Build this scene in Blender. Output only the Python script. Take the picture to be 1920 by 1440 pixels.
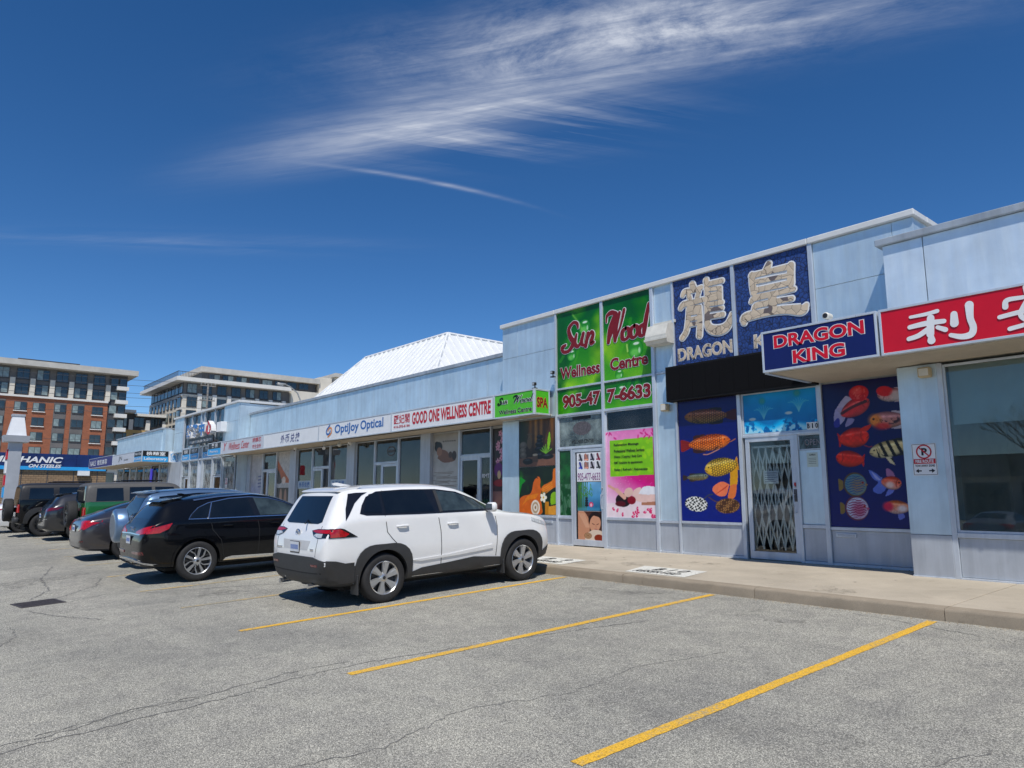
import bpy, bmesh, math, random
import numpy as np
from mathutils import Vector, Matrix
from mathutils.bvhtree import BVHTree
from mathutils.geometry import tessellate_polygon
for _o in list(bpy.data.objects):
    bpy.data.objects.remove(_o)
SC = bpy.context.scene
COL = SC.collection
rnd = random.Random(7)
R = math.radians

# ---------------------------------------------------------------- camera
cam_d = bpy.data.cameras.new('camera')
cam_d.sensor_width = 36.0
cam_d.lens = 36.0 * 1332.0 / 1920.0
cam_d.clip_start = 0.05
cam_d.clip_end = 3000
cam = bpy.data.objects.new('camera', cam_d)
COL.objects.link(cam)
PITCH, YAW = R(9.0), R(40.45)
fw = Vector((-math.cos(YAW) * math.cos(PITCH), math.sin(YAW) * math.cos(PITCH), math.sin(PITCH)))
cam.location = (0, 0, 1.75)
cam.rotation_euler = fw.to_track_quat('-Z', 'Y').to_euler()
SC.camera = cam

# ---------------------------------------------------------------- world, sun, exposure
SUN = Vector((0.47, -0.40, 1.0)).normalized()
world = bpy.data.worlds.new('World')
SC.world = world
world.use_nodes = True
wn, wl = world.node_tree.nodes, world.node_tree.links
wn.clear()
w_out = wn.new('ShaderNodeOutputWorld')
w_bg = wn.new('ShaderNodeBackground')
w_bg.inputs['Strength'].default_value = 0.10
wl.new(w_bg.outputs[0], w_out.inputs[0])
sky = wn.new('ShaderNodeTexSky')
sky.sky_type = 'NISHITA'
sky.sun_disc = False
sky.sun_elevation = math.asin(SUN.z)
sky.sun_rotation = math.atan2(SUN.x, SUN.y)
sky.altitude = 300
sky.air_density = 0.72
sky.dust_density = 0.0
sky.ozone_density = 3.0


def wnode(t, **k):
    n = wn.new(t)
    for a, b in k.items():
        setattr(n, a, b)
    return n


def wmath(op, a, b=None, c=None):
    n = wn.new('ShaderNodeMath')
    n.operation = op
    for i, v in enumerate((a, b, c)):
        if v is None:
            continue
        if isinstance(v, (int, float)):
            n.inputs[i].default_value = v
        else:
            wl.new(v, n.inputs[i])
    return n.outputs[0]


# cirrus on a cloud sheet: view direction projected to a plane overhead (u = x/z, v = y/z)
tc = wn.new('ShaderNodeTexCoord')
sep = wn.new('ShaderNodeSeparateXYZ')
wl.new(tc.outputs['Generated'], sep.inputs[0])
zc = wmath('MAXIMUM', sep.outputs[2], 0.03)
cu = wmath('DIVIDE', sep.outputs[0], zc)
cv_ = wmath('DIVIDE', sep.outputs[1], zc)


def cloud_band(u0, v0, ang, la, lb, bend=0.0):
    """soft elongated patch: centre, direction, half length, half width"""
    ca, sa = math.cos(ang), math.sin(ang)
    du = wmath('SUBTRACT', cu, u0)
    dv = wmath('SUBTRACT', cv_, v0)
    a = wmath('ADD', wmath('MULTIPLY', du, ca), wmath('MULTIPLY', dv, sa))
    b = wmath('SUBTRACT', wmath('MULTIPLY', dv, ca), wmath('MULTIPLY', du, sa))
    if bend:
        b = wmath('SUBTRACT', b, wmath('MULTIPLY', wmath('MULTIPLY', a, a), bend))
    r2 = wmath('ADD', wmath('POWER', wmath('ABSOLUTE', wmath('DIVIDE', a, la)), 2.0),
               wmath('POWER', wmath('ABSOLUTE', wmath('DIVIDE', b, lb)), 2.0))
    return wmath('POWER', 2.718, wmath('MULTIPLY', r2, -1.0)), a, b


def cloud_noise(ang, sx, sy, scale, detail, rough, dist, lo, hi, off=0.0):
    ca, sa = math.cos(ang), math.sin(ang)
    a = wmath('ADD', wmath('MULTIPLY', cu, ca), wmath('MULTIPLY', cv_, sa))
    b = wmath('SUBTRACT', wmath('MULTIPLY', cv_, ca), wmath('MULTIPLY', cu, sa))
    cb = wn.new('ShaderNodeCombineXYZ')
    wl.new(wmath('MULTIPLY', a, sx), cb.inputs[0])
    wl.new(wmath('MULTIPLY', b, sy), cb.inputs[1])
    cb.inputs[2].default_value = off
    nz = wn.new('ShaderNodeTexNoise')
    nz.inputs['Scale'].default_value = scale
    nz.inputs['Detail'].default_value = detail
    nz.inputs['Roughness'].default_value = rough
    nz.inputs['Distortion'].default_value = dist
    wl.new(cb.outputs[0], nz.inputs['Vector'])
    mr = wn.new('ShaderNodeMapRange')
    mr.inputs['From Min'].default_value = lo
    mr.inputs['From Max'].default_value = hi
    wl.new(nz.outputs['Fac'], mr.inputs['Value'])
    return mr.outputs[0]

veil, _, _ = cloud_band(-1.54, 0.95, R(25), 0.50, 0.105)
fan, _, _ = cloud_band(-1.40, 1.15, R(36), 0.34, 0.15)
puff, _, _ = cloud_band(-0.90, 1.13, R(37), 0.48, 0.13)
streak, _, _ = cloud_band(-1.815, 1.18, R(74), 0.27, 0.014, 0.25)
low, _, _ = cloud_band(-3.0, 0.62, R(55), 0.8, 0.10)
n_veil = cloud_noise(R(24), 1.0, 2.6, 1.4, 6, .55, .25, .12, .68)
n_fan = cloud_noise(R(66), 0.5, 5.5, 1.9, 7, .62, .2, .45, .70, 3.1)
n_puff = cloud_noise(R(38), 1.0, 1.7, 3.4, 9, .70, .45, .36, .68, 7.7)
n_low = cloud_noise(R(55), 0.6, 4.0, 1.5, 5, .5, .3, .35, .8, 5.0)
cl = wmath('MULTIPLY', wmath('MULTIPLY', veil, n_veil), 0.85)
cl = wmath('ADD', cl, wmath('MULTIPLY', wmath('MULTIPLY', fan, n_fan), 0.62))
cl = wmath('ADD', cl, wmath('MULTIPLY', wmath('MULTIPLY', puff, n_puff), 1.0))
cl = wmath('ADD', cl, wmath('MULTIPLY', streak, 0.33))
cl = wmath('ADD', cl, wmath('MULTIPLY', wmath('MULTIPLY', low, n_low), 0.22))
n_fib = cloud_noise(R(34), 0.55, 5.5, 3.2, 8, .66, .35, .34, .64, 12.3)
cl = wmath('MULTIPLY', cl, wmath('ADD', wmath('MULTIPLY', n_fib, 0.75), 0.45))
cl = wmath('MINIMUM', cl, 0.86)
sky_hs = wnode('ShaderNodeHueSaturation')
sky_hs.inputs['Saturation'].default_value = 1.27
sky_hs.inputs['Value'].default_value = 1.2
sky_hs.inputs['Hue'].default_value = .503
wl.new(sky.outputs[0], sky_hs.inputs['Color'])
cmix = wnode('ShaderNodeMix', data_type='RGBA')
wl.new(cl, cmix.inputs[0])
wl.new(sky_hs.outputs[0], cmix.inputs[6])
cmix.inputs[7].default_value = (6.6, 7.0, 7.9, 1)
wl.new(cmix.outputs[2], w_bg.inputs['Color'])


vs = SC.view_settings
vs.view_transform = 'Standard'
vs.look = 'None'
vs.exposure = 0.0
vs.gamma = 1.0
vs.use_curve_mapping = False
SC.render.engine = 'CYCLES'
SC.cycles.max_bounces = 8
SC.cycles.transparent_max_bounces = 12

sun_d = bpy.data.lights.new('sun', 'SUN')
sun_d.energy = 4.2
sun_d.angle = R(0.53)
sun_d.color = (1.0, 0.955, 0.88)
sun_o = bpy.data.objects.new('sun', sun_d)
COL.objects.link(sun_o)
sun_o.location = SUN * 60
sun_o.rotation_euler = (-SUN).to_track_quat('-Z', 'Y').to_euler()

# ================================================================ helpers
def thing(name, label, cat, loc=(0, 0, 0), group=None, kind=None):
    o = bpy.data.objects.new(name, None)
    o.empty_display_size = 0.2
    COL.objects.link(o)
    o.location = loc
    tag(o, label, cat, group, kind)
    return o


def tag(o, label=None, cat=None, group=None, kind=None):
    if label:
        o['label'] = label
    if cat:
        o['category'] = cat
    if group:
        o['group'] = group
    if kind:
        o['kind'] = kind
    return o


def put(o, parent, local=False):
    """parent o; vertices were given in world space unless local"""
    if parent is None:
        return o
    o.parent = parent
    if not local:
        loc = Vector(parent.location) if parent.type == 'EMPTY' else Vector((0, 0, 0))
        o.matrix_parent_inverse = Matrix.Translation(-loc)
    return o


def obj(name, verts, faces, mat, parent=None, smooth=False, local=False, sharp=None, midx=None):
    me = bpy.data.meshes.new(name)
    me.from_pydata([tuple(v) for v in verts], [], faces)
    mats = mat if isinstance(mat, (list, tuple)) else [mat]
    for m in mats:
        me.materials.append(m)
    if midx is not None:
        me.polygons.foreach_set('material_index', midx)
    if smooth:
        me.polygons.foreach_set('use_smooth', [True] * len(me.polygons))
        if sharp is not None:
            me.set_sharp_from_angle(angle=R(sharp))
    me.update()
    o = bpy.data.objects.new(name, me)
    COL.objects.link(o)
    return put(o, parent, local)


class MB:
    """mesh collector"""
    def __init__(s):
        s.v, s.f, s.m = [], [], []

    def add(s, v, f, mi=0):
        n = len(s.v)
        s.v += [tuple(p) for p in v]
        s.f += [tuple(i + n for i in q) for q in f]
        s.m += [mi] * len(f)

    def box(s, x0, x1, y0, y1, z0, z1, mi=0):
        s.add([(x0, y0, z0), (x1, y0, z0), (x1, y1, z0), (x0, y1, z0), (x0, y0, z1), (x1, y0, z1), (x1, y1, z1), (x0, y1, z1)],
              [(0, 3, 2, 1), (4, 5, 6, 7), (0, 1, 5, 4), (1, 2, 6, 5), (2, 3, 7, 6), (3, 0, 4, 7)], mi)

    def bbox(s, x0, x1, y0, y1, z0, z1, b=0.01, mi=0):
        """chamfered box"""
        b = min(b, (x1 - x0) * .45, (y1 - y0) * .45, (z1 - z0) * .45)
        X, Y, Z = (x0, x1), (y0, y1), (z0, z1)
        v, idx = [], {}
        for i in (0, 1):
            for j in (0, 1):
                for k in (0, 1):
                    sx, sy, sz = (1, -1)[i], (1, -1)[j], (1, -1)[k]
                    idx[i, j, k, 0] = len(v); v.append((X[i], Y[j] + sy * b, Z[k] + sz * b))
                    idx[i, j, k, 1] = len(v); v.append((X[i] + sx * b, Y[j], Z[k] + sz * b))
                    idx[i, j, k, 2] = len(v); v.append((X[i] + sx * b, Y[j] + sy * b, Z[k]))
        f = []
        g = lambda i, j, k, a: idx[i, j, k, a]
        for i in (0, 1):
            q = [g(i, 0, 0, 0), g(i, 1, 0, 0), g(i, 1, 1, 0), g(i, 0, 1, 0)]
            f.append(q if i else q[::-1])
            q = [g(0, i, 0, 1), g(1, i, 0, 1), g(1, i, 1, 1), g(0, i, 1, 1)]
            f.append(q[::-1] if i else q)
            q = [g(0, 0, i, 2), g(1, 0, i, 2), g(1, 1, i, 2), g(0, 1, i, 2)]
            f.append(q if i else q[::-1])
        for i in (0, 1):
            for j in (0, 1):
                q = [g(i, j, 0, 0), g(i, j, 1, 0), g(i, j, 1, 1), g(i, j, 0, 1)]
                f.append(q if (i == j) else q[::-1])
                q = [g(i, 0, j, 0), g(i, 1, j, 0), g(i, 1, j, 2), g(i, 0, j, 2)]
                f.append(q[::-1] if (i == j) else q)
                q = [g(0, i, j, 1), g(1, i, j, 1), g(1, i, j, 2), g(0, i, j, 2)]
                f.append(q if (i == j) else q[::-1])
                for k in (0, 1):
                    t = [g(i, j, k, 0), g(i, j, k, 1), g(i, j, k, 2)]
                    f.append(t if (i + j + k) % 2 else t[::-1])
        s.add(v, f, mi)

    def tube(s, pts, r, n=8, mi=0, cap=True):
        """round tube through points; r scalar or list"""
        P = [Vector(p) for p in pts]
        rr = r if isinstance(r, (list, tuple)) else [r] * len(P)
        up = Vector((0, 0, 1))
        rings = []
        for i, p in enumerate(P):
            d = (P[min(i + 1, len(P) - 1)] - P[max(i - 1, 0)])
            d = d.normalized() if d.length > 1e-9 else Vector((1, 0, 0))
            a = d.cross(up)
            if a.length < 1e-3:
                a = d.cross(Vector((1, 0, 0)))
            a.normalize()
            b = a.cross(d).normalized()
            rings.append([p + (a * math.cos(2 * math.pi * k / n) + b * math.sin(2 * math.pi * k / n)) * rr[i] for k in range(n)])
        v = [q for rg in rings for q in rg]
        f = []
        for i in range(len(P) - 1):
            for k in range(n):
                f.append((i * n + k, (i + 1) * n + k, (i + 1) * n + (k + 1) % n, i * n + (k + 1) % n))
        if cap:
            f.append(tuple(range(n)))
            f.append(tuple(reversed(range((len(P) - 1) * n, len(P) * n))))
        s.add(v, f, mi)

    def lathe(s, prof, n=32, axis='y', c=(0, 0, 0), mi=0):
        """profile [(radius, along axis)]"""
        v, f = [], []
        for (r, h) in prof:
            for k in range(n):
                t = 2 * math.pi * k / n
                a, b = r * math.cos(t), r * math.sin(t)
                v.append({'y': (c[0] + a, c[1] + h, c[2] + b), 'x': (c[0] + h, c[1] + a, c[2] + b), 'z': (c[0] + a, c[1] + b, c[2] + h)}[axis])
        for i in range(len(prof) - 1):
            for k in range(n):
                q = (i * n + k, i * n + (k + 1) % n, (i + 1) * n + (k + 1) % n, (i + 1) * n + k)
                f.append(q)
        s.add(v, f, mi)

    def prism(s, poly, y0, y1, mi=0, axis='y'):
        """polygon [(x,z)] pushed from y0 (front) to y1"""
        n = len(poly)
        mk = {'y': lambda p, d: (p[0], d, p[1]), 'x': lambda p, d: (d, p[0], p[1]), 'z': lambda p, d: (p[0], p[1], d)}[axis]
        v = [mk(p, y0) for p in poly] + [mk(p, y1) for p in poly]
        tris = tessellate_polygon([[Vector((p[0], p[1], 0)) for p in poly]])
        f = [tuple(t) for t in tris] + [tuple(i + n for i in reversed(t)) for t in tris]
        f += [(i, (i + 1) % n, (i + 1) % n + n, i + n) for i in range(n)]
        s.add(v, f, mi)

    def build(s, name, mat, parent=None, smooth=False, local=False, sharp=35, fix=True):
        o = obj(name, s.v, s.f, mat, parent, False, local, None, s.m)
        if fix:
            bm = bmesh.new()
            bm.from_mesh(o.data)
            bmesh.ops.recalc_face_normals(bm, faces=bm.faces)
            bm.to_mesh(o.data)
            bm.free()
        if smooth:
            o.data.polygons.foreach_set('use_smooth', [True] * len(o.data.polygons))
            o.data.set_sharp_from_angle(angle=R(sharp))
        return o


def box(name, x0, x1, y0, y1, z0, z1, mat, parent=None, b=0.0, local=False):
    m = MB()
    if b:
        m.bbox(x0, x1, y0, y1, z0, z1, b)
    else:
        m.box(x0, x1, y0, y1, z0, z1)
    return m.build(name, mat, parent, local=local)


_shared = {}


def sbox(name, cx, cy, cz, dx, dy, dz, mat, parent=None, b=0.004):
    """box that shares mesh data with equal boxes (placed by object location)"""
    key = (name, round(dx, 3), round(dy, 3), round(dz, 3), mat.name, b)
    if key not in _shared:
        m = MB()
        m.bbox(-dx / 2, dx / 2, -dy / 2, dy / 2, -dz / 2, dz / 2, b)
        o = m.build(name, mat)
        _shared[key] = o.data
    else:
        o = bpy.data.objects.new(name, _shared[key])
        COL.objects.link(o)
    o.location = (cx, cy, cz)
    if parent is not None:
        put(o, parent)
    return o


# ---------------------------------------------------------------- materials
def nt_new(name):
    m = bpy.data.materials.new(name)
    m.use_nodes = True
    n, l = m.node_tree.nodes, m.node_tree.links
    p = n['Principled BSDF']
    return m, n, l, p


def _col(c):
    return (c[0], c[1], c[2], 1.0)


def noise(n, l, scale, detail=4, rough=.55, dist=0.0, vec=None, stretch=None, kind='Object'):
    tcn = n.new('ShaderNodeTexCoord')
    src = tcn.outputs[kind]
    if kind == 'World':
        pass
    if stretch:
        mp = n.new('ShaderNodeMapping')
        mp.inputs['Scale'].default_value = stretch
        l.new(src, mp.inputs[0])
        src = mp.outputs[0]
    t = n.new('ShaderNodeTexNoise')
    t.inputs['Scale'].default_value = scale
    t.inputs['Detail'].default_value = detail
    t.inputs['Roughness'].default_value = rough
    t.inputs['Distortion'].default_value = dist
    l.new(src, t.inputs['Vector'])
    return t.outputs['Fac']


def ramp(n, l, fac, stops):
    r = n.new('ShaderNodeValToRGB')
    e = r.color_ramp.elements
    while len(e) < len(stops):
        e.new(0.5)
    for i, (p, c) in enumerate(stops):
        e[i].position = p
        e[i].color = _col(c) if len(c) == 3 else c
    l.new(fac, r.inputs[0])
    return r.outputs[0]


def mixc(n, l, fac, a, b, mode='MIX'):
    x = n.new('ShaderNodeMix')
    x.data_type = 'RGBA'
    x.blend_type = mode
    for s, v in ((x.inputs[0], fac), (x.inputs[6], a), (x.inputs[7], b)):
        if isinstance(v, (int, float)):
            s.default_value = v
        elif isinstance(v, tuple):
            s.default_value = _col(v)
        else:
            l.new(v, s)
    return x.outputs[2]


def bump(n, l, p, h, strength=.3, dist=.01):
    b = n.new('ShaderNodeBump')
    b.inputs['Strength'].default_value = strength
    b.inputs['Distance'].default_value = dist
    l.new(h, b.inputs['Height'])
    l.new(b.outputs[0], p.inputs['Normal'])


def mat(name, c, rough=.5, metal=0.0, var=.08, scale=6, coat=0.0, spec=.5, stretch=None, bmp=0.0, bscale=60, emit=None, estr=0):
    m, n, l, p = nt_new(name)
    f = noise(n, l, scale, 5, .6, stretch=stretch)
    lo = tuple(max(0, x * (1 - var)) for x in c)
    hi = tuple(min(1, x * (1 + var)) for x in c)
    l.new(ramp(n, l, f, [(.3, lo), (.7, hi)]), p.inputs['Base Color'])
    p.inputs['Roughness'].default_value = rough
    p.inputs['Metallic'].default_value = metal
    p.inputs['Coat Weight'].default_value = coat
    p.inputs['Coat Roughness'].default_value = .04
    p.inputs['Specular IOR Level'].default_value = spec
    if bmp:
        bump(n, l, p, noise(n, l, bscale, 3), bmp, .004)
    if emit:
        p.inputs['Emission Color'].default_value = _col(emit)
        p.inputs['Emission Strength'].default_value = estr
    return m


def glass_mat(name, tint=(.9, .95, .95), refl=1.0, rough=.0, dirt=.0, ior=1.5, tcol=None):
    """thin pane: mirror-like by fresnel, clear otherwise"""
    m, n, l, p = nt_new(name)
    n.remove(p)
    out = n['Material Output']
    tr = n.new('ShaderNodeBsdfTransparent')
    tr.inputs[0].default_value = _col(tint)
    gl = n.new('ShaderNodeBsdfGlossy')
    gl.inputs['Roughness'].default_value = rough
    gl.inputs['Color'].default_value = (refl, refl, refl, 1)
    fr = n.new('ShaderNodeFresnel')
    fr.inputs[0].default_value = ior
    mx = n.new('ShaderNodeMixShader')
    l.new(fr.outputs[0], mx.inputs[0])
    l.new(tr.outputs[0], mx.inputs[1])
    l.new(gl.outputs[0], mx.inputs[2])
    last = mx.outputs[0]
    if dirt:
        df = n.new('ShaderNodeBsdfDiffuse')
        df.inputs[0].default_value = _col(tcol or (.5, .52, .52))
        m2 = n.new('ShaderNodeMixShader')
        fac = noise(n, l, 2.5, 5, .65)
        mr = n.new('ShaderNodeMapRange')
        mr.inputs['From Min'].default_value = .3
        mr.inputs['From Max'].default_value = .75
        mr.inputs['To Max'].default_value = dirt
        l.new(fac, mr.inputs['Value'])
        l.new(mr.outputs[0], m2.inputs[0])
        l.new(last, m2.inputs[1])
        l.new(df.outputs[0], m2.inputs[2])
        last = m2.outputs[0]
    l.new(last, out.inputs['Surface'])
    return m


# ---------------------------------------------------------------- lettering and painted sheets
_tc = {}


def text2d(s, offset=0.0, shear=0.0, space=1.0):
    """2-D triangles of a string in em units: (verts, faces)"""
    key = (s, offset, shear, space)
    if key in _tc:
        return _tc[key]
    cu_ = bpy.data.curves.new('lettering', 'FONT')
    cu_.body = s
    cu_.offset = offset
    cu_.shear = shear
    cu_.space_character = space
    cu_.resolution_u = 4
    o = bpy.data.objects.new('lettering', cu_)
    COL.objects.link(o)
    dg = bpy.context.evaluated_depsgraph_get()
    dg.update()
    ev = o.evaluated_get(dg)
    me = ev.to_mesh()
    v = [(p.co.x, p.co.y) for p in me.vertices]
    f = [tuple(p.vertices) for p in me.polygons]
    ev.to_mesh_clear()
    bpy.data.objects.remove(o)
    bpy.data.curves.remove(cu_)
    _tc[key] = (v, f)
    return v, f


def fit_text(m, s, x0, x1, z0, z1, put3, bold=0.0, grow=0.0, shear=0.0, mi=0, space=1.0):
    """fit the string's bounding box to a rectangle; put3(u, v) gives the 3-D point"""
    bv, bf = text2d(s, bold, shear, space)
    if not bv:
        return
    a0, a1 = min(p[0] for p in bv), max(p[0] for p in bv)
    b0, b1 = min(p[1] for p in bv), max(p[1] for p in bv)
    v, f = (bv, bf) if not grow else text2d(s, bold + grow, shear, space)
    sx, sz = (x1 - x0) / (a1 - a0), (z1 - z0) / max(1e-6, (b1 - b0))
    m.add([put3(x0 + (p[0] - a0) * sx, z0 + (p[1] - b0) * sz) for p in v], f, mi)


def on_y(Y):
    return lambda u, v: (u, Y, v)


def on_x(X):
    return lambda u, v: (X, u, v)


def lettering(s, x0, x1, z0, z1, Y, mat_, parent, bold=0.012, outline=None, ogrow=.03, shear=0.0, name='lettering', put3=None, space=1.0):
    """text standing on a front plane, with an optional outline sheet behind"""
    P = put3 or (lambda d: on_y(Y - d))
    if outline is not None:
        m = MB()
        fit_text(m, s, x0, x1, z0, z1, P(.003), bold, ogrow, shear, space=space)
        m.build(name + '_outline', outline, parent, fix=False)
    m = MB()
    fit_text(m, s, x0, x1, z0, z1, P(.006), bold, 0, shear, space=space)
    return m.build(name, mat_, parent, fix=False)


def stroke_poly(pts, w, caps=6):
    """polygon around a polyline with round ends; w scalar or per-point list"""
    P = [Vector((p[0], p[1])) for p in pts]
    n = len(P)
    ww = w if isinstance(w, (list, tuple)) else [w] * n
    L, Rr = [], []
    for i, p in enumerate(P):
        d = P[min(i + 1, n - 1)] - P[max(i - 1, 0)]
        d = d.normalized() if d.length > 1e-9 else Vector((1, 0))
        nn = Vector((-d.y, d.x))
        L.append(p + nn * ww[i] / 2)
        Rr.append(p - nn * ww[i] / 2)
    out = [tuple(q) for q in L]
    d = (P[-1] - P[-2]).normalized(); nn = Vector((-d.y, d.x))
    for k in range(1, caps):
        t = math.pi * k / caps
        out.append(tuple(P[-1] + (nn * math.cos(t) + d * math.sin(t)) * ww[-1] / 2))
    out += [tuple(q) for q in reversed(Rr)]
    d = (P[0] - P[1]).normalized(); nn = Vector((-d.y, d.x))
    for k in range(1, caps):
        t = math.pi * k / caps
        out.append(tuple(P[0] + (nn * math.cos(t) + d * math.sin(t)) * ww[0] / 2))
    return out


def catmull(pts, k=6):
    P = [Vector(p) for p in pts]
    if len(P) < 3:
        return pts
    out = []
    for i in range(len(P) - 1):
        p0, p1, p2, p3 = P[max(i - 1, 0)], P[i], P[i + 1], P[min(i + 2, len(P) - 1)]
        for j in range(k):
            t = j / k
            out.append(tuple(.5 * ((2 * p1) + (p2 - p0) * t + (2 * p0 - 5 * p1 + 4 * p2 - p3) * t * t + (3 * p1 - p0 - 3 * p2 + p3) * t ** 3)))
    out.append(tuple(P[-1]))
    return out


def add_strokes(m, strokes, put3, w, grow=0.0, mi=0, smooth=True, step=.0003):
    """each stroke: list of (x,z) or (list, width); every stroke a hair in front of the last"""
    for i, s in enumerate(strokes):
        pts, ww = (s if isinstance(s, tuple) else (s, w))
        if smooth:
            if isinstance(ww, (list, tuple)):
                q = catmull([(p[0], p[1], x) for p, x in zip(pts, ww)])
                pts = [(a[0], a[1]) for a in q]
                ww = [a[2] + grow for a in q]
            else:
                pts = catmull(pts)
                ww = ww + grow
        else:
            ww = [x + grow for x in ww] if isinstance(ww, (list, tuple)) else ww + grow
        # quads strip + caps as fan
        poly = stroke_poly(pts, ww)
        n = len(pts)
        f = [(k, k + 1, len(poly) - 6 - (k + 1) - 0, len(poly) - 6 - k) for k in range(0)]
        left = list(range(n))
        cap1 = list(range(n, n + 5))
        right = list(range(n + 5, 2 * n + 5))
        cap0 = list(range(2 * n + 5, 2 * n + 10))
        for k in range(n - 1):
            f.append((left[k], left[k + 1], right[n - 2 - k], right[n - 1 - k]))
        f.append(tuple([left[-1]] + cap1 + [right[0]]))
        f.append(tuple([right[-1]] + cap0 + [left[0]]))
        P3 = put3(i * step)
        m.add([P3(p[0], p[1]) for p in poly], f, mi)


class Canvas:
    """a printed sheet painted in metres (u right, v up), kept as vertex colours of a fine flat grid"""
    def __init__(s, w, h, res=.011, c=(1, 1, 1)):
        s.w, s.h = w, h
        s.nx, s.ny = max(2, int(w / res)), max(2, int(h / res))
        s.U, s.V = np.meshgrid(np.linspace(0, w, s.nx + 1), np.linspace(0, h, s.ny + 1))
        s.c = np.zeros(s.U.shape + (3,)) + np.array(c)
        s.r = res

    def put(s, a, c):
        a = np.clip(a, 0, 1)[..., None]
        c = np.array(c, float)
        s.c = s.c * (1 - a) + c * a

    def local(s, cx, cy, rot=0):
        du, dv = s.U - cx, s.V - cy
        ca, sa = math.cos(rot), math.sin(rot)
        return du * ca + dv * sa, dv * ca - du * sa

    def ell(s, cx, cy, rx, ry, c, rot=0, soft=None, alpha=1.0):
        a, b = s.local(cx, cy, rot)
        d = np.sqrt((a / rx) ** 2 + (b / ry) ** 2)
        k = soft if soft else s.r / min(rx, ry)
        s.put(alpha * np.clip((1 - d) / k + .5, 0, 1), c)

    def mask_poly(s, pts):
        P = np.array(pts, float)
        ins = np.zeros(s.U.shape, bool)
        j = len(P) - 1
        for i in range(len(P)):
            xi, yi, xj, yj = P[i, 0], P[i, 1], P[j, 0], P[j, 1]
            c = ((yi > s.V) != (yj > s.V)) & (s.U < (xj - xi) * (s.V - yi) / (yj - yi + 1e-12) + xi)
            ins ^= c
            j = i
        return ins.astype(float)

    def poly(s, pts, c, alpha=1.0, smooth=False):
        if smooth:
            P = list(pts) + [pts[0]]
            pts = catmull(P, 5)[:-1]
        s.put(s.mask_poly(pts) * alpha, c)

    def line(s, pts, w, c, alpha=1.0, smooth=True):
        if smooth and len(pts) > 2:
            pts = catmull(pts, 5)
        d = np.full(s.U.shape, 9.0)
        for (x0, y0), (x1, y1) in zip(pts[:-1], pts[1:]):
            dx, dy = x1 - x0, y1 - y0
            t = np.clip(((s.U - x0) * dx + (s.V - y0) * dy) / (dx * dx + dy * dy + 1e-12), 0, 1)
            d = np.minimum(d, np.hypot(s.U - x0 - t * dx, s.V - y0 - t * dy))
        s.put(alpha * np.clip((w / 2 - d) / s.r + .5, 0, 1), c)

    def grad(s, c0, c1, axis='v', a=0.0, b=1.0, mask=None):
        t = (s.V / s.h) if axis == 'v' else (s.U / s.w)
        t = np.clip((t - a) / (b - a), 0, 1)[..., None]
        col = np.array(c0) * (1 - t) + np.array(c1) * t
        if mask is None:
            s.c = col
        else:
            s.c = s.c * (1 - mask[..., None]) + col * mask[..., None]

    def nz(s, scale, seed=0):
        """smooth value noise 0..1"""
        g = np.random.RandomState(seed)
        out, amp, tot = 0, 1.0, 0
        for o in range(3):
            k = scale * 2 ** o
            gx, gy = int(s.w * k) + 3, int(s.h * k) + 3
            G = g.rand(gy, gx)
            x, y = s.U * k, s.V * k
            xi, yi = x.astype(int), y.astype(int)
            fx, fy = x - xi, y - yi
            fx, fy = fx * fx * (3 - 2 * fx), fy * fy * (3 - 2 * fy)
            val = (G[yi, xi] * (1 - fx) + G[yi, xi + 1] * fx) * (1 - fy) + (G[yi + 1, xi] * (1 - fx) + G[yi + 1, xi + 1] * fx) * fy
            out = out + val * amp
            tot += amp
            amp *= .5
        return out / tot

    def mottle(s, scale, amt, seed=0, mask=None):
        k = 1 + (s.nz(scale, seed) - .5) * 2 * amt
        if mask is not None:
            k = 1 + (k - 1) * mask
        s.c = np.clip(s.c * k[..., None], 0, 1)

    def build(s, name, put3, mat_, parent=None):
        ny, nx = s.U.shape
        v = [put3(float(a), float(b)) for a, b in zip(s.U.ravel(), s.V.ravel())]
        idx = np.arange(nx * ny).reshape(ny, nx)
        q = np.stack([idx[:-1, :-1], idx[:-1, 1:], idx[1:, 1:], idx[1:, :-1]], -1).reshape(-1, 4)
        me = bpy.data.meshes.new(name)
        me.from_pydata(v, [], q.tolist())
        at = me.color_attributes.new('print', 'FLOAT_COLOR', 'POINT')
        c = np.clip(s.c, 0, 1)
        lin = np.where(c <= .04045, c / 12.92, ((c + .055) / 1.055) ** 2.4)
        buf = np.ones((nx * ny, 4), np.float32)
        buf[:, :3] = lin.reshape(-1, 3)
        at.data.foreach_set('color', buf.ravel())
        me.materials.append(mat_)
        me.update()
        o = bpy.data.objects.new(name, me)
        COL.objects.link(o)
        return put(o, parent)


def print_mat(name, rough=.35, spec=.4, gain=.8, sat=1.0):
    m, n, l, p = nt_new(name)
    a = n.new('ShaderNodeAttribute')
    a.attribute_name = 'print'
    g = n.new('ShaderNodeHueSaturation')
    g.inputs['Value'].default_value = gain
    g.inputs['Saturation'].default_value = sat
    l.new(a.outputs['Color'], g.inputs['Color'])
    f = noise(n, l, 3, 3)
    l.new(mixc(n, l, .12, g.outputs[0], ramp(n, l, f, [(.35, (.75, .75, .75)), (.65, (1, 1, 1))]), 'MULTIPLY'), p.inputs['Base Color'])
    p.inputs['Roughness'].default_value = rough
    p.inputs['Specular IOR Level'].default_value = spec
    return m


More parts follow.
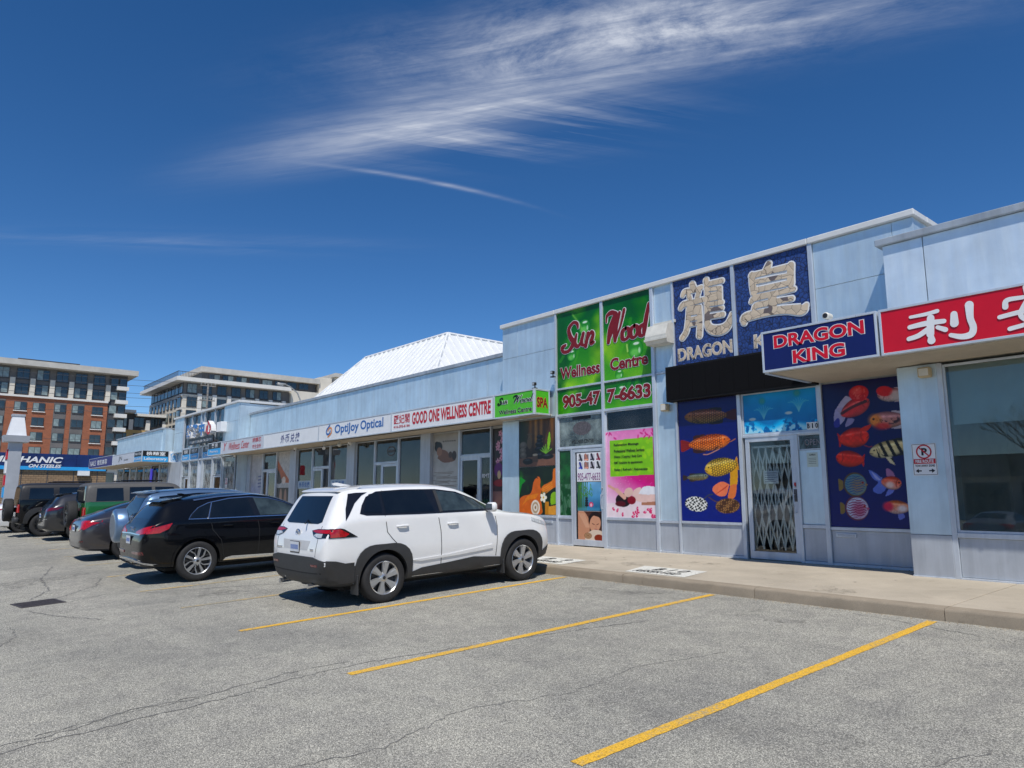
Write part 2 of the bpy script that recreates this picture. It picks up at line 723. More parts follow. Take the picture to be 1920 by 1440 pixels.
def copy_tree(o, parent=None, kids=None):
    c = o.copy()
    COL.objects.link(c)
    c.parent = parent
    if parent is not None:
        c.matrix_parent_inverse = o.matrix_parent_inverse.copy()
    for ch in (kids or KIDS()).get(o.name, []):
        copy_tree(ch, c, kids or KIDS())
    return c


def KIDS():
    d = {}
    for x in bpy.data.objects:
        if x.parent:
            d.setdefault(x.parent.name, []).append(x)
    return d

# ================================================================ ground
def asphalt_mat():
    m, n, l, p = nt_new('asphalt')
    tcn = n.new('ShaderNodeTexCoord')
    v1 = n.new('ShaderNodeTexVoronoi')
    v1.inputs['Scale'].default_value = 140
    l.new(tcn.outputs['Object'], v1.inputs['Vector'])
    sp = n.new('ShaderNodeSeparateColor')
    l.new(v1.outputs['Color'], sp.inputs[0])
    stones = ramp(n, l, sp.outputs[0], [(0, (.20, .197, .188)), (.35, (.34, .333, .315)), (.7, (.46, .447, .415)), (1, (.74, .715, .66))])
    gap = ramp(n, l, v1.outputs['Distance'], [(.25, (1, 1, 1)), (.75, (.48, .48, .48))])
    c = mixc(n, l, 1.0, stones, gap, 'MULTIPLY')
    fine = ramp(n, l, noise(n, l, 260, 3, .7), [(.3, (.62, .62, .62)), (.7, (1.25, 1.25, 1.25))])
    c = mixc(n, l, 1.0, c, fine, 'MULTIPLY')
    # binder worn pale / darker traffic patches
    big = ramp(n, l, noise(n, l, .32, 6, .62, .4), [(.32, (.90, .90, .87)), (.5, (1.14, 1.13, 1.06)), (.7, (1.3, 1.28, 1.19))])
    c = mixc(n, l, 1.0, c, big, 'MULTIPLY')
    lane = ramp(n, l, noise(n, l, .5, 3, .5, .3, stretch=(.10, 1.0, 1.0)), [(.35, (.88, .88, .88)), (.62, (1.06, 1.06, 1.05))])
    c = mixc(n, l, 1.0, c, lane, 'MULTIPLY')
    mid = ramp(n, l, noise(n, l, 3.5, 4, .65, .3), [(.3, (.86, .86, .87)), (.62, (1.08, 1.08, 1.06))])
    c = mixc(n, l, 1.0, c, mid, 'MULTIPLY')
    # oil and tyre stains with a shape of their own
    st = ramp(n, l, noise(n, l, .85, 4, .6, 1.5), [(.60, (1, 1, 1)), (.80, (.84, .835, .83))])
    c = mixc(n, l, 1.0, c, st, 'MULTIPLY')
    l.new(c, p.inputs['Base Color'])
    p.inputs['Roughness'].default_value = .9
    p.inputs['Specular IOR Level'].default_value = .25
    b1 = n.new('ShaderNodeBump')
    b1.inputs['Strength'].default_value = .55
    b1.inputs['Distance'].default_value = .006
    b1.invert = True
    l.new(v1.outputs['Distance'], b1.inputs['Height'])
    l.new(b1.outputs[0], p.inputs['Normal'])
    return m


def concrete_mat(name, c, sc=1.0, stain=.7):
    m, n, l, p = nt_new(name)
    a = ramp(n, l, noise(n, l, 1.3 * sc, 6, .62, .3), [(.28, tuple(x * .84 for x in c)), (.72, tuple(x * 1.12 for x in c))])
    b = ramp(n, l, noise(n, l, 120, 4, .7), [(.3, (.80, .80, .80)), (.7, (1.1, 1.1, 1.1))])
    a = mixc(n, l, 1.0, a, b, 'MULTIPLY')
    s = ramp(n, l, noise(n, l, 2.2 * sc, 4, .6, 1.2), [(.62, (1, 1, 1)), (.85, (stain, stain * .97, stain * .93))])
    a = mixc(n, l, 1.0, a, s, 'MULTIPLY')
    l.new(a, p.inputs['Base Color'])
    p.inputs['Roughness'].default_value = .88
    p.inputs['Specular IOR Level'].default_value = .25
    bump(n, l, p, noise(n, l, 160, 4, .7), .35, .003)
    return m


def worn_paint(name, c, under, keep=.42, sc=30):
    """road paint with the aggregate showing through where it has worn"""
    m, n, l, p = nt_new(name)
    tcn = n.new('ShaderNodeTexCoord')
    v1 = n.new('ShaderNodeTexVoronoi')
    v1.inputs['Scale'].default_value = 85
    l.new(tcn.outputs['Object'], v1.inputs['Vector'])
    a = noise(n, l, sc, 5, .75)
    b = noise(n, l, 1.1, 4, .6)
    mm = n.new('ShaderNodeMath'); mm.operation = 'MULTIPLY_ADD'
    mm.inputs[1].default_value = .55
    l.new(b, mm.inputs[0]); l.new(a, mm.inputs[2])
    mask = ramp(n, l, mm.outputs[0], [(keep + .18, (1, 1, 1)), (keep + .36, (0, 0, 0))])
    shade = ramp(n, l, v1.outputs['Distance'], [(.3, (1.1, 1.1, 1.1)), (.8, (.62, .62, .62))])
    col = mixc(n, l, 1.0, c, shade, 'MULTIPLY')
    und = mixc(n, l, 1.0, under, shade, 'MULTIPLY')
    l.new(mixc(n, l, mask, und, col), p.inputs['Base Color'])
    p.inputs['Roughness'].default_value = .8
    b1 = n.new('ShaderNodeBump'); b1.inputs['Strength'].default_value = .4; b1.inputs['Distance'].default_value = .004; b1.invert = True
    l.new(v1.outputs['Distance'], b1.inputs['Height']); l.new(b1.outputs[0], p.inputs['Normal'])
    return m


M_ASPH = asphalt_mat()
M_CONC = concrete_mat('sidewalk_concrete', (.475, .415, .325))
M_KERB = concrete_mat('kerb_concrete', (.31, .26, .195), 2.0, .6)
M_YEL = worn_paint('yellow_line_paint', (.80, .46, .04), (.40, .33, .20), .60)
M_YEL2 = worn_paint('faded_yellow_line_paint', (.72, .45, .10), (.36, .33, .25), .46)
M_WHT = worn_paint('white_stencil_paint', (.74, .73, .66), (.45, .40, .33), .70, 20)
M_STEN = mat('black_stencil_paint', (.03, .03, .032), .75, var=.3, scale=30)
M_CRACK = mat('crack_filler', (.17, .165, .155), .95, var=.5, scale=40)
M_STAIN = mat('oil_stain', (.085, .08, .072), .7, var=.35, scale=25)
M_STAINL = mat('old_gum', (.20, .17, .14), .9, var=.2, scale=30)
M_IRON = mat('cast_iron', (.10, .085, .08), .6, .5, var=.4, scale=30)


def gz(X, Y):
    """height of the parking lot: rises to the building, and past the drain to the far end"""
    Yc = min(max(Y, -6.0), 8.97)
    b = min(.35, max(0.0, -14 - X) * .0115)
    t = min(1, max(0, (Yc - 4) / 5))
    return .043 * Yc + b * (1 - .7 * t)


def ground():
    xs = [-900, -500, -300, -200, -140, -100, -80, -64, -58, -52, -48, -44.4, -40, -36, -32, -28, -24, -20, -17, -14, -11, -8, -5, -2, 1, 5, 10, 20, 40, 80, 160, 320, 700]
    ys = [-700, -350, -160, -80, -40, -20, -12, -9, -6, -4, -2, 0, 1, 2, 3, 4, 5, 6, 7, 8, 8.97, 9.3, 9.6, 14, 25, 40, 70, 120, 200, 400, 900]
    v, f = [], []
    for y in ys:
        for x in xs:
            z = gz(x, y)
            if y > 9.5:
                z = z - .25 if y < 30 else .35
            v.append((x, y, z))
    nx = len(xs)
    for j in range(len(ys) - 1):
        for i in range(nx - 1):
            f.append((j * nx + i, j * nx + i + 1, (j + 1) * nx + i + 1, (j + 1) * nx + i))
    o = obj('parking_lot_ground', v, f, M_ASPH)
    return tag(o, kind='structure')


GROUND = ground()


def ribbon(name, pts, w, mat_, dz, jit=0.0, parent=GROUND, sub=.25, rag=0.0):
    """flat strip following the lot surface"""
    P = []
    for a, b in zip(pts[:-1], pts[1:]):
        L = math.hypot(b[0] - a[0], b[1] - a[1])
        k = max(1, int(L / sub))
        for i in range(k):
            P.append((a[0] + (b[0] - a[0]) * i / k, a[1] + (b[1] - a[1]) * i / k))
    P.append(pts[-1])
    P = [(x + rnd.uniform(-jit, jit), y + rnd.uniform(-jit, jit)) for x, y in P]
    v, f = [], []
    n = len(P)
    for i, (x, y) in enumerate(P):
        a, b = P[max(0, i - 1)], P[min(n - 1, i + 1)]
        d = Vector((b[0] - a[0], b[1] - a[1])).normalized()
        ww = w * (1 if not jit else rnd.uniform(.35, 1.3)) / 2
        for s in (1, -1):
            e = ww + rnd.uniform(-rag, rag)
            px, py = x - d.y * e * s, y + d.x * e * s
            v.append((px, py, gz(px, py) + dz))
    for i in range(n - 1):
        f.append((2 * i, 2 * i + 1, 2 * i + 3, 2 * i + 2))
    return obj(name, v, f, mat_, parent)


LINES = [-3.27, -6.17, -8.95, -11.32, -13.68, -16.28, -18.88, -21.5, -24.1, -26.7, -29.3, -31.9, -34.5, -37.1, -39.7]
for i, x in enumerate(LINES):
    y0 = 3.3 if i < 6 else 3.35
    x1 = x + (.06 if i == 0 else (.12 if i == 1 else (-.04 if i == 2 else 0)))
    ribbon('parking_line', [(x, y0), ((x + x1) / 2, 6.1), (x1, 8.93 - (.06 if i < 3 else .3))], .105, M_YEL if i < 3 else M_YEL2, .004, sub=.05 if i < 5 else .5, rag=.005)
for k in range(2):
    x = [-.55, 2.1][k]
    ribbon('parking_line', [(x, 3.3), (x, 8.9)], .105, M_YEL, .004, sub=.5)

# cracks
CR = [([(-6.33, .3), (-6.33, .71), (-6.34, 1.13), (-6.55, 1.6), (-6.5, 2.2), (-6.66, 3.04), (-6.62, 3.5)], .016),
      ([(-6.16, .6), (-6.25, 1.53), (-6.28, 2.22), (-6.43, 2.93), (-6.42, 3.69), (-6.2, 4.8), (-5.88, 6.05), (-5.6, 6.9)], .02),
      ([(-6.4, .9), (-6.5, 1.5), (-6.44, 2.1)], .012),
      ([(-8.2, .5), (-9.0, .8), (-9.9, .9), (-10.8, 1.25), (-11.6, 1.3)], .016),
      ([(-13.4, 2.2), (-13.9, 2.8), (-13.4, 3.4), (-13.0, 4.4), (-12.3, 5.6), (-12.0, 6.4)], .03),
      ([(-14.2, 1.8), (-15.2, 2.2), (-17.0, 2.3), (-19.3, 2.8)], .03),
      ([(-14.0, 2.1), (-15.1, 2.9), (-16.2, 3.2)], .035), ([(-13.0, 1.6), (-12.0, 1.9), (-11.2, 2.3)], .03),
      ([(-4.5, 1.9), (-4.35, 2.6), (-4.6, 3.4), (-4.3, 4.3), (-4.42, 5.2), (-4.1, 6.3)], .010),
      ([(-1.4, 7.9), (-2.4, 8.35), (-3.3, 8.6), (-4.0, 8.75)], .012),
      ([(-8.1, 5.6), (-7.6, 6.3), (-7.9, 7.2), (-7.3, 7.9)], .010),
      ([(-2.6, 1.4), (-2.3, 2.2), (-2.5, 3.0), (-2.1, 4.0), (-1.6, 5.2)], .008)]
for pts, w in CR:
    ribbon('crack', pts, w * .8, M_CRACK, .003, .03, sub=.06)


def blot(name, cx, cy, rx, ry, mat_, dz, rot=0, seed=1, parent=GROUND):
    g = random.Random(seed)
    n = 26
    v = [(cx, cy, gz(cx, cy) + dz)]
    ph = [g.uniform(0, 6.28) for _ in range(4)]
    for k in range(n):
        t = 2 * math.pi * k / n
        r = 1 + .22 * math.sin(3 * t + ph[0]) + .15 * math.sin(5 * t + ph[1]) + .12 * math.sin(9 * t + ph[2])
        a, b = rx * r * math.cos(t), ry * r * math.sin(t)
        x, y = cx + a * math.cos(rot) - b * math.sin(rot), cy + a * math.sin(rot) + b * math.cos(rot)
        v.append((x, y, gz(x, y) + dz))
    return obj(name, v, [(0, 1 + k, 1 + (k + 1) % n) for k in range(n)], mat_, parent)


def stain_mat():
    m, n, l, p = nt_new('oil_soak')
    out = n['Material Output']
    p.inputs['Base Color'].default_value = (.06, .055, .05, 1)
    p.inputs['Roughness'].default_value = .75
    t = n.new('ShaderNodeBsdfTransparent')
    mx = n.new('ShaderNodeMixShader')
    f = ramp(n, l, noise(n, l, 9, 6, .75, .6), [(.45, (0, 0, 0)), (.70, (.42, .42, .42))])
    l.new(f, mx.inputs[0]); l.new(t.outputs[0], mx.inputs[1]); l.new(p.outputs[0], mx.inputs[2])
    l.new(mx.outputs[0], out.inputs['Surface'])
    return m


M_SOAK = stain_mat()
for i, (x, y, a, b) in enumerate([(-7.6, 8.2, .55, .14), (-6.9, 8.4, .3, .08), (-4.37, 7.9, .26, .1), (-4.95, 7.9, .18, .08), (-5.0, 8.2, .1, .06), (-12.4, 7.4, .5, .2), (-12.3, 4.2, .4, .3), (-16.8, 2.2, .9, .5)]):
    blot('oil_stain', x, y, a, b, M_SOAK, .0035, .3 * i, i)

gm = MB()
gr = random.Random(21)
for k in range(900):
    x_, y_ = gr.uniform(-13, 1.5), 8.945 - abs(gr.gauss(0, .05))
    a_ = gr.uniform(.003, .010)
    z_ = gz(x_, y_)
    gm.add([(x_ - a_, y_ - a_, z_), (x_ + a_, y_ - a_ * .6, z_), (x_ + a_ * .5, y_ + a_, z_), (x_, y_, z_ + a_)], [(0, 1, 3), (1, 2, 3), (2, 0, 3)])
tag(gm.build('gutter_grit', mat('gutter_grit', (.30, .25, .18), .95, var=.5, scale=20), GROUND, fix=False), kind='stuff')
# storm drain in the lot
dr = thing('storm_drain_grate', 'rusty cast iron drain grate sunk in the asphalt aisle', 'drain', (-13.72, 1.85, gz(-13.72, 1.85)))
ang = R(8)


def dloc(x, y, z):
    x, y = x * .66, y * .66
    c, s = math.cos(ang), math.sin(ang)
    X, Y = -13.72 + x * c - y * s, 1.85 + x * s + y * c
    return (X, Y, gz(X, Y) + z)


def dbox(name, x0, x1, y0, y1, z0, z1, mat_):
    v = [dloc(x, y, z) for z in (z0, z1) for (x, y) in ((x0, y0), (x1, y0), (x1, y1), (x0, y1))]
    m = MB(); m.add(v, [(0, 3, 2, 1), (4, 5, 6, 7), (0, 1, 5, 4), (1, 2, 6, 5), (2, 3, 7, 6), (3, 0, 4, 7)])
    return m.build(name, mat_, dr)


dbox('frame', -.42, .42, -.46, -.41, .002, .009, M_IRON); dbox('frame', -.42, .42, .41, .46, .002, .009, M_IRON)
dbox('frame', -.47, -.42, -.46, .46, .002, .009, M_IRON); dbox('frame', .42, .47, -.46, .46, .002, .009, M_IRON)
dbox('pit', -.42, .42, -.41, .41, .001, .002, mat('drain_pit_black', (.012, .012, .012), .9))
for k in range(11):
    x = -.39 + k * .078
    dbox('bar', x - .02, x + .02, -.41, .41, .003, .008, M_IRON)

# ---------------------------------------------------------------- sidewalk with kerb
def sz(Y):
    return .53 + .018 * (Y - 8.95)


SW = bpy.data.objects.new('sidewalk', None)
COL.objects.link(SW)
tag(SW, 'pale concrete sidewalk with kerb along the storefronts', kind='structure')
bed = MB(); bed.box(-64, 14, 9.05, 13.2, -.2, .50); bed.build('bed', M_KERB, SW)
xj = 13.2
SW_R = random.Random(3)
while xj > -62:
    L = 2.33
    x0, x1 = xj - L, xj
    # kerb piece: worn rounded nose
    zt = .53
    prof = [(8.95, gz(x0, 8.9) - .06), (8.95, zt - .035), (8.957, zt - .014), (8.975, zt - .002), (9.13, zt + .002), (9.13, .3)]
    nn = 22
    v, f = [], []
    for i in range(nn + 1):
        x = x0 + .004 + (L - .008) * i / nn
        jz = SW_R.uniform(-.013, .005) if 0 < i < nn else -.006
        jy = SW_R.uniform(-.005, .010)
        for k, (y, z) in enumerate(prof):
            v.append((x, y + (jy if k in (1, 2, 3) else 0), z + (jz if k in (1, 2, 3) else 0)))
    npf = len(prof)
    for i in range(nn):
        for k in range(npf - 1):
            f.append((i * npf + k, (i + 1) * npf + k, (i + 1) * npf + k + 1, i * npf + k + 1))
    f.append(tuple(range(npf))); f.append(tuple(reversed(range(nn * npf, (nn + 1) * npf))))
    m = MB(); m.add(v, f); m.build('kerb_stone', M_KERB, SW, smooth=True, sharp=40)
    y0, y1 = 9.134, 12.95
    m = MB()
    a, b = sz(y0), sz(y1)
    e = .007
    m.add([(x0 + e, y0, .45), (x1 - e, y0, .45), (x1 - e, y1, .45), (x0 + e, y1, .45),
           (x0 + e, y0, a - .004), (x1 - e, y0, a - .004), (x1 - e, y1, b), (x0 + e, y1, b),
           (x0 + .012, y0 + .01, a + .001), (x1 - .012, y0 + .01, a + .001), (x1 - .012, y1, b + .003), (x0 + .012, y1, b + .003)],
          [(0, 1, 5, 4), (1, 2, 6, 5), (2, 3, 7, 6), (3, 0, 4, 7), (4, 5, 9, 8), (5, 6, 10, 9), (6, 7, 11, 10), (7, 4, 8, 11), (8, 9, 10, 11)])
    m.build('slab', M_CONC, SW)
    xj -= L

for i in range(26):
    x_, y_ = SW_R.uniform(-12, 1), SW_R.uniform(9.3, 12.0)
    r_ = SW_R.uniform(.015, .03) if i < 18 else SW_R.uniform(.12, .3)
    o_ = blot('gum_spot' if i < 18 else 'stain', x_, y_, r_, r_ * SW_R.uniform(.5, 1), M_STAINL if i < 18 else M_SOAK, 0, SW_R.uniform(0, 3), 50 + i, SW)
    for q_ in o_.data.vertices:
        q_.co.z = sz(q_.co.y) + .0055


def stencil(x0, x1, y0, y1, top, bot, parent):
    P = lambda d: (lambda u, v: (u, v, sz(v) + .004 + d))
    m = MB()
    sh = -.28
    q = [(x0, y0), (x1, y0), (x1 + sh * .6, y1), (x0 + sh, y1)]
    m.add([(x, y, sz(y) + .005) for x, y in q], [(0, 1, 2, 3)])
    m.build('paint_patch', M_WHT, parent, fix=False)
    m = MB()
    xm = (x0 + x1) / 2 + sh * .45
    h = y1 - y0
    fit_text(m, top, xm - .26, xm + .36, y0 + h * .50, y0 + h * .86, P(.004), .02, space=1.5)
    fit_text(m, bot, xm - .42, xm + .46, y0 + h * .14, y0 + h * .40, P(.004), .015)
    m.build('stencil_lettering', M_STEN, parent, fix=False)


stencil(-7.93, -6.76, 9.2, 10.05, 'B10', 'RESERVED', SW)
stencil(-10.62, -9.45, 9.22, 10.07, 'B 9', 'RESERVED', SW)

# ================================================================ the strip mall
def panel_mat(name, c, metal=.35, rough=.42, streak=.16):
    m, n, l, p = nt_new(name)
    a = noise(n, l, 1.6, 5, .6, .2)
    col = ramp(n, l, a, [(.3, tuple(x * .9 for x in c)), (.7, tuple(min(1, x * 1.08) for x in c))])
    s = ramp(n, l, noise(n, l, 1.0, 6, .65, stretch=(5, 5, .4)), [(.36, (1 - streak * 1.5,) * 3), (.56, (1, 1, 1)), (.74, (1 + streak * .6,) * 3)])
    col = mixc(n, l, 1.0, col, s, 'MULTIPLY')
    st = ramp(n, l, noise(n, l, .55, 4, .6, 1.0, stretch=(1.6, 1.6, .5)), [(.6, (1, 1, 1)), (.78, (.84, .85, .87))])
    col = mixc(n, l, 1.0, col, st, 'MULTIPLY')
    l.new(col, p.inputs['Base Color'])
    p.inputs['Metallic'].default_value = metal
    rr = ramp(n, l, noise(n, l, 3, 4, .6, stretch=(4, 4, .6)), [(.3, (rough - .08,) * 3), (.7, (rough + .12,) * 3)])
    l.new(rr, p.inputs['Roughness'])
    # drip marks running down, and slight oil-canning of the sheet
    dr_ = ramp(n, l, noise(n, l, 1.0, 5, .7, .1, stretch=(22, 22, .35)), [(.60, (1, 1, 1)), (.74, (.80, .81, .82))])
    col2 = mixc(n, l, streak * 5, col, dr_, 'MULTIPLY')
    l.new(col2, p.inputs['Base Color'])
    bump(n, l, p, noise(n, l, .9, 3, .5), .32, .02)
    return m


M_PAN = panel_mat('aluminium_panel', (.62, .745, .815), .5, .36, .075)
M_PANR = panel_mat('aluminium_fascia_panel', (.74, .83, .89), .42, .38, .05)
M_PANB = panel_mat('aluminium_base_panel', (.47, .505, .55), .3, .42, .09)
M_FRM = panel_mat('aluminium_frame', (.60, .65, .71), .4, .38, .08)
M_COP = mat('white_coping', (.64, .65, .65), .5, var=.06, scale=3)
M_COPG = panel_mat('grey_coping', (.42, .46, .50), .4, .5, .14)
M_SOF = concrete_mat('soffit_board', (.46, .41, .33), .9, .72)
M_INT = mat('shop_interior', (.16, .16, .155), .9, var=.25, scale=1.5)
M_INTW = mat('shop_wall', (.50, .51, .49), .9, var=.15, scale=1.2)
M_CORE = mat('building_core', (.10, .10, .10), .9)
M_ROOF = mat('roof_gravel', (.30, .29, .27), .95, var=.2, scale=20)
M_GLS = glass_mat('shop_glass', (.80, .86, .85), .9, 0.0, .05, 1.6)
M_GLSD = glass_mat('door_glass', (.90, .93, .93), 1.0, 0.0, .0, 1.5)
M_GLSF = glass_mat('frosted_film_glass', (.5, .55, .55), .9, .05, .85, 1.6, (.36, .44, .43))
M_BLIND = mat('roller_blind', (.74, .78, .74), .8, var=.06, scale=2)
M_BLK = mat('black_plastic', (.018, .018, .02), .45)
M_DGREY = mat('dark_grey_metal', (.09, .09, .095), .5, .4)
M_WHITE = mat('white_paint', (.78, .78, .76), .5)
M_GALV = mat('galvanised_steel', (.52, .52, .50), .45, .55, var=.12, scale=8)

ML = thing('strip_mall', 'long single storey strip mall clad in weathered blue grey aluminium panels', 'building', (-20, 12.3, .55))


def pan(x0, x1, z0, z1, Y, mat_=None, t=.04, name='wall_panel', g=.004):
    return box(name, x0 + g, x1 - g, Y, Y + t, z0 + g, z1 - g, mat_ or M_PAN, ML, b=.003)


def post(x0, x1, z0, z1, Y, proud=.045, name='mullion', mat_=None):
    return box(name, x0, x1, Y - proud, Y + .05, z0, z1, mat_ or M_FRM, ML, b=.004)


def rail(x0, x1, z0, z1, Y, proud=.03, name='transom', mat_=None):
    return box(name, x0, x1, Y - proud, Y + .05, z0, z1, mat_ or M_FRM, ML, b=.004)


def window(x0, x1, z0, z1, Y, glass=None, fr=.03):
    """aluminium frame with a pane in it"""
    m = MB()
    for a in ((x0, x1, z0, z0 + fr), (x0, x1, z1 - fr, z1), (x0, x0 + fr, z0 + fr, z1 - fr), (x1 - fr, x1, z0 + fr, z1 - fr)):
        m.bbox(a[0], a[1], Y - .012, Y + .05, a[2], a[3], .003)
    w = m.build('window', M_FRM, ML)
    box('pane', x0 + fr, x1 - fr, Y + .012, Y + .018, z0 + fr, z1 - fr, glass or M_GLS, w)
    return w


def door(x0, x1, z0, z1, Y, glass=None, hinge='l', fr=.085, bottom=.14, pull=True):
    m = MB()
    for a in ((x0, x1, z0, z0 + bottom), (x0, x1, z1 - fr, z1), (x0, x0 + fr, z0 + bottom, z1 - fr), (x1 - fr, x1, z0 + bottom, z1 - fr)):
        m.bbox(a[0], a[1], Y - .02, Y + .04, a[2], a[3], .004)
    d = m.build('door', M_FRM, ML)
    box('pane', x0 + fr, x1 - fr, Y + .006, Y + .014, z0 + bottom, z1 - fr, glass or M_GLSD, d)
    if pull:
        hx = (x1 - fr * .5) if hinge == 'l' else (x0 + fr * .5)
        zz = z0 + 1.02
        m = MB()
        m.tube([(hx, Y - .02, zz - .16), (hx - .0, Y - .075, zz - .16), (hx, Y - .085, zz), (hx, Y - .075, zz + .16), (hx, Y - .02, zz + .16)], .011, 8)
        m.build('handle', M_FRM, d, smooth=True)
        m = MB()
        m.lathe([(0, -.03), (.017, -.03), (.02, -.02), (.02, 0)], 12, 'y', (hx, Y - .02, zz + .30))
        m.build('lock', M_GALV, d, smooth=True)
    return d


def mail_slot(x, z, Y):
    m = MB(); m.bbox(x - .17, x + .17, Y - .02, Y, z - .035, z + .035, .004)
    s = m.build('mail_slot', M_FRM, ML)
    box('flap', x - .14, x + .14, Y - .026, Y - .02, z - .018, z + .018, M_PANB, s)


# ---- tall Sun Wood / Dragon King block, front plane Y = TY
TY = 12.3
ZB = .585


def tall_upper_core(x0, x1):
    box('wall_core', x0, x1, TY + .045, TY + 7.5, 3.72, 6.33, M_CORE, ML)


box('wall_core', -14.80, -4.22, TY + .045, 19.5, 3.78, 6.33, M_PAN, ML)
# upper grey panels of bay a
for (x0, x1) in ((-14.83, -14.20), (-14.20, -12.705)):
    pan(x0, x1, 5.47, 6.34, TY); pan(x0, x1, 3.74, 5.47, TY)
post(-12.705, -12.645, ZB, 6.34, TY, .06)
post(-11.155, -11.075, ZB, 6.34, TY, .055)
post(-9.665, -9.585, ZB, 6.34, TY, .055)
post(-9.085, -9.035, ZB, 6.34, TY, .05)
post(-7.62, -7.545, ZB, 6.34, TY, .055)
post(-6.01, -5.93, ZB, 6.34, TY, .055)
for (x0, x1) in ((-12.645, -11.155), (-11.075, -9.665)):
    rail(x0, x1, 4.365, 4.41, TY, .045); rail(x0, x1, 3.70, 3.755, TY, .05)
rail(-9.585, -9.085, 4.37, 4.42, TY, .02)
pan(-9.585, -9.085, 4.42, 6.34, TY); pan(-9.585, -9.085, 1.25, 4.37, TY); pan(-9.585, -9.085, ZB + .05, 1.20, TY, M_PANB)
rail(-9.585, -9.085, 1.20, 1.25, TY)
# bay b: transom window, side light, door
window(-12.645, -11.155, 2.92, 3.70, TY, M_GLSF)
rail(-12.645, -11.155, 2.885, 2.92, TY, .03)
window(-12.645, -12.20, 1.27, 2.885, TY, M_GLSF)
rail(-12.645, -12.205, 1.22, 1.27, TY)
pan(-12.645, -12.205, ZB + .05, 1.22, TY, M_PANB)
post(-12.205, -12.165, ZB, 2.885, TY, .03)
D1 = door(-12.16, -11.16, ZB + .03, 2.88, TY)
# bay c
window(-11.075, -9.665, 3.22, 3.70, TY)
box('shop_display_wall', -11.07, -9.67, TY + .02, TY + .05, 1.27, 3.22, M_INTW, ML)
rail(-11.075, -9.665, 1.225, 1.29, TY); pan(-11.075, -9.665, ZB + .05, 1.225, TY, M_PANB)
# base channel along the foot of the wall
for (x0, x1) in ((-14.83, -12.205), (-11.14, -7.55), (-6.43, -4.42)):
    box('base_channel', x0, x1, TY - .035, TY + .05, ZB - .06, ZB + .05, M_FRM, ML, b=.006)
for k in range(24):
    x = -14.6 + k * .43
    if -12.2 < x < -11.1 or -7.5 < x < -6.45:
        continue
    m = MB(); m.lathe([(0, -.006), (.009, -.005), (.011, 0)], 8, 'y', (x, TY - .035, ZB + .005)); m.build('anchor_bolt', M_DGREY, ML)
# bay a lower
pan(-14.83, -14.15, ZB + .05, 3.74, TY); pan(-14.15, -12.705, ZB + .05, 1.23, TY, M_PANB)
rail(-14.15, -12.705, 1.23, 1.29, TY)
box('shop_display_wall', -14.14, -12.71, TY + .02, TY + .05, 1.29, 3.74, M_INTW, ML)
mail_slot(-13.05, 1.13, TY)
box('corner_return', -14.83, -14.79, TY + .04, 13.2, ZB, 5.9, M_PAN, ML)
# bay e
box('shop_display_wall', -9.03, -7.625, TY + .02, TY + .05, 1.24, 3.72, M_INTW, ML)
box('shop_display_wall', -5.925, -4.40, TY + .02, TY + .05, 1.22, 3.75, M_INTW, ML)
rail(-9.03, -7.625, 1.205, 1.255, TY); pan(-9.035, -7.62, ZB + .05, 1.205, TY, M_PANB)
rail(-9.03, -7.625, 3.71, 3.76, TY, .02)
# bay f
window(-7.54, -6.015, 2.905, 3.72, TY, M_GLSD)
rail(-7.54, -6.015, 2.86, 2.905, TY, .035)
D2 = door(-7.50, -6.50, ZB + .02, 2.86, TY)
box('sensor', -6.545, -6.515, TY - .034, TY - .02, 1.93, 2.0, mat('red_sticker', (.5, .03, .03)), D2)
box('card_reader', -6.56, -6.505, TY - .036, TY - .02, 1.66, 1.88, M_DGREY, D2)
post(-6.495, -6.435, ZB, 2.86, TY, .04)
window(-6.435, -6.01, 2.575, 2.86, TY, M_GLSD, .02)
pan(-6.435, -6.01, 1.26, 2.575, TY); rail(-6.435, -6.01, 1.195, 1.26, TY); pan(-6.435, -6.01, ZB + .05, 1.195, TY, M_PANB)
# bay g
rail(-5.93, -4.40, 1.18, 1.235, TY); pan(-5.93, -4.42, ZB + .05, 1.18, TY, M_PANB)
mail_slot(-5.68, 1.10, TY)
pan(-5.93, -4.55, 5.47, 6.33, TY); pan(-5.93, -4.55, 3.76, 5.47, TY); pan(-4.55, -4.21, 3.76, 6.33, TY)
# tall coping, three lengths
for (x0, x1) in ((-14.87, -12.70), (-12.695, -6.0), (-5.995, -4.16)):
    box('coping', x0, x1, TY - .075, TY + .5, 6.335, 6.445, M_COP, ML, b=.012)
box('coping', -4.30, -4.155, TY + .502, 19.5, 6.335, 6.445, M_COP, ML, b=.012)
box('roof', -14.83, -4.3, TY + .5, 19.5, 6.30, 6.36, M_ROOF, ML)

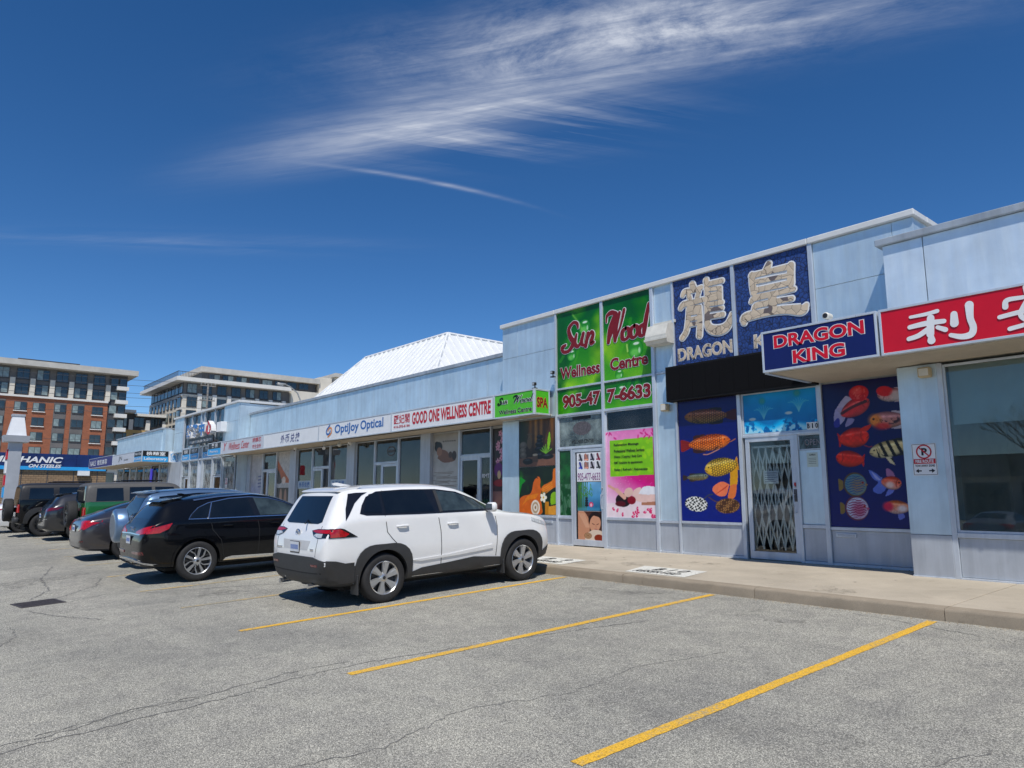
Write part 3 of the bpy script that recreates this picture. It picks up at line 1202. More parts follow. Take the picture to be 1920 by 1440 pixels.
# ---- right hand module: canopy at Y=10.6, fascia at 11.8, shop front at 11.7
RY, RF, RC = 11.7, 11.8, 10.6
rz0 = .575
box('column', -4.42, -3.86, RY - .04, RY + .6, rz0 + .62, 3.73, M_PAN, ML, b=.005)
box('column', -4.42, -3.86, RY - .045, RY + .6, rz0 - .04, rz0 + .615, M_PANB, ML, b=.005)
box('base_channel', -4.425, -3.86, RY - .07, RY, rz0 - .06, rz0 + .02, M_FRM, ML, b=.005)
for k in range(5):
    x0 = -3.86 + k * 2.6
    post(x0, x0 + .07, rz0, 3.73, RY, .04)
    window(x0 + .07, x0 + 2.6, 1.235, 3.70, RY, M_GLS, .035)
    rail(x0 + .07, x0 + 2.6, 1.165, 1.235, RY, .035)
    pan(x0 + .07, x0 + 2.6, rz0 + .03, 1.165, RY, M_PANB)
    box('base_channel', x0 + .07, x0 + 2.6, RY - .05, RY + .02, rz0 - .07, rz0 + .03, M_FRM, ML, b=.005)
    bl = box('roller_blind', x0 + .12, x0 + 2.55, RY + .10, RY + .106, 2.80, 3.70, M_BLIND, ML)
box('fascia_core', -4.50, 10, RF + .05, 19.5, 3.80, 5.75, M_PAN, ML)
xs = [-4.535, -3.93, -1.43, 1.07, 3.57, 6.07, 10.0]
for x0, x1 in zip(xs[:-1], xs[1:]):
    pan(x0, x1, 4.3, 5.78, RF, M_PANR, name='fascia_panel', g=.007)
box('fascia_end', -4.535, -4.50, RF + .04, TY + .03, 4.3, 5.78, M_PAN, ML)
for (x0, x1) in ((-4.62, -1.9), (-1.895, 1.5), (1.505, 5.0), (5.005, 10)):
    box('coping', x0, x1, RF - .07, RF + .45, 5.78, 5.89, M_COPG, ML, b=.01)
box('roof', -4.2, 10, RF + .4, 19.5, 5.72, 5.80, M_ROOF, ML)
# canopy: soffit board, edge trims
CAN = box('canopy_soffit', -5.98, 9.95, RC + .10, TY - .0, 3.745, 3.79, M_SOF, ML)
box('canopy_top', -6.0, 9.95, RC + .22, RF + .02, 4.36, 4.42, M_COPG, ML)
box('canopy_end', -6.075, -6.0, RC + .05, TY - .01, 3.735, 3.80, M_FRM, ML, b=.005)
box('canopy_end', -6.06, -6.02, RC + .2, TY - .06, 3.80, 4.42, M_PAN, ML)
box('shop_back_wall', -4.4, 9.8, 16.2, 16.3, .4, 3.8, M_INTW, ML)
box('shop_floor', -64, 10, 12.96, 19.4, .5, .58, M_INT, ML)
box('shop_floor', -4.0, 10, 11.9, 12.94, .5, .57, M_INT, ML)
box('party_wall', -4.35, -4.25, 12.5, 19.4, .45, 3.8, M_INTW, ML)
box('party_wall', -9.4, -9.3, 12.4, 19.4, .58, 3.78, M_INTW, ML)
box('party_wall', -14.78, -14.68, 12.5, 19.4, .58, 3.78, M_INTW, ML)
box('shop_back_wall', -14.6, -4.4, 15.6, 15.7, .58, 3.78, M_INTW, ML)
box('rear_wall', -60, 10, 19.5, 19.6, 0, 5.7, M_PAN, ML)

# ---- long middle module: fascia wall and shop front at MY, sign canopy at MC
MY, MC = 12.87, 11.7
box('fascia_core', -35.0, -14.84, MY + .05, 19.5, 3.80, 5.72, M_PAN, ML)
fx = [-35.05, -33.55, -30.2, -27.6, -25.02, -24.4, -22.9, -21.3, -19.8, -19.3, -17.8, -16.2, -14.84]
for x0, x1 in zip(fx[:-1], fx[1:]):
    pan(x0, x1, 4.3, 5.74, MY, name='fascia_panel', g=.006)
for (x0, x1) in ((-35.05, -28.0), (-27.995, -21.0), (-20.995, -14.84)):
    box('coping', x0, x1, MY - .06, MY + .4, 5.74, 5.85, M_COPG, ML, b=.01)
box('roof', -35.0, -14.84, MY + .3, 19.5, 5.68, 5.76, M_ROOF, ML)
box('canopy_soffit', -35.6, -12.9, MC + .10, MY - .01, 3.765, 3.80, M_SOF, ML)
box('canopy_top', -35.6, -12.9, MC + .2, MY - .01, 4.36, 4.40, M_COPG, ML)
box('shop_back_wall', -35.0, -14.9, 16.4, 16.5, .58, 3.78, M_INTW, ML)
for x in (-19.3, -24.35, -29.55, -34.9):
    box('party_wall', x - .05, x + .05, MY + .1, 16.4, .58, 3.78, M_INTW, ML)


def column(x0, x1, Y=MY):
    return box('column', x0, x1, Y - .09, Y + .3, .55, 3.765, M_PANB, ML, b=.005)


for (x0, x1) in ((-19.60, -19.03), (-24.66, -24.07), (-29.88, -29.25), (-15.27, -14.84)):
    column(x0, x1)
zb2 = .62
# good one shop: poster | door with side light and transom | poster
box('shop_display_wall', -19.03, -17.58, MY + .03, MY + .06, zb2, 3.76, M_INTW, ML)
post(-17.58, -17.50, zb2, 3.76, MY); post(-16.03, -15.97, zb2, 3.76, MY)
window(-17.50, -16.03, 2.97, 3.74, MY, M_GLS)
rail(-17.50, -16.03, 2.90, 2.97, MY)
door(-17.49, -16.56, zb2, 2.90, MY); post(-16.56, -16.50, zb2, 2.90, MY, .03)
window(-16.50, -16.03, zb2, 2.90, MY)
box('shop_display_wall', -15.97, -15.27, MY + .03, MY + .06, zb2, 3.76, M_INTW, ML)


def three_bay(xa, xb, xc, xd, door_l, door_r):
    """window | door bay with transom | window"""
    window(xa, xb - .03, zb2 + .35, 3.74, MY); pan(xa, xb - .03, zb2, zb2 + .35, MY, M_PANB)
    post(xb - .03, xb + .03, zb2, 3.76, MY)
    window(xb + .03, xc - .03, 2.93, 3.74, MY)
    rail(xb + .03, xc - .03, 2.88, 2.93, MY)
    if door_l > xb + .1:
        window(xb + .03, door_l - .03, zb2, 2.88, MY)
        post(door_l - .03, door_l, zb2, 2.88, MY, .03)
    door(door_l, door_r, zb2, 2.87, MY)
    if door_r < xc - .1:
        window(door_r + .03, xc - .03, zb2, 2.88, MY)
    post(xc - .03, xc + .03, zb2, 3.76, MY)
    window(xc + .03, xd, zb2 + .35, 3.74, MY); pan(xc + .03, xd, zb2, zb2 + .35, MY, M_PANB)


three_bay(-24.06, -22.66, -21.05, -19.61, -22.16, -21.10)
three_bay(-29.24, -27.77, -26.19, -24.67, -27.72, -26.85)
for (x0, x1) in ((-29.2, -27.8), (-27.7, -26.25), (-26.15, -24.7)):
    box('roller_blind', x0 + .03, x1 - .03, MY + .10, MY + .106, 2.98 if x0 > -29 and x0 < -27 else 2.93, 3.72, M_BLIND, ML)
# hair salon bays at the far end of the middle module
box('shop_display_wall', -31.42, -29.89, MY + .03, MY + .06, zb2, 3.76, M_INTW, ML)
post(-31.50, -31.42, zb2, 3.76, MY); post(-33.12, -33.04, zb2, 3.76, MY)
window(-33.04, -31.50, 2.97, 3.74, MY); rail(-33.04, -31.50, 2.90, 2.97, MY)
door(-32.50, -31.52, zb2, 2.90, MY); post(-32.56, -32.50, zb2, 2.9, MY, .03); window(-33.04, -32.56, zb2, 2.90, MY)
box('shop_display_wall', -34.60, -33.12, MY + .03, MY + .06, zb2, 3.76, M_INTW, ML)
box('column', -35.05, -34.6, MY - .05, MY + .3, .55, 3.765, M_PANB, ML, b=.005)

# ---- left tall block (glass front)
LX0, LX1 = -45.9, -35.07
box('wall_core', LX0 + .03, LX1 - .03, TY + .3, 19.5, 3.78, 6.33, M_PAN, ML)
pan(LX0, -44.15, 5.47, 6.34, TY); pan(LX0, -44.15, 4.3, 5.47, TY)
pan(-37.2, LX1, 5.47, 6.34, TY); pan(-37.2, LX1, 3.75, 5.47, TY)
box('corner_return', LX1 - .04, LX1, TY + .045, 19.4, .6, 6.33, M_PAN, ML)
box('corner_return', -37.2, -37.16, TY + .045, TY + .30, 3.75, 6.33, M_FRM, ML)
GL_DARK = mat('blue_spandrel_glass', (.030, .065, .095), .06, var=.25, scale=1.2, spec=.9)
for (x0, x1) in ((-44.0, -42.62), (-42.58, -41.0), (-40.32, -38.72), (-38.66, -37.22)):
    w = box('spandrel_window', x0, x1, TY + .16, TY + .18, 4.5, 6.30, GL_DARK, ML)
pan(-40.96, -40.34, 4.5, 6.32, TY + .12)
for x in (-44.08, -42.60, -40.98, -40.33, -38.69, -37.2):
    post(x - .04, x + .04, .6, 6.34, TY + .06, .06)
for (x0, x1) in ((-45.95, -44.15), (-44.145, -37.0), (-36.995, -35.0)):
    box('coping', x0, x1, TY - .075, TY + .5, 6.335, 6.445, M_COP, ML, b=.012)
box('coping', LX1 - .12, LX1 + .07, TY + .502, 19.5, 6.335, 6.445, M_COP, ML, b=.012)
box('roof', LX0, LX1, TY + .5, 19.5, 6.30, 6.36, M_ROOF, ML)
M_FILM = glass_mat('white_film_glass', (.5, .56, .58), .9, .03, .8, 1.6, (.52, .58, .58))
for (x0, x1) in ((-44.04, -42.64), (-42.56, -41.02), (-40.29, -38.73), (-38.65, -37.24), (-37.16, -35.5)):
    if x0 in (-44.04, -38.65):
        window(x0, x1, 2.85, 3.72, TY + .1, M_FILM)
        door(x0 + (.5 if x0 < -40 else .1), x0 + 1.38, .62, 2.82, TY + .1)
        box('side_light', x0, x0 + .5 if x0 < -40 else x0 + .1, TY + .12, TY + .13, .62, 2.82, M_FILM, ML)
    else:
        window(x0, x1, .75, 3.72, TY + .1, M_FILM)
pan(-40.98, -40.33, .62, 3.74, TY + .1, M_FRM)
box('shop_back_wall', -46, LX1, 15.4, 15.5, .58, 3.78, M_INTW, ML)
rail(-44.1, -37.1, 3.72, 3.80, TY + .05, .05); rail(-44.1, -37.1, 4.42, 4.50, TY + .05, .05)
pan(-44.1, -37.15, 3.80, 4.42, TY + .1, M_PANB)

# ---- far low module
box('fascia_core', -58.3, -46.0, RF + .05, 19.5, 3.80, 5.75, M_PAN, ML)
fx = [-58.4, -55.6, -52.8, -50.0, -46.7]
for x0, x1 in zip(fx[:-1], fx[1:]):
    pan(x0, x1, 4.3, 5.79, RF, name='fascia_panel', g=.007)
box('fascia_end', -46.7, -46.66, RF + .03, TY + .6, 4.3, 5.79, M_PAN, ML)
box('coping', -58.5, -46.6, RF - .07, RF + .45, 5.79, 5.90, M_COPG, ML, b=.01)
box('coping', -46.75, -46.6, RF + .452, 14, 5.79, 5.90, M_COPG, ML, b=.01)
box('roof', -58.3, -46, RF + .4, 19.5, 5.72, 5.80, M_ROOF, ML)
box('canopy_soffit', -61.3, -46.0, RC + .1, TY, 3.775, 3.81, M_SOF, ML)
box('canopy_top', -61.3, -46.0, RC + .2, RF, 4.38, 4.43, M_COPG, ML)
box('column', -46.55, -44.15, TY - .02, TY + .3, .58, 3.77, M_PANB, ML)
for k in range(7):
    x0 = -60.0 + k * 1.9
    post(x0 - .04, x0 + .04, .6, 3.77, TY, .04)
    window(x0 + .04, x0 + 1.86, .9, 3.74, TY, M_GLS if k % 2 else M_FILM)
    pan(x0 + .04, x0 + 1.86, .6, .9, TY, M_PANB)
box('shop_back_wall', -60, -46.6, 15.4, 15.5, .58, 3.78, M_INTW, ML)
box('end_wall', -60.2, -60.05, 12.3, 19.5, .3, 3.8, M_PAN, ML)

# ---- white ribbed metal hip roof on top of the middle module
M_RIB = mat('white_ribbed_steel', (.72, .73, .73), .42, .0, var=.06, scale=2)
HR = thing('metal_hip_roof', 'white ribbed steel mansard roof rising behind the parapet', 'roof', (-27, 18, 5.7))
HRP = dict(top=[(-31.0, 16.9), (-24.0, 16.9), (-24.0, 20.6), (-31.0, 20.6)], zt=8.53, base=[(-33.6, 14.3), (-21.4, 14.3), (-21.4, 23.2), (-33.6, 23.2)], zb=5.6)


def ribbed(name, a, b, c, d, pitch=.42):
    """face a-b along the bottom, d-c along the top, with raised ribs up the slope"""
    a, b, c, d = (Vector(q) for q in (a, b, c, d))
    ux = (b - a).normalized()
    nrm = ux.cross(d - a).normalized()
    if nrm.z < 0:
        nrm = -nrm
    up = nrm.cross(ux).normalized()
    if up.z < 0:
        up = -up
    m = MB(); m.add([a, b, c, d], [(0, 1, 2, 3)])
    L = (b - a).length
    xd, xc, H = (d - a).dot(ux), (c - a).dot(ux), (d - a).dot(up)
    k = 0
    while k * pitch < L - .1:
        x = .12 + k * pitch
        k += 1
        if x < xd:
            h = H * x / max(xd, 1e-3)
        elif x > xc:
            h = H * (L - x) / max(L - xc, 1e-3)
        else:
            h = H
        if h < .15:
            continue
        p0, p1 = a + ux * x, a + ux * x + up * h
        w, t = ux * .035, nrm * .055
        m.add([p0 - w * 1.6, p0 - w + t, p0 + w + t, p0 + w * 1.6, p1 - w * 1.6, p1 - w + t, p1 + w + t, p1 + w * 1.6],
              [(0, 1, 5, 4), (1, 2, 6, 5), (2, 3, 7, 6), (4, 5, 6, 7), (0, 3, 2, 1)])
    return m.build(name, M_RIB, HR, fix=False)


tb = [(x, y, HRP['zb']) for x, y in HRP['base']]
tt = [(x, y, HRP['zt']) for x, y in HRP['top']]
for k in range(4):
    ribbed('roof_face', tb[k], tb[(k + 1) % 4], tt[(k + 1) % 4], tt[k])
m = MB()
for k in range(4):
    m.tube([tt[k], tt[(k + 1) % 4]], .075, 6)
    m.tube([tb[k], tt[k]], .06, 6)
m.build('ridge_cap', M_RIB, HR)
m = MB(); m.add([(x, y, z - .02) for x, y, z in tt], [(0, 1, 2, 3)]); m.build('top_deck', M_RIB, HR)

# ================================================================ signs: brush strokes traced in metres on the sign planes
STK_LONG = [([(-8.539, 6.173), (-8.513, 6.062)], [0.125, 0.155]), ([(-8.793, 5.977), (-8.728, 6.048), (-8.51, 6.03), (-8.318, 6.049)], [0.084, 0.105, 0.103, 0.092]), ([(-8.645, 5.987), (-8.609, 5.864)], [0.104, 0.104]), ([(-8.366, 6.029), (-8.435, 5.837)], [0.103, 0.103]), ([(-8.854, 5.716), (-8.764, 5.781), (-8.498, 5.777), (-8.272, 5.781)], [0.105, 0.125, 0.113, 0.102]), ([(-8.642, 5.672), (-8.67, 5.448), (-8.73, 5.189), (-8.841, 5.063)], [0.124, 0.124, 0.119, 0.114]), ([(-8.648, 5.663), (-8.385, 5.64)], [0.114, 0.112]), ([(-8.386, 5.63), (-8.389, 5.312), (-8.414, 5.041)], [0.112, 0.126, 0.131]), ([(-8.64, 5.557), (-8.414, 5.543)], [0.087, 0.086]), ([(-8.659, 5.425), (-8.42, 5.42)], [0.087, 0.086]), ([(-8.676, 5.314), (-8.425, 5.309)], [0.086, 0.085]), ([(-8.194, 6.175), (-8.191, 6.01), (-8.191, 5.866)], [0.122, 0.102, 0.101]), ([(-8.152, 6.083), (-7.822, 6.077)], [0.098, 0.096]), ([(-8.181, 5.976), (-7.874, 5.937)], [0.089, 0.088]), ([(-7.881, 5.929), (-7.887, 5.698)], [0.096, 0.096]), ([(-8.199, 5.857), (-7.913, 5.835)], [0.089, 0.088]), ([(-8.215, 5.768), (-7.896, 5.74)], [0.089, 0.088]), ([(-8.192, 5.763), (-8.201, 5.48), (-8.2, 5.236), (-8.087, 5.104), (-7.864, 5.074), (-7.716, 5.165), (-7.646, 5.359)], [0.122, 0.125, 0.14, 0.189, 0.197, 0.156, 0.049]), ([(-8.151, 5.653), (-7.846, 5.629)], [0.089, 0.087]), ([(-8.157, 5.536), (-7.852, 5.514)], [0.089, 0.087]), ([(-8.164, 5.391), (-7.837, 5.377)], [0.1, 0.099])]
STK_HUANG = [([(-6.787, 6.167), (-6.845, 6.037)], [0.114, 0.161]), ([(-7.153, 6.035), (-7.143, 5.848), (-7.127, 5.669)], [0.116, 0.134, 0.134]), ([(-7.164, 6.019), (-6.836, 6.016), (-6.346, 6.007)], [0.116, 0.104, 0.111]), ([(-6.345, 6.026), (-6.366, 5.853), (-6.371, 5.677)], [0.129, 0.138, 0.137]), ([(-7.069, 5.879), (-6.452, 5.846)], [0.092, 0.089]), ([(-7.099, 5.712), (-6.462, 5.698)], [0.111, 0.107]), ([(-7.195, 5.5), (-7.108, 5.559), (-6.764, 5.56), (-6.318, 5.563)], [0.086, 0.118, 0.112, 0.091]), ([(-7.152, 5.347), (-7.076, 5.408), (-6.774, 5.401), (-6.367, 5.389)], [0.086, 0.118, 0.116, 0.095]), ([(-6.75, 5.529), (-6.758, 5.266)], [0.168, 0.167]), ([(-7.374, 5.12), (-7.326, 5.217), (-6.884, 5.235), (-6.494, 5.203), (-6.196, 5.142), (-6.1, 5.204)], [0.115, 0.172, 0.15, 0.155, 0.197, 0.089])]
STK_LI = [([(-3.428, 4.269), (-3.57, 4.253), (-3.773, 4.248)], [0.056, 0.052, 0.044]), ([(-3.794, 4.106), (-3.581, 4.122), (-3.358, 4.113)], [0.062, 0.074, 0.064]), ([(-3.517, 4.187), (-3.54, 3.961)], [0.096, 0.099]), ([(-3.533, 3.948), (-3.533, 3.872)], [0.065, 0.104]), ([(-3.569, 4.032), (-3.694, 3.966), (-3.818, 3.942)], [0.074, 0.07, 0.062]), ([(-3.441, 4.041), (-3.349, 3.992)], [0.056, 0.068]), ([(-3.228, 4.185), (-3.234, 4.057)], [0.085, 0.106]), ([(-3.038, 4.275), (-3.042, 4.095), (-3.017, 3.963), (-3.052, 3.875), (-3.163, 3.862), (-3.29, 3.906)], [0.105, 0.083, 0.083, 0.087, 0.075, 0.055])]
STK_AN = [([(-2.638, 4.161), (-2.61, 4.247), (-2.428, 4.249), (-2.231, 4.266), (-2.199, 4.189)], [0.069, 0.061, 0.052, 0.055, 0.059]), ([(-2.4, 4.375), (-2.39, 4.302)], [0.06, 0.068]), ([(-2.71, 4.041), (-2.479, 4.067), (-2.153, 4.09)], [0.057, 0.06, 0.058]), ([(-2.401, 4.192), (-2.482, 4.027), (-2.379, 3.906), (-2.232, 3.76)], [0.064, 0.06, 0.059, 0.066]), ([(-2.267, 4.064), (-2.361, 3.923), (-2.614, 3.869)], [0.059, 0.055, 0.056])]
STK_SUN = [([(-11.897, 5.849), (-11.921, 5.951), (-12.053, 6.0), (-12.21, 5.872), (-12.167, 5.669), (-12.063, 5.49), (-12.22, 5.322), (-12.403, 5.316), (-12.456, 5.423), (-12.332, 5.481)], [0.039, 0.058, 0.049, 0.069, 0.088, 0.087, 0.058, 0.059, 0.069, 0.039]), ([(-11.946, 5.689), (-12.01, 5.482), (-11.907, 5.378), (-11.773, 5.524), (-11.718, 5.668)], [0.039, 0.082, 0.057, 0.038, 0.067]), ([(-11.718, 5.668), (-11.788, 5.445), (-11.693, 5.367)], [0.057, 0.076, 0.038]), ([(-11.648, 5.35), (-11.558, 5.644)], [0.076, 0.066]), ([(-11.581, 5.491), (-11.463, 5.66), (-11.395, 5.592), (-11.469, 5.392), (-11.368, 5.399)], [0.028, 0.047, 0.066, 0.075, 0.033])]
STK_WOOD = [([(-10.964, 5.804), (-10.942, 5.953), (-10.808, 6.006), (-10.66, 5.958)], [0.028, 0.046, 0.074, 0.064]), ([(-10.672, 5.96), (-10.836, 5.632), (-10.917, 5.314)], [0.073, 0.101, 0.064]), ([(-10.905, 5.33), (-10.728, 5.658), (-10.555, 5.955)], [0.037, 0.037, 0.046]), ([(-10.555, 5.955), (-10.681, 5.649), (-10.709, 5.325)], [0.055, 0.1, 0.064]), ([(-10.703, 5.333), (-10.523, 5.665), (-10.414, 6.0)], [0.036, 0.036, 0.054]), ([(-10.382, 5.558), (-10.482, 5.485), (-10.481, 5.332), (-10.391, 5.298), (-10.297, 5.376), (-10.292, 5.51), (-10.382, 5.558)], [0.045, 0.072, 0.072, 0.045, 0.062, 0.071, 0.045]), ([(-10.127, 5.569), (-10.225, 5.498), (-10.225, 5.341), (-10.136, 5.304), (-10.044, 5.39), (-10.04, 5.517), (-10.127, 5.569)], [0.044, 0.071, 0.071, 0.044, 0.062, 0.071, 0.044]), ([(-9.868, 5.552), (-9.968, 5.496), (-9.979, 5.343), (-9.899, 5.302), (-9.819, 5.393)], [0.044, 0.066, 0.07, 0.044, 0.044]), ([(-9.699, 5.987), (-9.787, 5.66), (-9.847, 5.385), (-9.801, 5.303), (-9.746, 5.337)], [0.053, 0.079, 0.079, 0.043, 0.026])]


def flat(name, c, rough=.4, spec=.4, var=.05, scale=3, **k):
    return mat(name, c, rough, 0, var, scale, spec=spec, **k)


S_WHITE = flat('sign_white_acrylic', (.78, .79, .80))
S_LGREY = flat('sign_pale_grey', (.55, .57, .62))
S_RED = flat('sign_red', (.62, .006, .022), .3)
S_DRED = flat('sign_dark_red', (.20, .008, .012), .4)
S_CRIM = flat('sign_crimson', (.52, .01, .025), .4)
S_NAVY = flat('sign_navy', (.008, .014, .11), .3)
S_GREEN = flat('sign_green', (.085, .50, .02), .35, var=.1)
S_BLACK = flat('sign_black', (.012, .012, .014), .4)
S_BLUE = flat('sign_blue', (.012, .17, .52), .35)
S_SKY = flat('sign_sky_blue', (.03, .34, .72), .35)
S_LBLUE = flat('sign_lettering_blue', (.015, .13, .42), .4)
S_INK = flat('sign_indigo_ink', (.03, .04, .20), .5)
S_ORANGE = flat('sign_orange', (.75, .25, .04), .4)
S_PURPLE = flat('sign_purple', (.035, .025, .16), .35)
M_TRIM = panel_mat('sign_trim', (.66, .70, .74), .4, .35, .05)


def sign_box(name, label, x0, x1, z0, z1, Y, depth, face, trim=.035, trim_mat=None, cat='sign', group=None):
    t = thing(name, label, cat, ((x0 + x1) / 2, Y, z0), group)
    tm = trim_mat or M_TRIM
    box('cabinet', x0, x1, Y + .022, Y + depth, z0, z1, tm, t, b=.004)
    m = MB()
    for a in ((x0, x1, z0, z0 + trim), (x0, x1, z1 - trim, z1), (x0, x0 + trim, z0 + trim, z1 - trim), (x1 - trim, x1, z0 + trim, z1 - trim)):
        m.bbox(a[0], a[1], Y, Y + .03, a[2], a[3], .004)
    m.build('trim', tm, t)
    if face is not None:
        box('face', x0 + trim, x1 - trim, Y + .012, Y + .02, z0 + trim, z1 - trim, face, t)
    return t


def strokes_on(t, strokes, Y, mat_, outline=None, grow=.03, name='lettering', fn=None):
    fn = fn or (lambda p: p)
    ss = [([fn(p) for p in a], w) for a, w in strokes]
    if outline is not None:
        m = MB(); add_strokes(m, ss, lambda d: on_y(Y + .006 - d), .05, grow); m.build(name + '_outline', outline, t, fix=False)
    m = MB(); add_strokes(m, ss, lambda d: on_y(Y - .004 - d), .05); m.build(name, mat_, t, fix=False)


# ---- Dragon King lightbox and the red neighbour on the right canopy
F = 10.6
t = sign_box('lightbox_sign', 'navy lightbox sign reading DRAGON KING in red letters on the canopy end', -6.08, -4.235, 3.755, 4.435, F, .25, S_NAVY)
lettering('DRAGON', -5.86, -4.42, 4.13, 4.34, F + .012, S_RED, t, .035, S_WHITE, .035)
lettering('KING', -5.55, -4.72, 3.84, 4.05, F + .012, S_RED, t, .035, S_WHITE, .035)
t = sign_box('lightbox_sign', 'bright red lightbox sign with white brush Chinese characters', -4.205, 1.9, 3.755, 4.435, F, .25, S_RED)
strokes_on(t, STK_LI, F + .006, S_WHITE)
strokes_on(t, STK_AN, F + .006, S_WHITE)
t = sign_box('lightbox_sign', 'lightbox sign continuing along the right canopy past the red one', 1.93, 9.9, 3.755, 4.435, F, .25, S_WHITE)

# ---- black LED ticker board over the Dragon King door
t = thing('led_board', 'wide black unlit LED message board above the aquarium shop door', 'sign', (-7.6, 12.1, 3.71))
box('cabinet', -9.17, -5.95, 12.08, 12.3, 3.71, 4.45, mat('led_cabinet_black', (.008, .008, .009), .7, spec=.2), t, b=.006)
M_LED = mat('led_matrix', (.004, .004, .005), .8, var=.5, scale=300, spec=.15, bmp=.4, bscale=220)
for k in range(10):
    x0 = -9.13 + k * .318
    box('led_module', x0, x0 + .314, 12.074, 12.08, 3.75, 4.41, M_LED, t)

# ---- the cracked blue Dragon King fascia panels
def crackle(name, c, gapc, scale, w=.05, chip=None):
    m, n, l, p = nt_new(name)
    tcn = n.new('ShaderNodeTexCoord')
    nz = n.new('ShaderNodeTexNoise'); nz.inputs['Scale'].default_value = 4
    l.new(tcn.outputs['Object'], nz.inputs['Vector'])
    ad = n.new('ShaderNodeMix'); ad.data_type = 'RGBA'; ad.blend_type = 'LINEAR_LIGHT'; ad.inputs[0].default_value = .06
    l.new(tcn.outputs['Object'], ad.inputs[6]); l.new(nz.outputs['Color'], ad.inputs[7])
    v = n.new('ShaderNodeTexVoronoi'); v.feature = 'DISTANCE_TO_EDGE'; v.inputs['Scale'].default_value = scale
    l.new(ad.outputs[2], v.inputs['Vector'])
    gap = ramp(n, l, v.outputs['Distance'], [(w * .6, (1, 1, 1)), (w * 1.4, (0, 0, 0))])
    v2 = n.new('ShaderNodeTexVoronoi'); v2.inputs['Scale'].default_value = scale
    l.new(ad.outputs[2], v2.inputs['Vector'])
    sp = n.new('ShaderNodeSeparateColor'); l.new(v2.outputs['Color'], sp.inputs[0])
    tone = ramp(n, l, sp.outputs[1], [(0, tuple(x * .86 for x in c)), (1, tuple(min(1, x * 1.12) for x in c))])
    if chip:
        k = ramp(n, l, sp.outputs[0], [(.93, (0, 0, 0)), (.94, (1, 1, 1))])
        tone = mixc(n, l, k, tone, chip)
    l.new(mixc(n, l, gap, tone, gapc), p.inputs['Base Color'])
    p.inputs['Roughness'].default_value = .55
    b = n.new('ShaderNodeBump'); b.inputs['Strength'].default_value = .7; b.inputs['Distance'].default_value = .01
    l.new(v.outputs['Distance'], b.inputs['Height']); l.new(b.outputs[0], p.inputs['Normal'])
    return m


C_BLUE = crackle('crackled_blue_vinyl', (.018, .055, .22), (.008, .015, .06), 13, .07)
C_TAN = crackle('crackled_tan_vinyl', (.58, .47, .345), (.16, .125, .10), 6, .022, (.14, .11, .11))


def fascia_sign(name, label, x0, x1, z0, z1, face, Y=12.3):
    t = thing(name, label, 'sign', ((x0 + x1) / 2, Y, z0))
    box('face', x0, x1, Y - .018, Y + .03, z0, z1, face, t)
    return t


t = fascia_sign('fascia_sign', 'crackled blue panel with the tan dragon character over the word DRAGON', -9.03, -7.625, 4.47, 6.33, C_BLUE)
strokes_on(t, STK_LONG, 12.27, C_TAN, S_WHITE, .055)
lettering('DRAGON', -8.97, -7.67, 4.57, 4.84, 12.282, C_TAN, t, .03, S_WHITE, .022)
t = fascia_sign('fascia_sign', 'crackled blue panel with the tan emperor character above the canopy', -7.54, -6.015, 4.47, 6.33, C_BLUE)
strokes_on(t, STK_HUANG, 12.27, C_TAN, S_WHITE, .055)
lettering('KING', -7.19, -6.25, 4.57, 4.84, 12.282, C_TAN, t, .03, S_WHITE, .022)

# ---- Sun Wood green panels
P_VINYL = print_mat('printed_vinyl', .32, .45, .92, 1.06)


def green_print(w, h, seed):
    c = Canvas(w, h, .012, (.13, .50, .10))
    c.grad((.30, .68, .08), (.03, .36, .14), 'v')
    a = c.nz(1.3, seed)
    c.put(np.clip((a - .50) * 3.2, 0, .85), (.62, .85, .10))
    b = c.nz(1.1, seed + 9)
    c.put(np.clip((b - .52) * 3.2, 0, .8), (.0, .30, .09))
    g = random.Random(seed)
    for k in range(3):
        x, y = g.uniform(.2, .8) * w, g.uniform(.25, .9) * h
        c.line([(x - .25, y - .3), (x, y), (x + .1, y + .4)], .09, (.35, .72, .2), .35)
    return c


def bubble(c, x, y, r):
    c.ell(x, y, r, r, (.03, .40, .10), alpha=.55)
    c.ell(x, y, r * .9, r * .9, (.25, .62, .22), alpha=.7)
    c.ell(x - r * .1, y - r * .35, r * .6, r * .4, (.55, .9, .45), soft=.8, alpha=.7)
    c.ell(x + r * .1, y + r * .55, r * .4, r * .14, (.95, 1, .95), soft=.5, alpha=.9)
    c.ell(x + r * .5, y - r * .2, r * .14, r * .3, (.9, 1, .9), soft=.6, alpha=.7)


def print_sign(name, label, x0, x1, z0, z1, cv, Y=12.3, cat='sign', group=None, mat_=None):
    t = thing(name, label, cat, ((x0 + x1) / 2, Y, z0), group)
    box('backing', x0, x1, Y - .016, Y + .018, z0, z1, S_WHITE, t)
    cv.build('print', lambda u, v: (x0 + u, Y - .0185, z0 + v), mat_ or P_VINYL, t)
    return t


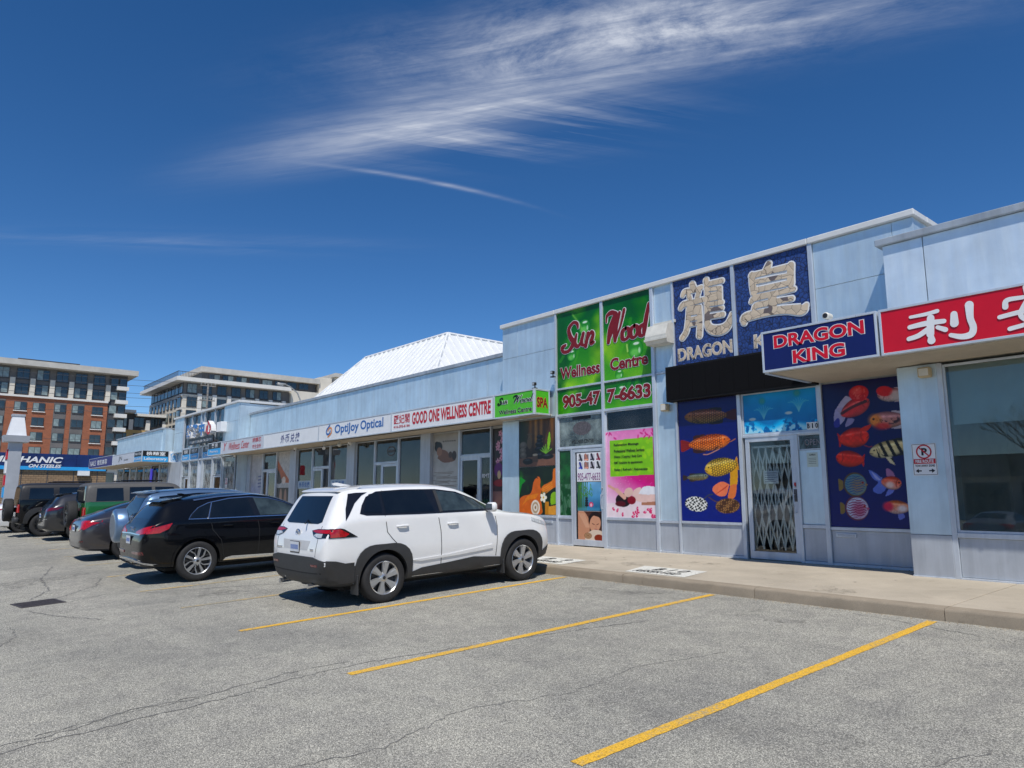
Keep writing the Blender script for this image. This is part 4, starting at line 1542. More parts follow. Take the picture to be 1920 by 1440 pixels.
GX = [(-12.64, -11.16), (-11.07, -9.67)]
for i, (x0, x1) in enumerate(GX):
    w, h = x1 - x0, 6.33 - 4.415
    c = green_print(w, h, 4 + i * 3)
    if i == 0:
        bubble(c, .95, 1.42, .20); bubble(c, .50, .78, .16)
        c.line([(.55, 1.8), (.8, 1.5), (.9, 1.2)], .05, (.55, .8, .35), .6)
    else:
        bubble(c, .95, .62, .22); bubble(c, .45, .1, .13)
        c.line([(.7, .75), (.72, .6)], .05, (.75, .9, .5), .8)
    t = print_sign('fascia_sign', ['green panel with red script word Sun above Wellness', 'green panel with red script word Wood above Centre'][i], x0, x1, 4.415, 6.33, c)
    strokes_on(t, [(a_, [x * 1.45 + .008 for x in w_]) for a_, w_ in (STK_SUN, STK_WOOD)[i]], 12.272, S_DRED, S_WHITE, .032)
    lettering(('Wellness', 'Centre')[i], (-12.54, -10.88)[i], (-11.2, -9.77)[i], (4.63, 4.63)[i], (4.92, 4.92)[i], 12.278, S_DRED, t, .035, S_WHITE, .022)
    c = green_print(w, .60, 14 + i * 3)
    if i == 1:
        bubble(c, .5, .35, .18)
    t = print_sign('phone_sign', ['green strip with red phone digits 905-47 over the spa door', 'green strip with red phone digits 7-6633 over the pink poster'][i], x0, x1, 3.76, 4.362, c)
    lettering(('905-47', '7-6633')[i], (-12.46, -10.99)[i], (-11.20, -9.72)[i], 3.89, 4.22, 12.278, S_DRED, t, .045, S_WHITE, .028)

# ---- middle canopy lightboxes
F = 11.7
t = sign_box('lightbox_sign', 'small green lightbox with Sun Wood in black script at the canopy corner', -14.47, -12.90, 3.755, 4.40, F, .25, S_GREEN, .04)
ax = lambda p: (-14.37 + (p[0] + 12.62) * .36, 4.09 + (p[1] - 5.22) * .24)
bx_ = lambda p: (-13.71 + (p[0] + 11.02) * .60, 4.08 + (p[1] - 5.22) * .26)
for nm, ss, fn in (('lettering', STK_SUN, ax), ('lettering', STK_WOOD, bx_)):
    s2 = [([fn(p) for p in a], [x * .36 for x in w]) for a, w in ss]
    strokes_on(t, s2, F + .006, S_BLACK, S_WHITE, .022)
lettering('Wellness Centre', -14.25, -12.98, 3.85, 3.97, F + .012, S_BLACK, t, .02, S_WHITE, .02)
# SPA return face
t = thing('return_sign', 'green SPA panel turned sideways on the canopy end', 'sign', (-12.88, 12.0, 3.76))
XS = -12.88
m = MB()
for a in ((11.72, 12.23, 3.755, 3.80), (11.72, 12.23, 4.36, 4.40), (11.72, 11.76, 3.80, 4.36), (12.19, 12.23, 3.80, 4.36)):
    m.bbox(XS - .03, XS + .01, a[0], a[1], a[2], a[3], .004)
m.build('trim', M_TRIM, t)
box('face', XS - .02, XS, 11.76, 12.19, 3.80, 4.36, S_GREEN, t)
lettering('SPA', 11.79, 12.15, 3.94, 4.19, 0, S_DRED, t, .03, S_ORANGE, .03, put3=lambda d: (lambda u, v: (XS + d, u, v)))
box('cabinet', -12.91, XS - .03, 11.73, 12.22, 3.76, 4.395, M_TRIM, t)

t = sign_box('lightbox_sign', 'white lightbox reading GOOD ONE WELLNESS CENTRE in crimson', -19.645, -14.49, 3.765, 4.40, F, .25, S_WHITE)
lettering('匯妃閣', -19.50, -18.58, 4.0, 4.29, F + .012, S_CRIM, t, .008)
lettering('416-292-6166', -19.51, -18.57, 3.875, 3.955, F + .012, S_CRIM, t, .02)
lettering('GOOD ONE WELLNESS CENTRE', -18.44, -14.60, 3.92, 4.29, F + .012, S_CRIM, t, .034)
t = sign_box('lightbox_sign', 'white lightbox reading OptiJoy Optical in blue with a swirl logo', -24.865, -19.67, 3.765, 4.40, F, .25, S_WHITE)
lettering('OptiJoy', -23.58, -21.80, 3.90, 4.30, F + .012, S_LBLUE, t, .02)
lettering('Optical', -21.68, -20.16, 3.90, 4.30, F + .012, S_LBLUE, t, .02)
m = MB(); add_strokes(m, [([(-23.98, 4.31), (-24.22, 4.15), (-24.20, 4.02), (-24.02, 4.0), (-23.93, 4.10)], .07)], lambda d: on_y(F + .006 - d), .06); m.build('logo_swirl', S_LBLUE, t, fix=False)
m = MB(); add_strokes(m, [([(-24.10, 3.90), (-23.84, 4.03), (-23.83, 4.18), (-24.0, 4.22), (-24.12, 4.12)], .06)], lambda d: on_y(F + .004 - d), .06); m.build('logo_swirl', S_ORANGE, t, fix=False)
t = sign_box('lightbox_sign', 'plain white lightbox with four dark blue currency exchange characters', -30.20, -24.89, 3.77, 4.40, F, .25, S_WHITE)
for k, ch in enumerate('外币兑换'):
    lettering(ch, -28.40 + k * .48, -28.0 + k * .48, 3.90, 4.25, F + .012, S_INK, t, .008, shear=.12)
t = sign_box('lightbox_sign', 'pale grey lightbox reading Wellness Center in red italics', -35.56, -30.23, 3.77, 4.40, F, .25, S_LGREY)
lettering('Y', -35.2, -34.8, 3.92, 4.30, F + .012, S_CRIM, t, .008, shear=.35)
lettering('Wellness', -34.5, -33.05, 3.92, 4.27, F + .012, S_CRIM, t, .006, shear=.35)
lettering('Center', -32.87, -31.9, 3.92, 4.27, F + .012, S_CRIM, t, .006, shear=.35)
lettering('妍韻芯', -31.5, -30.5, 4.12, 4.32, F + .012, S_CRIM, t, .008)
lettering('養生會所', -31.5, -30.5, 3.84, 4.02, F + .012, S_CRIM, t, .004)
t = sign_box('lightbox_sign', 'black and blue lightbox with white word Pharmacy on the canopy end', -37.55, -35.59, 3.77, 4.41, F, .25, S_BLACK)
box('blue_half', -37.515, -35.625, F + .006, F + .012, 3.805, 4.10, S_SKY, t)
lettering('Pharmacy', -37.2, -35.95, 3.87, 4.03, F + .004, S_WHITE, t, .01)
lettering('藥 房', -37.0, -36.1, 4.15, 4.36, F + .010, S_WHITE, t, .012)
box('canopy_return', -37.55, -37.5, F + .25, TY - .02, 3.77, 4.40, M_TRIM, t)

# ---- medical block signs
F = 12.3
for i, (x0, x1, a, b) in enumerate(((-44.0, -42.64, '家庭醫生', 'Doctor'), (-42.56, -41.02, '物理治療', 'Physiotherapy'), (-40.29, -38.73, '牙科', 'Dental'))):
    t = sign_box('window_sign', ['blue and black strip sign at the far door of the glass block', 'blue and black strip sign in the second bay of the glass block', 'blue and black strip sign beside the pharmacy lightbox'][i], x0, x1, 3.79, 4.43, F, .08, S_BLACK, .02)
    box('blue_half', x0 + .02, x1 - .02, F + .004, F + .011, 3.81, 4.12, S_SKY, t)
    lettering(a, x0 + .3, x1 - .3, 4.18, 4.38, F + .010, S_WHITE, t, .01)
    lettering(b, x0 + .25, x1 - .25, 3.88, 4.04, F + .002, S_WHITE, t, .01)
t = thing('channel_letters', 'row of deep white and blue block letters on the glass block', 'sign', (-39.6, 12.0, 4.9))
box('board', -41.95, -37.78, 12.0, 12.06, 4.55, 4.90, S_BLACK, t, b=.004)
box('rail', -41.9, -37.8, 12.02, 12.3, 4.60, 4.66, M_DGREY, t)
lettering('STEELES MEDICAL DENTAL CENTER', -41.75, -38.0, 4.63, 4.75, 12.0, S_WHITE, t, .012)
for k, ch in enumerate('醫務中心'):
    x0 = -41.95 + k * 1.12
    mm = MB()
    tv, tf = text2d(ch, .05)
    a0, a1 = min(p[0] for p in tv), max(p[0] for p in tv); b0, b1 = min(p[1] for p in tv), max(p[1] for p in tv)
    fx_ = lambda p, y: (x0 + (p[0] - a0) / (a1 - a0) * .92, y, 4.93 + (p[1] - b0) / (b1 - b0) * .72)
    n = len(tv)
    # deep letter: front sheet, back sheet and the sides along the outline
    ed = {}
    for q in tf:
        for i in range(len(q)):
            e = (q[i], q[(i + 1) % len(q)])
            if (e[1], e[0]) in ed:
                ed.pop((e[1], e[0]))
            else:
                ed[e] = 1
    mm.add([fx_(p, 11.85) for p in tv] + [fx_(p, 12.1) for p in tv], [(a, b, b + n, a + n) for a, b in ed] + [tuple(i + n for i in q) for q in tf], 0)
    mm.build('letter_body', S_WHITE, t, fix=False)
    mm = MB(); mm.add([fx_(p, 11.846) for p in tv], tf); mm.build('letter_face', S_BLUE if k < 3 else S_CRIM, t, fix=False)
box('lamp_box', -37.35, -36.7, 12.0, 12.3, 5.0, 5.5, S_WHITE, t, b=.01)

# ---- far canopy: laboratory return and front signs
XL = -45.95
t = thing('return_sign', 'black and blue laboratory panel turned sideways on the far canopy end', 'sign', (XL, 11.4, 3.77))
box('cabinet', XL - .2, XL - .01, 10.63, 12.09, 3.77, 4.44, M_TRIM, t)
box('face', XL - .01, XL, 10.66, 12.06, 3.79, 4.42, S_BLACK, t)
box('blue_half', XL, XL + .006, 10.66, 12.06, 3.79, 4.10, S_SKY, t)
PX_ = lambda d: (lambda u, v: (XL + .004 + d, u, v))
lettering('檢驗室', 10.85, 11.9, 4.14, 4.38, 0, S_WHITE, t, .02, put3=PX_)
lettering('Laboratory', 10.74, 11.98, 3.83, 4.05, 0, S_WHITE, t, .02, put3=PX_)
t = thing('return_sign', 'white panel with blue house shaped medical emblem beside the laboratory panel', 'sign', (XL, 12.4, 3.77))
box('cabinet', XL - .2, XL - .01, 12.10, 12.72, 3.77, 4.44, M_TRIM, t)
box('face', XL - .01, XL, 12.11, 12.71, 3.78, 4.43, S_WHITE, t)
m = MB()
add_strokes(m, [([(12.19, 4.22), (12.40, 4.36), (12.62, 4.22)], .045), ([(12.23, 4.2), (12.23, 3.86), (12.60, 3.86)], .04), ([(12.60, 4.20), (12.60, 4.02)], .04)], lambda d: (lambda u, v: (XL + .004 + d, u, v)), .04, smooth=False)
fit_text(m, '医', 12.30, 12.54, 3.92, 4.18, PX_(.004), .02)
m.build('emblem', S_SKY, t, fix=False)
F = 10.6
t = sign_box('lightbox_sign', 'narrow black and blue lightbox left of the laboratory panel', -47.75, -45.98, 3.79, 4.44, F, .2, S_BLACK, .03)
box('blue_half', -47.72, -46.01, F + .005, F + .011, 3.82, 4.10, S_SKY, t)
lettering('Walk in Clinic', -47.6, -46.1, 4.20, 4.34, F + .010, S_WHITE, t, .012)
lettering('905-258-6888', -47.6, -46.1, 3.90, 4.04, F + .003, S_WHITE, t, .012)
t = sign_box('lightbox_sign', 'dull white lightbox with thin black lettering on the far canopy', -53.5, -47.78, 3.79, 4.44, F, .2, S_LGREY, .03)
lettering('JN', -51.8, -50.9, 3.95, 4.3, F + .012, S_BLACK, t, 0)
lettering('studio', -50.3, -49.2, 3.98, 4.10, F + .012, S_BLACK, t, 0)
t = sign_box('lightbox_sign', 'purple lightbox with white lettering at the far end of the canopy', -61.3, -53.53, 3.79, 4.5, F, .2, S_PURPLE, .03)
lettering('NAILS', -60.8, -58.9, 3.95, 4.32, F + .012, S_WHITE, t, .01)
lettering('雪肌美容', -58.4, -55.2, 3.95, 4.32, F + .012, S_WHITE, t, .01)

# ---- small wall signs
def fire_sign(x, z, Y, label, w=.34, h=.48):
    t = thing('fire_route_sign', label, 'sign', (x, Y, z - h / 2), 'fire route signs on the storefront columns')
    box('plate', x - w / 2, x + w / 2, Y - .008, Y - .002, z - h / 2, z + h / 2, S_WHITE, t)
    y = Y - .008
    m = MB()
    for a in ((-w / 2 + .008, w / 2 - .008, h / 2 - .016, h / 2 - .010), (-w / 2 + .008, w / 2 - .008, -h / 2 + .010, -h / 2 + .016), (-w / 2 + .008, -w / 2 + .014, -h / 2 + .01, h / 2 - .01), (w / 2 - .014, w / 2 - .008, -h / 2 + .01, h / 2 - .01)):
        m.box(x + a[0], x + a[1], y - .001, y, z + a[2], z + a[3])
    m.build('border', S_BLACK, t)
    m = MB(); fit_text(m, 'P', x - .035, x + .045, z + .06, z + .17, on_y(y - .002), .05); m.build('lettering', S_BLACK, t, fix=False)
    cz = z + .115
    m = MB()
    ring = [(x + .098 * math.cos(2 * math.pi * k / 28), cz + .098 * math.sin(2 * math.pi * k / 28)) for k in range(29)]
    add_strokes(m, [(ring, .02), ([(x - .068, cz + .068), (x + .068, cz - .068)], .018)], lambda d: on_y(y - .003 - d), .02, smooth=False)
    box('red_band', x - w / 2 + .02, x + w / 2 - .02, y - .002, y, z - .065, z + .008, S_CRIM, t)
    m.build('prohibition_ring', S_CRIM, t, fix=False)
    m = MB(); fit_text(m, 'FIRE ROUTE', x - .125, x + .125, z - .052, z - .004, on_y(y - .004), .03); m.build('lettering', S_WHITE, t, fix=False)
    m = MB(); fit_text(m, 'TOW AWAY ZONE', x - .135, x + .135, z - .112, z - .078, on_y(y - .002), .03)
    for s in (-1, 1):
        cx = x + s * .09
        m.add([(cx + s * .045, y - .002, z - .17), (cx, y - .002, z - .138), (cx, y - .002, z - .202)], [(0, 1, 2)])
        m.add([(cx - s * .04, y - .0022, z - .161), (cx + s * .005, y - .0022, z - .161), (cx + s * .005, y - .0022, z - .179), (cx - s * .04, y - .0022, z - .179)], [(0, 1, 2, 3)])
    m.build('lettering', S_BLACK, t, fix=False)
    return t


fire_sign(-4.13, 2.30, RY - .04, 'white NO PARKING FIRE ROUTE plate on the column right of the fish poster')
fire_sign(-36.5, 2.42, TY + .08, 'far small red and white fire route plate near the pharmacy door')
t = thing('shop_sign', 'small white SPA plate half hidden behind the grey corner column', 'sign', (-15.1, MY - .1, 2.83))
box('plate', -15.33, -14.86, MY - .105, MY - .095, 2.83, 3.19, S_WHITE, t)
lettering('SPA', -15.28, -14.9, 2.97, 3.16, MY - .105, S_CRIM, t, .03)
lettering('905-477-6633', -15.3, -14.88, 2.86, 2.93, MY - .105, S_CRIM, t, .02)
# unit numbers
t = thing('unit_number', 'white plate with unit number B10 in the aquarium transom corner', 'sign', (-6.14, 12.27, 2.94))
for k, ch in enumerate('B10'):
    x = -6.25 + k * .075
    box('tile', x, x + .07, TY - .012, TY - .006, 2.935, 3.065, S_WHITE, t)
    lettering(ch, x + .012 if ch != '1' else x + .025, x + .058 if ch != '1' else x + .045, 2.955, 3.045, TY - .012, S_BLACK, t, .03)
t = thing('unit_number', 'white unit number B9 on the green side light', 'sign', (-12.41, 12.29, 2.55))
lettering('B 9', -12.50, -12.32, 2.56, 2.65, TY + .012, S_WHITE, t, .03)

# ---- neon OPEN signs
N_PINK = mat('neon_tube_pink', (.72, .42, .43), .4)
N_RED = mat('neon_tube_red', (.8, .1, .08), .3, emit=(1, .12, .1), estr=1.1)
N_BLUE = mat('neon_tube_blue', (.1, .2, .8), .3, emit=(.15, .3, 1), estr=.8)
t = thing('open_sign', 'unlit pinkish neon OPEN sign in the small window beside the aquarium door', 'sign', (-6.2, 12.36, 2.6))
box('backing', -6.42, -6.03, TY + .06, TY + .07, 2.60, 2.83, M_DGREY, t)
lettering('OPEN', -6.34, -6.05, 2.66, 2.77, TY + .06, N_PINK, t, -.005)
t = thing('open_sign', 'red and blue neon OPEN sign in the transom over the wellness door', 'sign', (-16.7, 12.95, 3.1))
lettering('OPEN', -17.02, -16.36, 3.17, 3.40, MY + .10, N_RED, t, -.012)
m = MB(); el = [(-16.69 + .46 * math.cos(2 * math.pi * k / 24), 3.28 + .22 * math.sin(2 * math.pi * k / 24), MY + .1) for k in range(25)]
m.tube([(p[0], p[2], p[1]) for p in el], .008, 6, cap=False); m.build('ring', N_BLUE, t, smooth=True)
t = thing('open_sign', 'small dark LED sign panel in the window above the pink poster', 'sign', (-10.4, 12.37, 3.25))
box('panel', -10.90, -9.92, TY + .05, TY + .065, 3.26, 3.60, S_BLACK, t)
g = random.Random(5)
m = MB()
for k in range(90):
    x, z = -10.86 + (k % 18) * .052, 3.29 + (k // 18) * .062
    if g.random() < .45:
        m.box(x, x + .02, TY + .046, TY + .05, z, z + .012)
m.build('led_row', mat('led_red', (.5, .12, .12), .4, emit=(1, .2, .2), estr=.3), t)
t = thing('window_decal', 'dark oval decal and WELLNESS CENTER lettering on the frosted transom', 'decal', (-11.85, 12.3, 3.0))
m = MB(); m.add([(-11.85, TY + .009, 3.37)] + [(-11.85 + .30 * math.cos(2 * math.pi * k / 32), TY + .009, 3.37 + .165 * math.sin(2 * math.pi * k / 32)) for k in range(32)], [(0, k + 1, (k + 1) % 32 + 1) for k in range(32)])
m.build('oval', mat('decal_grey', (.10, .09, .10), .5, var=.4, scale=25), t, fix=False)
box('strip', -12.16, -11.56, TY + .004, TY + .009, 3.585, 3.66, S_BLACK, t)
lettering('WELLNESS CENTER', -12.22, -11.47, 3.01, 3.10, TY + .015, S_BLACK, t, .02)
# papers
t = thing('paper_notice', 'white handwritten notice taped inside the aquarium door', 'paper', (-7.02, 12.33, 1.99))
box('sheet', -7.17, -6.87, TY + .018, TY + .020, 1.985, 2.225, S_WHITE, t)
m = MB()
for k in range(5):
    m.box(-7.14, -7.14 + (.24, .22, .25, .18, .21)[k], TY + .016, TY + .018, 2.18 - k * .04, 2.187 - k * .04)
m.build('handwriting', S_INK, t)
t = thing('paper_notice', 'pale green opening hours notice on the panel beside the aquarium door', 'paper', (-6.19, 12.29, 2.27))
box('sheet', -6.29, -6.09, TY - .006, TY - .001, 2.27, 2.525, mat('notice_green', (.50, .58, .52)), t)
m = MB(); fit_text(m, 'OPEN', -6.24, -6.13, 2.465, 2.5, on_y(TY - .008), .02)
for k in range(4):
    m.box(-6.26, -6.12, TY - .008, TY - .006, 2.42 - k * .03, 2.426 - k * .03)
m.build('lettering', S_BLACK, t, fix=False)
t = thing('paper_notice', 'yellow paper sign in the dark window of the optical shop', 'paper', (-20.5, 12.9, 2.19))
box('sheet', -20.8, -20.17, MY + .022, MY + .026, 2.19, 2.46, mat('notice_yellow', (.70, .50, .08)), t)
m = MB(); m.box(-20.7, -20.3, MY + .02, MY + .022, 2.36, 2.38); m.box(-20.65, -20.35, MY + .02, MY + .022, 2.29, 2.31); m.build('lettering', S_BLACK, t)
t = thing('window_decal', 'round grey emblem decal on the optical shop transom window', 'decal', (-21.6, 12.88, 3.2))
m = MB(); rg_ = [(-21.58 + .26 * math.cos(2 * math.pi * k / 28), 3.31 + .15 * math.sin(2 * math.pi * k / 28)) for k in range(29)]
add_strokes(m, [(rg_, .05), ([(-21.75, 3.31), (-21.4, 3.31)], .09)], lambda d: on_y(MY + .009 - d), .03, smooth=False); m.build('ring', M_DGREY, t, fix=False)
S_PALE = flat('decal_pale_blue', (.42, .52, .60))
for i, (x0, x1) in enumerate(((-29.17, -27.86), (-26.12, -24.73))):
    t = thing('window_decal', ['pale blue exchange decal low in the window left of the exchange door', 'pale blue exchange decal low in the window right of the exchange door'][i], 'decal', (x0, MY, 2.09))
    box('band', x0, x1, MY + .007, MY + .011, 2.08, 2.40, S_PALE, t)
    for k, ch in enumerate('外币兑换'):
        lettering(ch, x0 + .15 + k * .26, x0 + .37 + k * .26, 2.13, 2.35, MY + .007, S_LBLUE, t, .02)
t = thing('window_decal', 'white letters RMT on the side light of the wellness door', 'decal', (-16.3, 12.88, 2.3))
lettering('RMT', -16.44, -16.10, 2.29, 2.40, MY + .012, S_WHITE, t, .01)

# ================================================================ printed posters
def fish(c, cx, cy, L, H, rot, top, bot, tail, sc=.06, flip=1, fin=None, eye=True, dark=.55, scales=True, tailw=.34, fins=1.0):
    """a side-on fish: flip=1 head to the right"""
    a, b = c.local(cx, cy, rot)
    a = a * flip
    t = np.clip(a / (L / 2), -1, 1)
    half = H / 2 * np.power(np.clip(1 - np.abs(t) ** 2.6, 0, 1), .62) * (1 - .25 * np.clip(-t, 0, 1))
    fin = fin or tail

    def P(pts):
        ca, sa = math.cos(rot), math.sin(rot)
        return [(cx + flip * x * L / 2 * ca - y * H / 2 * sa, cy + flip * x * L / 2 * sa + y * H / 2 * ca) for x, y in pts]
    c.poly(P([(-.80, .2), (-1.0 - tailw, .75), (-1.0 - tailw * 1.15, 0), (-1.0 - tailw, -.75), (-.80, -.2)]), tail, smooth=True)
    for k in range(5):
        y = -.6 + k * .3
        c.line(P([(-.85, y * .2), (-1.0 - tailw * .9, y)]), .008, tuple(x * .6 for x in tail), .6)
    if fins:
        c.poly(P([(-.75, .5), (-.35, .85), (-.15, .9 + .35 * fins), (-.7, .9 + .3 * fins)]), fin, smooth=True)
        c.poly(P([(-.8, -.5), (-.3, -.85), (-.2, -.9 - .45 * fins), (-.75, -.9 - .3 * fins)]), fin, smooth=True)
    m = np.clip((half - np.abs(b)) / c.r + .5, 0, 1) * (np.abs(t) < .999)
    g = np.clip(b / H + .5, 0, 1)[..., None]
    col = np.array(bot) * (1 - g) + np.array(top) * g
    if scales:
        s1 = (a / sc) % 1.0
        s2 = ((b / sc) + .5 * (np.floor(a / sc) % 2)) % 1.0
        e = np.maximum(np.abs(s1 - .5), np.abs(s2 - .5)) * 2
        k = np.where(t < .62, np.clip((e - .62) / .3, 0, 1), 0)[..., None]
        col = col * (1 - k * (1 - dark))
        hl = np.where(t < .62, np.clip(.45 - e, 0, 1), 0)[..., None]
        col = np.clip(col * (1 + hl * .6), 0, 1)
    sh = np.clip(np.abs(b) / (half + 1e-6), 0, 1)[..., None]
    col = col * (1 - .45 * sh ** 3)
    spec_ = np.exp(-((b / (H * .5) - .42) / .16) ** 2)[..., None] * .22 * (c.nz(18, 31)[..., None] + .3)
    col = np.clip(col * (.82 + .36 * c.nz(9, 17)[..., None]) + spec_, 0, 1)
    c.c = c.c * (1 - m[..., None]) + col * m[..., None]
    c.line(P([(.55, .5), (.48, 0), (.56, -.5)]), .012, tuple(x * .55 for x in top), .7)
    if fins:
        c.poly(P([(.35, -.75), (.5, -.35), (.1, -1.1)]), fin, .9, smooth=True)
    if eye:
        ex, ey = P([(.74, .18)])[0]
        c.ell(ex, ey, .020, .020, tuple(min(1, q * 1.15 + .06) for q in top)); c.ell(ex, ey, .014, .014, (.04, .03, .03))
    c.line(P([(.98, -.05), (.84, -.22)]), .012, (.15, .07, .05), .8)


def poster(name, label, x0, x1, z0, z1, c, Y, cat='poster', mat_=None):
    t = thing(name, label, cat, ((x0 + x1) / 2, Y, z0))
    box('sheet', x0, x1, Y - .003, Y + .012, z0, z1, S_WHITE, t)
    c.build('print', lambda u, v: (x0 + u, Y - .0055, z0 + v), mat_ or P_VINYL, t)
    return t


NAVY_P = (.06, .10, .42)
# ---- left fish poster
W_, H_ = 1.405, 2.445
c = Canvas(W_, H_, .010, NAVY_P)
c.grad((.07, .13, .50), (.05, .08, .36), 'v')
fish(c, .66, 2.10, 1.02, .30, R(-2), (.50, .22, .16), (.62, .50, .25), (.28, .08, .10), .05, -1, (.10, .06, .08), dark=.35, fins=.5)
fish(c, .72, 1.56, .98, .33, R(3), (.93, .38, .16), (.95, .55, .30), (.55, .15, .14), .05, 1, (.20, .07, .08), dark=.38, fins=.5)
c.line([(1.21, 1.55), (1.32, 1.60)], .018, (.75, .45, .3)); c.line([(.95, 1.42), (.70, 1.33), (.58, 1.33)], .02, (.80, .55, .45))
# curled golden arowana
c.poly([(1.12, 1.20), (1.32, 1.12), (1.34, .92), (1.30, .70), (1.16, .66), (1.17, .95)], (.86, .62, .18), smooth=True)
fish(c, .97, 1.07, .76, .36, R(8), (.78, .66, .26), (.98, .74, .28), (.86, .6, .2), .05, -1, (.85, .60, .2), dark=.42, tailw=.02, fins=0)
c.poly([(1.14, .72), (.98, .78), (.80, .70), (.76, .60), (.90, .50), (1.06, .52)], (.95, .52, .38), smooth=True)
c.poly([(1.16, .70), (1.30, .72), (1.25, .48), (1.10, .46)], (.90, .50, .30), smooth=True)
for k in range(7):
    c.line([(1.10, .70), (.80 + k * .04, .52 + .02 * k)], .006, (.75, .25, .2), .7)
fish(c, .42, .88, .52, .15, R(2), (.32, .42, .42), (.62, .50, .28), (.22, .14, .12), .03, 1, (.2, .14, .1), fins=.5)
# rays
a, b = c.local(.36, .34, R(-5))
mk = np.clip((1 - np.sqrt((a / .28) ** 2 + (b / .155) ** 2)) / .06, 0, 1)
c.put(mk, (.06, .06, .06))
sp_ = (np.sin(a * 62 + np.sin(b * 40) * 1.2) * np.sin(b * 75 + np.sin(a * 31)) > -.05).astype(float)
c.put(mk * sp_, (.92, .92, .90))
c.line([(.55, .44), (.66, .52), (.76, .53)], .02, (.25, .25, .25)); c.line([(.98, .36), (.80, .40), (.66, .48)], .018, (.40, .25, .15))
a, b = c.local(1.08, .31, R(4))
mk = np.clip((1 - np.sqrt((a / .28) ** 2 + (b / .15) ** 2)) / .06, 0, 1)
c.put(mk, (.30, .18, .10))
c.put(mk * (np.sin(a * 70 + np.sin(b * 50) * 2) * np.sin(b * 80 + np.sin(a * 44) * 2) > .25), (.62, .45, .28))
c.mottle(20, .06, 3)
poster('fish_poster', 'blue poster of arowana fish and spotted rays left of the aquarium door', -9.03, -7.625, 1.26, 3.705, c, TY - .006)

# ---- right fish poster
W_, H_ = 1.42, 2.47
c = Canvas(W_, H_, .010, (.05, .07, .32))
c.grad((.055, .09, .40), (.04, .06, .30), 'v')


def blob_fish(cx, cy, L, H, rot, body, tail, flip=1, belly=None, sc=.03, spots=None, tw=.2, eye=True, fins=.4):
    fish(c, cx, cy, L, H, rot, body, belly or tuple(min(1, x * 1.1) for x in body), tail, sc, flip, tail, eye, .84, True, tw, fins)
    if spots:
        a, b = c.local(cx, cy, rot)
        mk = np.clip((1 - np.sqrt((a / (L * .38)) ** 2 + (b / (H * .30)) ** 2)) * 4, 0, 1)
        c.put(mk * (c.nz(26, 5) > .60) * .85, spots)


# flowerhorns
c.poly([(.17, 1.84), (.22, 2.02), (.36, 2.06), (.40, 1.90), (.28, 1.74), (.20, 1.74)], (.62, .60, .76), smooth=True)
c.poly([(.17, 1.80), (.26, 1.86), (.27, 1.72), (.18, 1.70)], (.22, .22, .58), smooth=True)
c.poly([(.24, 2.04), (.40, 2.22), (.52, 2.14), (.40, 2.04)], (.70, .66, .78), smooth=True)
c.poly([(.42, 1.84), (.36, 1.70), (.48, 1.74), (.52, 1.82)], (.55, .52, .70), smooth=True)
blob_fish(.55, 2.01, .54, .30, R(24), (.84, .24, .24), (.66, .62, .74), 1, (.80, .30, .30), .025, None, .02, True, 0)
c.line([(.32, 1.93), (.45, 2.0), (.60, 2.06), (.74, 2.10)], .05, (.14, .08, .12), .75)
c.ell(.63, 2.25, .165, .135, (.78, .15, .17)); c.ell(.60, 2.29, .10, .07, (.93, .42, .40), soft=.9, alpha=.7); c.put(np.clip((1 - np.hypot((c.U - .63) / .15, (c.V - 2.25) / .12)) * 5, 0, 1) * (c.nz(40, 3) > .62) * .5, (.95, .55, .5))
blob_fish(1.16, 2.17, .46, .23, R(-4), (.82, .34, .38), (.72, .62, .66), -1, (.84, .78, .76), .025, None, .05, True, .3)
c.ell(1.05, 2.24, .13, .085, (.84, .22, .24), rot=R(-10)); c.ell(1.24, 2.15, .10, .09, (.82, .78, .78), soft=.8, alpha=.8)
blob_fish(1.07, 1.76, .58, .28, R(-2), (.76, .48, .52), (.74, .70, .76), -1, (.86, .62, .52), .022, (.14, .08, .14), .05, True, .3)
c.ell(.86, 1.77, .10, .10, (.90, .55, .25), soft=.8, alpha=.85); c.ell(.98, 1.66, .12, .06, (.82, .22, .22), soft=.8, alpha=.8); c.ell(.84, 1.79, .018, .018, (.05, .03, .03))
# two plain red parrot fish
for (x, y, L, H, r_, fl) in ((.49, 1.50, .52, .34, 6, 1), (.40, 1.145, .48, .28, -8, -1)):
    blob_fish(x, y, L, H, R(r_), (.86, .16, .14), (.82, .18, .14), fl, (.92, .27, .18), .022, None, .0, False, 0)
c.poly([(.60, 1.62), (.72, 1.60), (.80, 1.70), (.66, 1.67)], (.80, .22, .17), smooth=True); c.line([(.66, 1.36), (.74, 1.33), (.78, 1.34)], .015, (.8, .25, .2), .8)
# tiger fish
fish(c, 1.05, 1.285, .64, .27, R(10), (.84, .74, .50), (.90, .85, .66), (.2, .18, .15), .05, -1, (.12, .11, .10), True, .9, False, .1, .35)
a, b = c.local(1.05, 1.285, R(10))
mk = np.clip((1 - np.sqrt((a / .33) ** 2 + (b / .15) ** 2)) * 7, 0, 1)
c.put(mk * (np.sin(a * 52 + b * 12) > .15) * (a > -.2), (.06, .05, .04))
c.poly([(.98, 1.16), (1.08, 1.15), (1.12, 1.02), (1.05, 1.05)], (.85, .80, .65)); c.poly([(1.05, 1.14), (1.10, 1.13), (1.12, 1.04)], (.1, .09, .08))
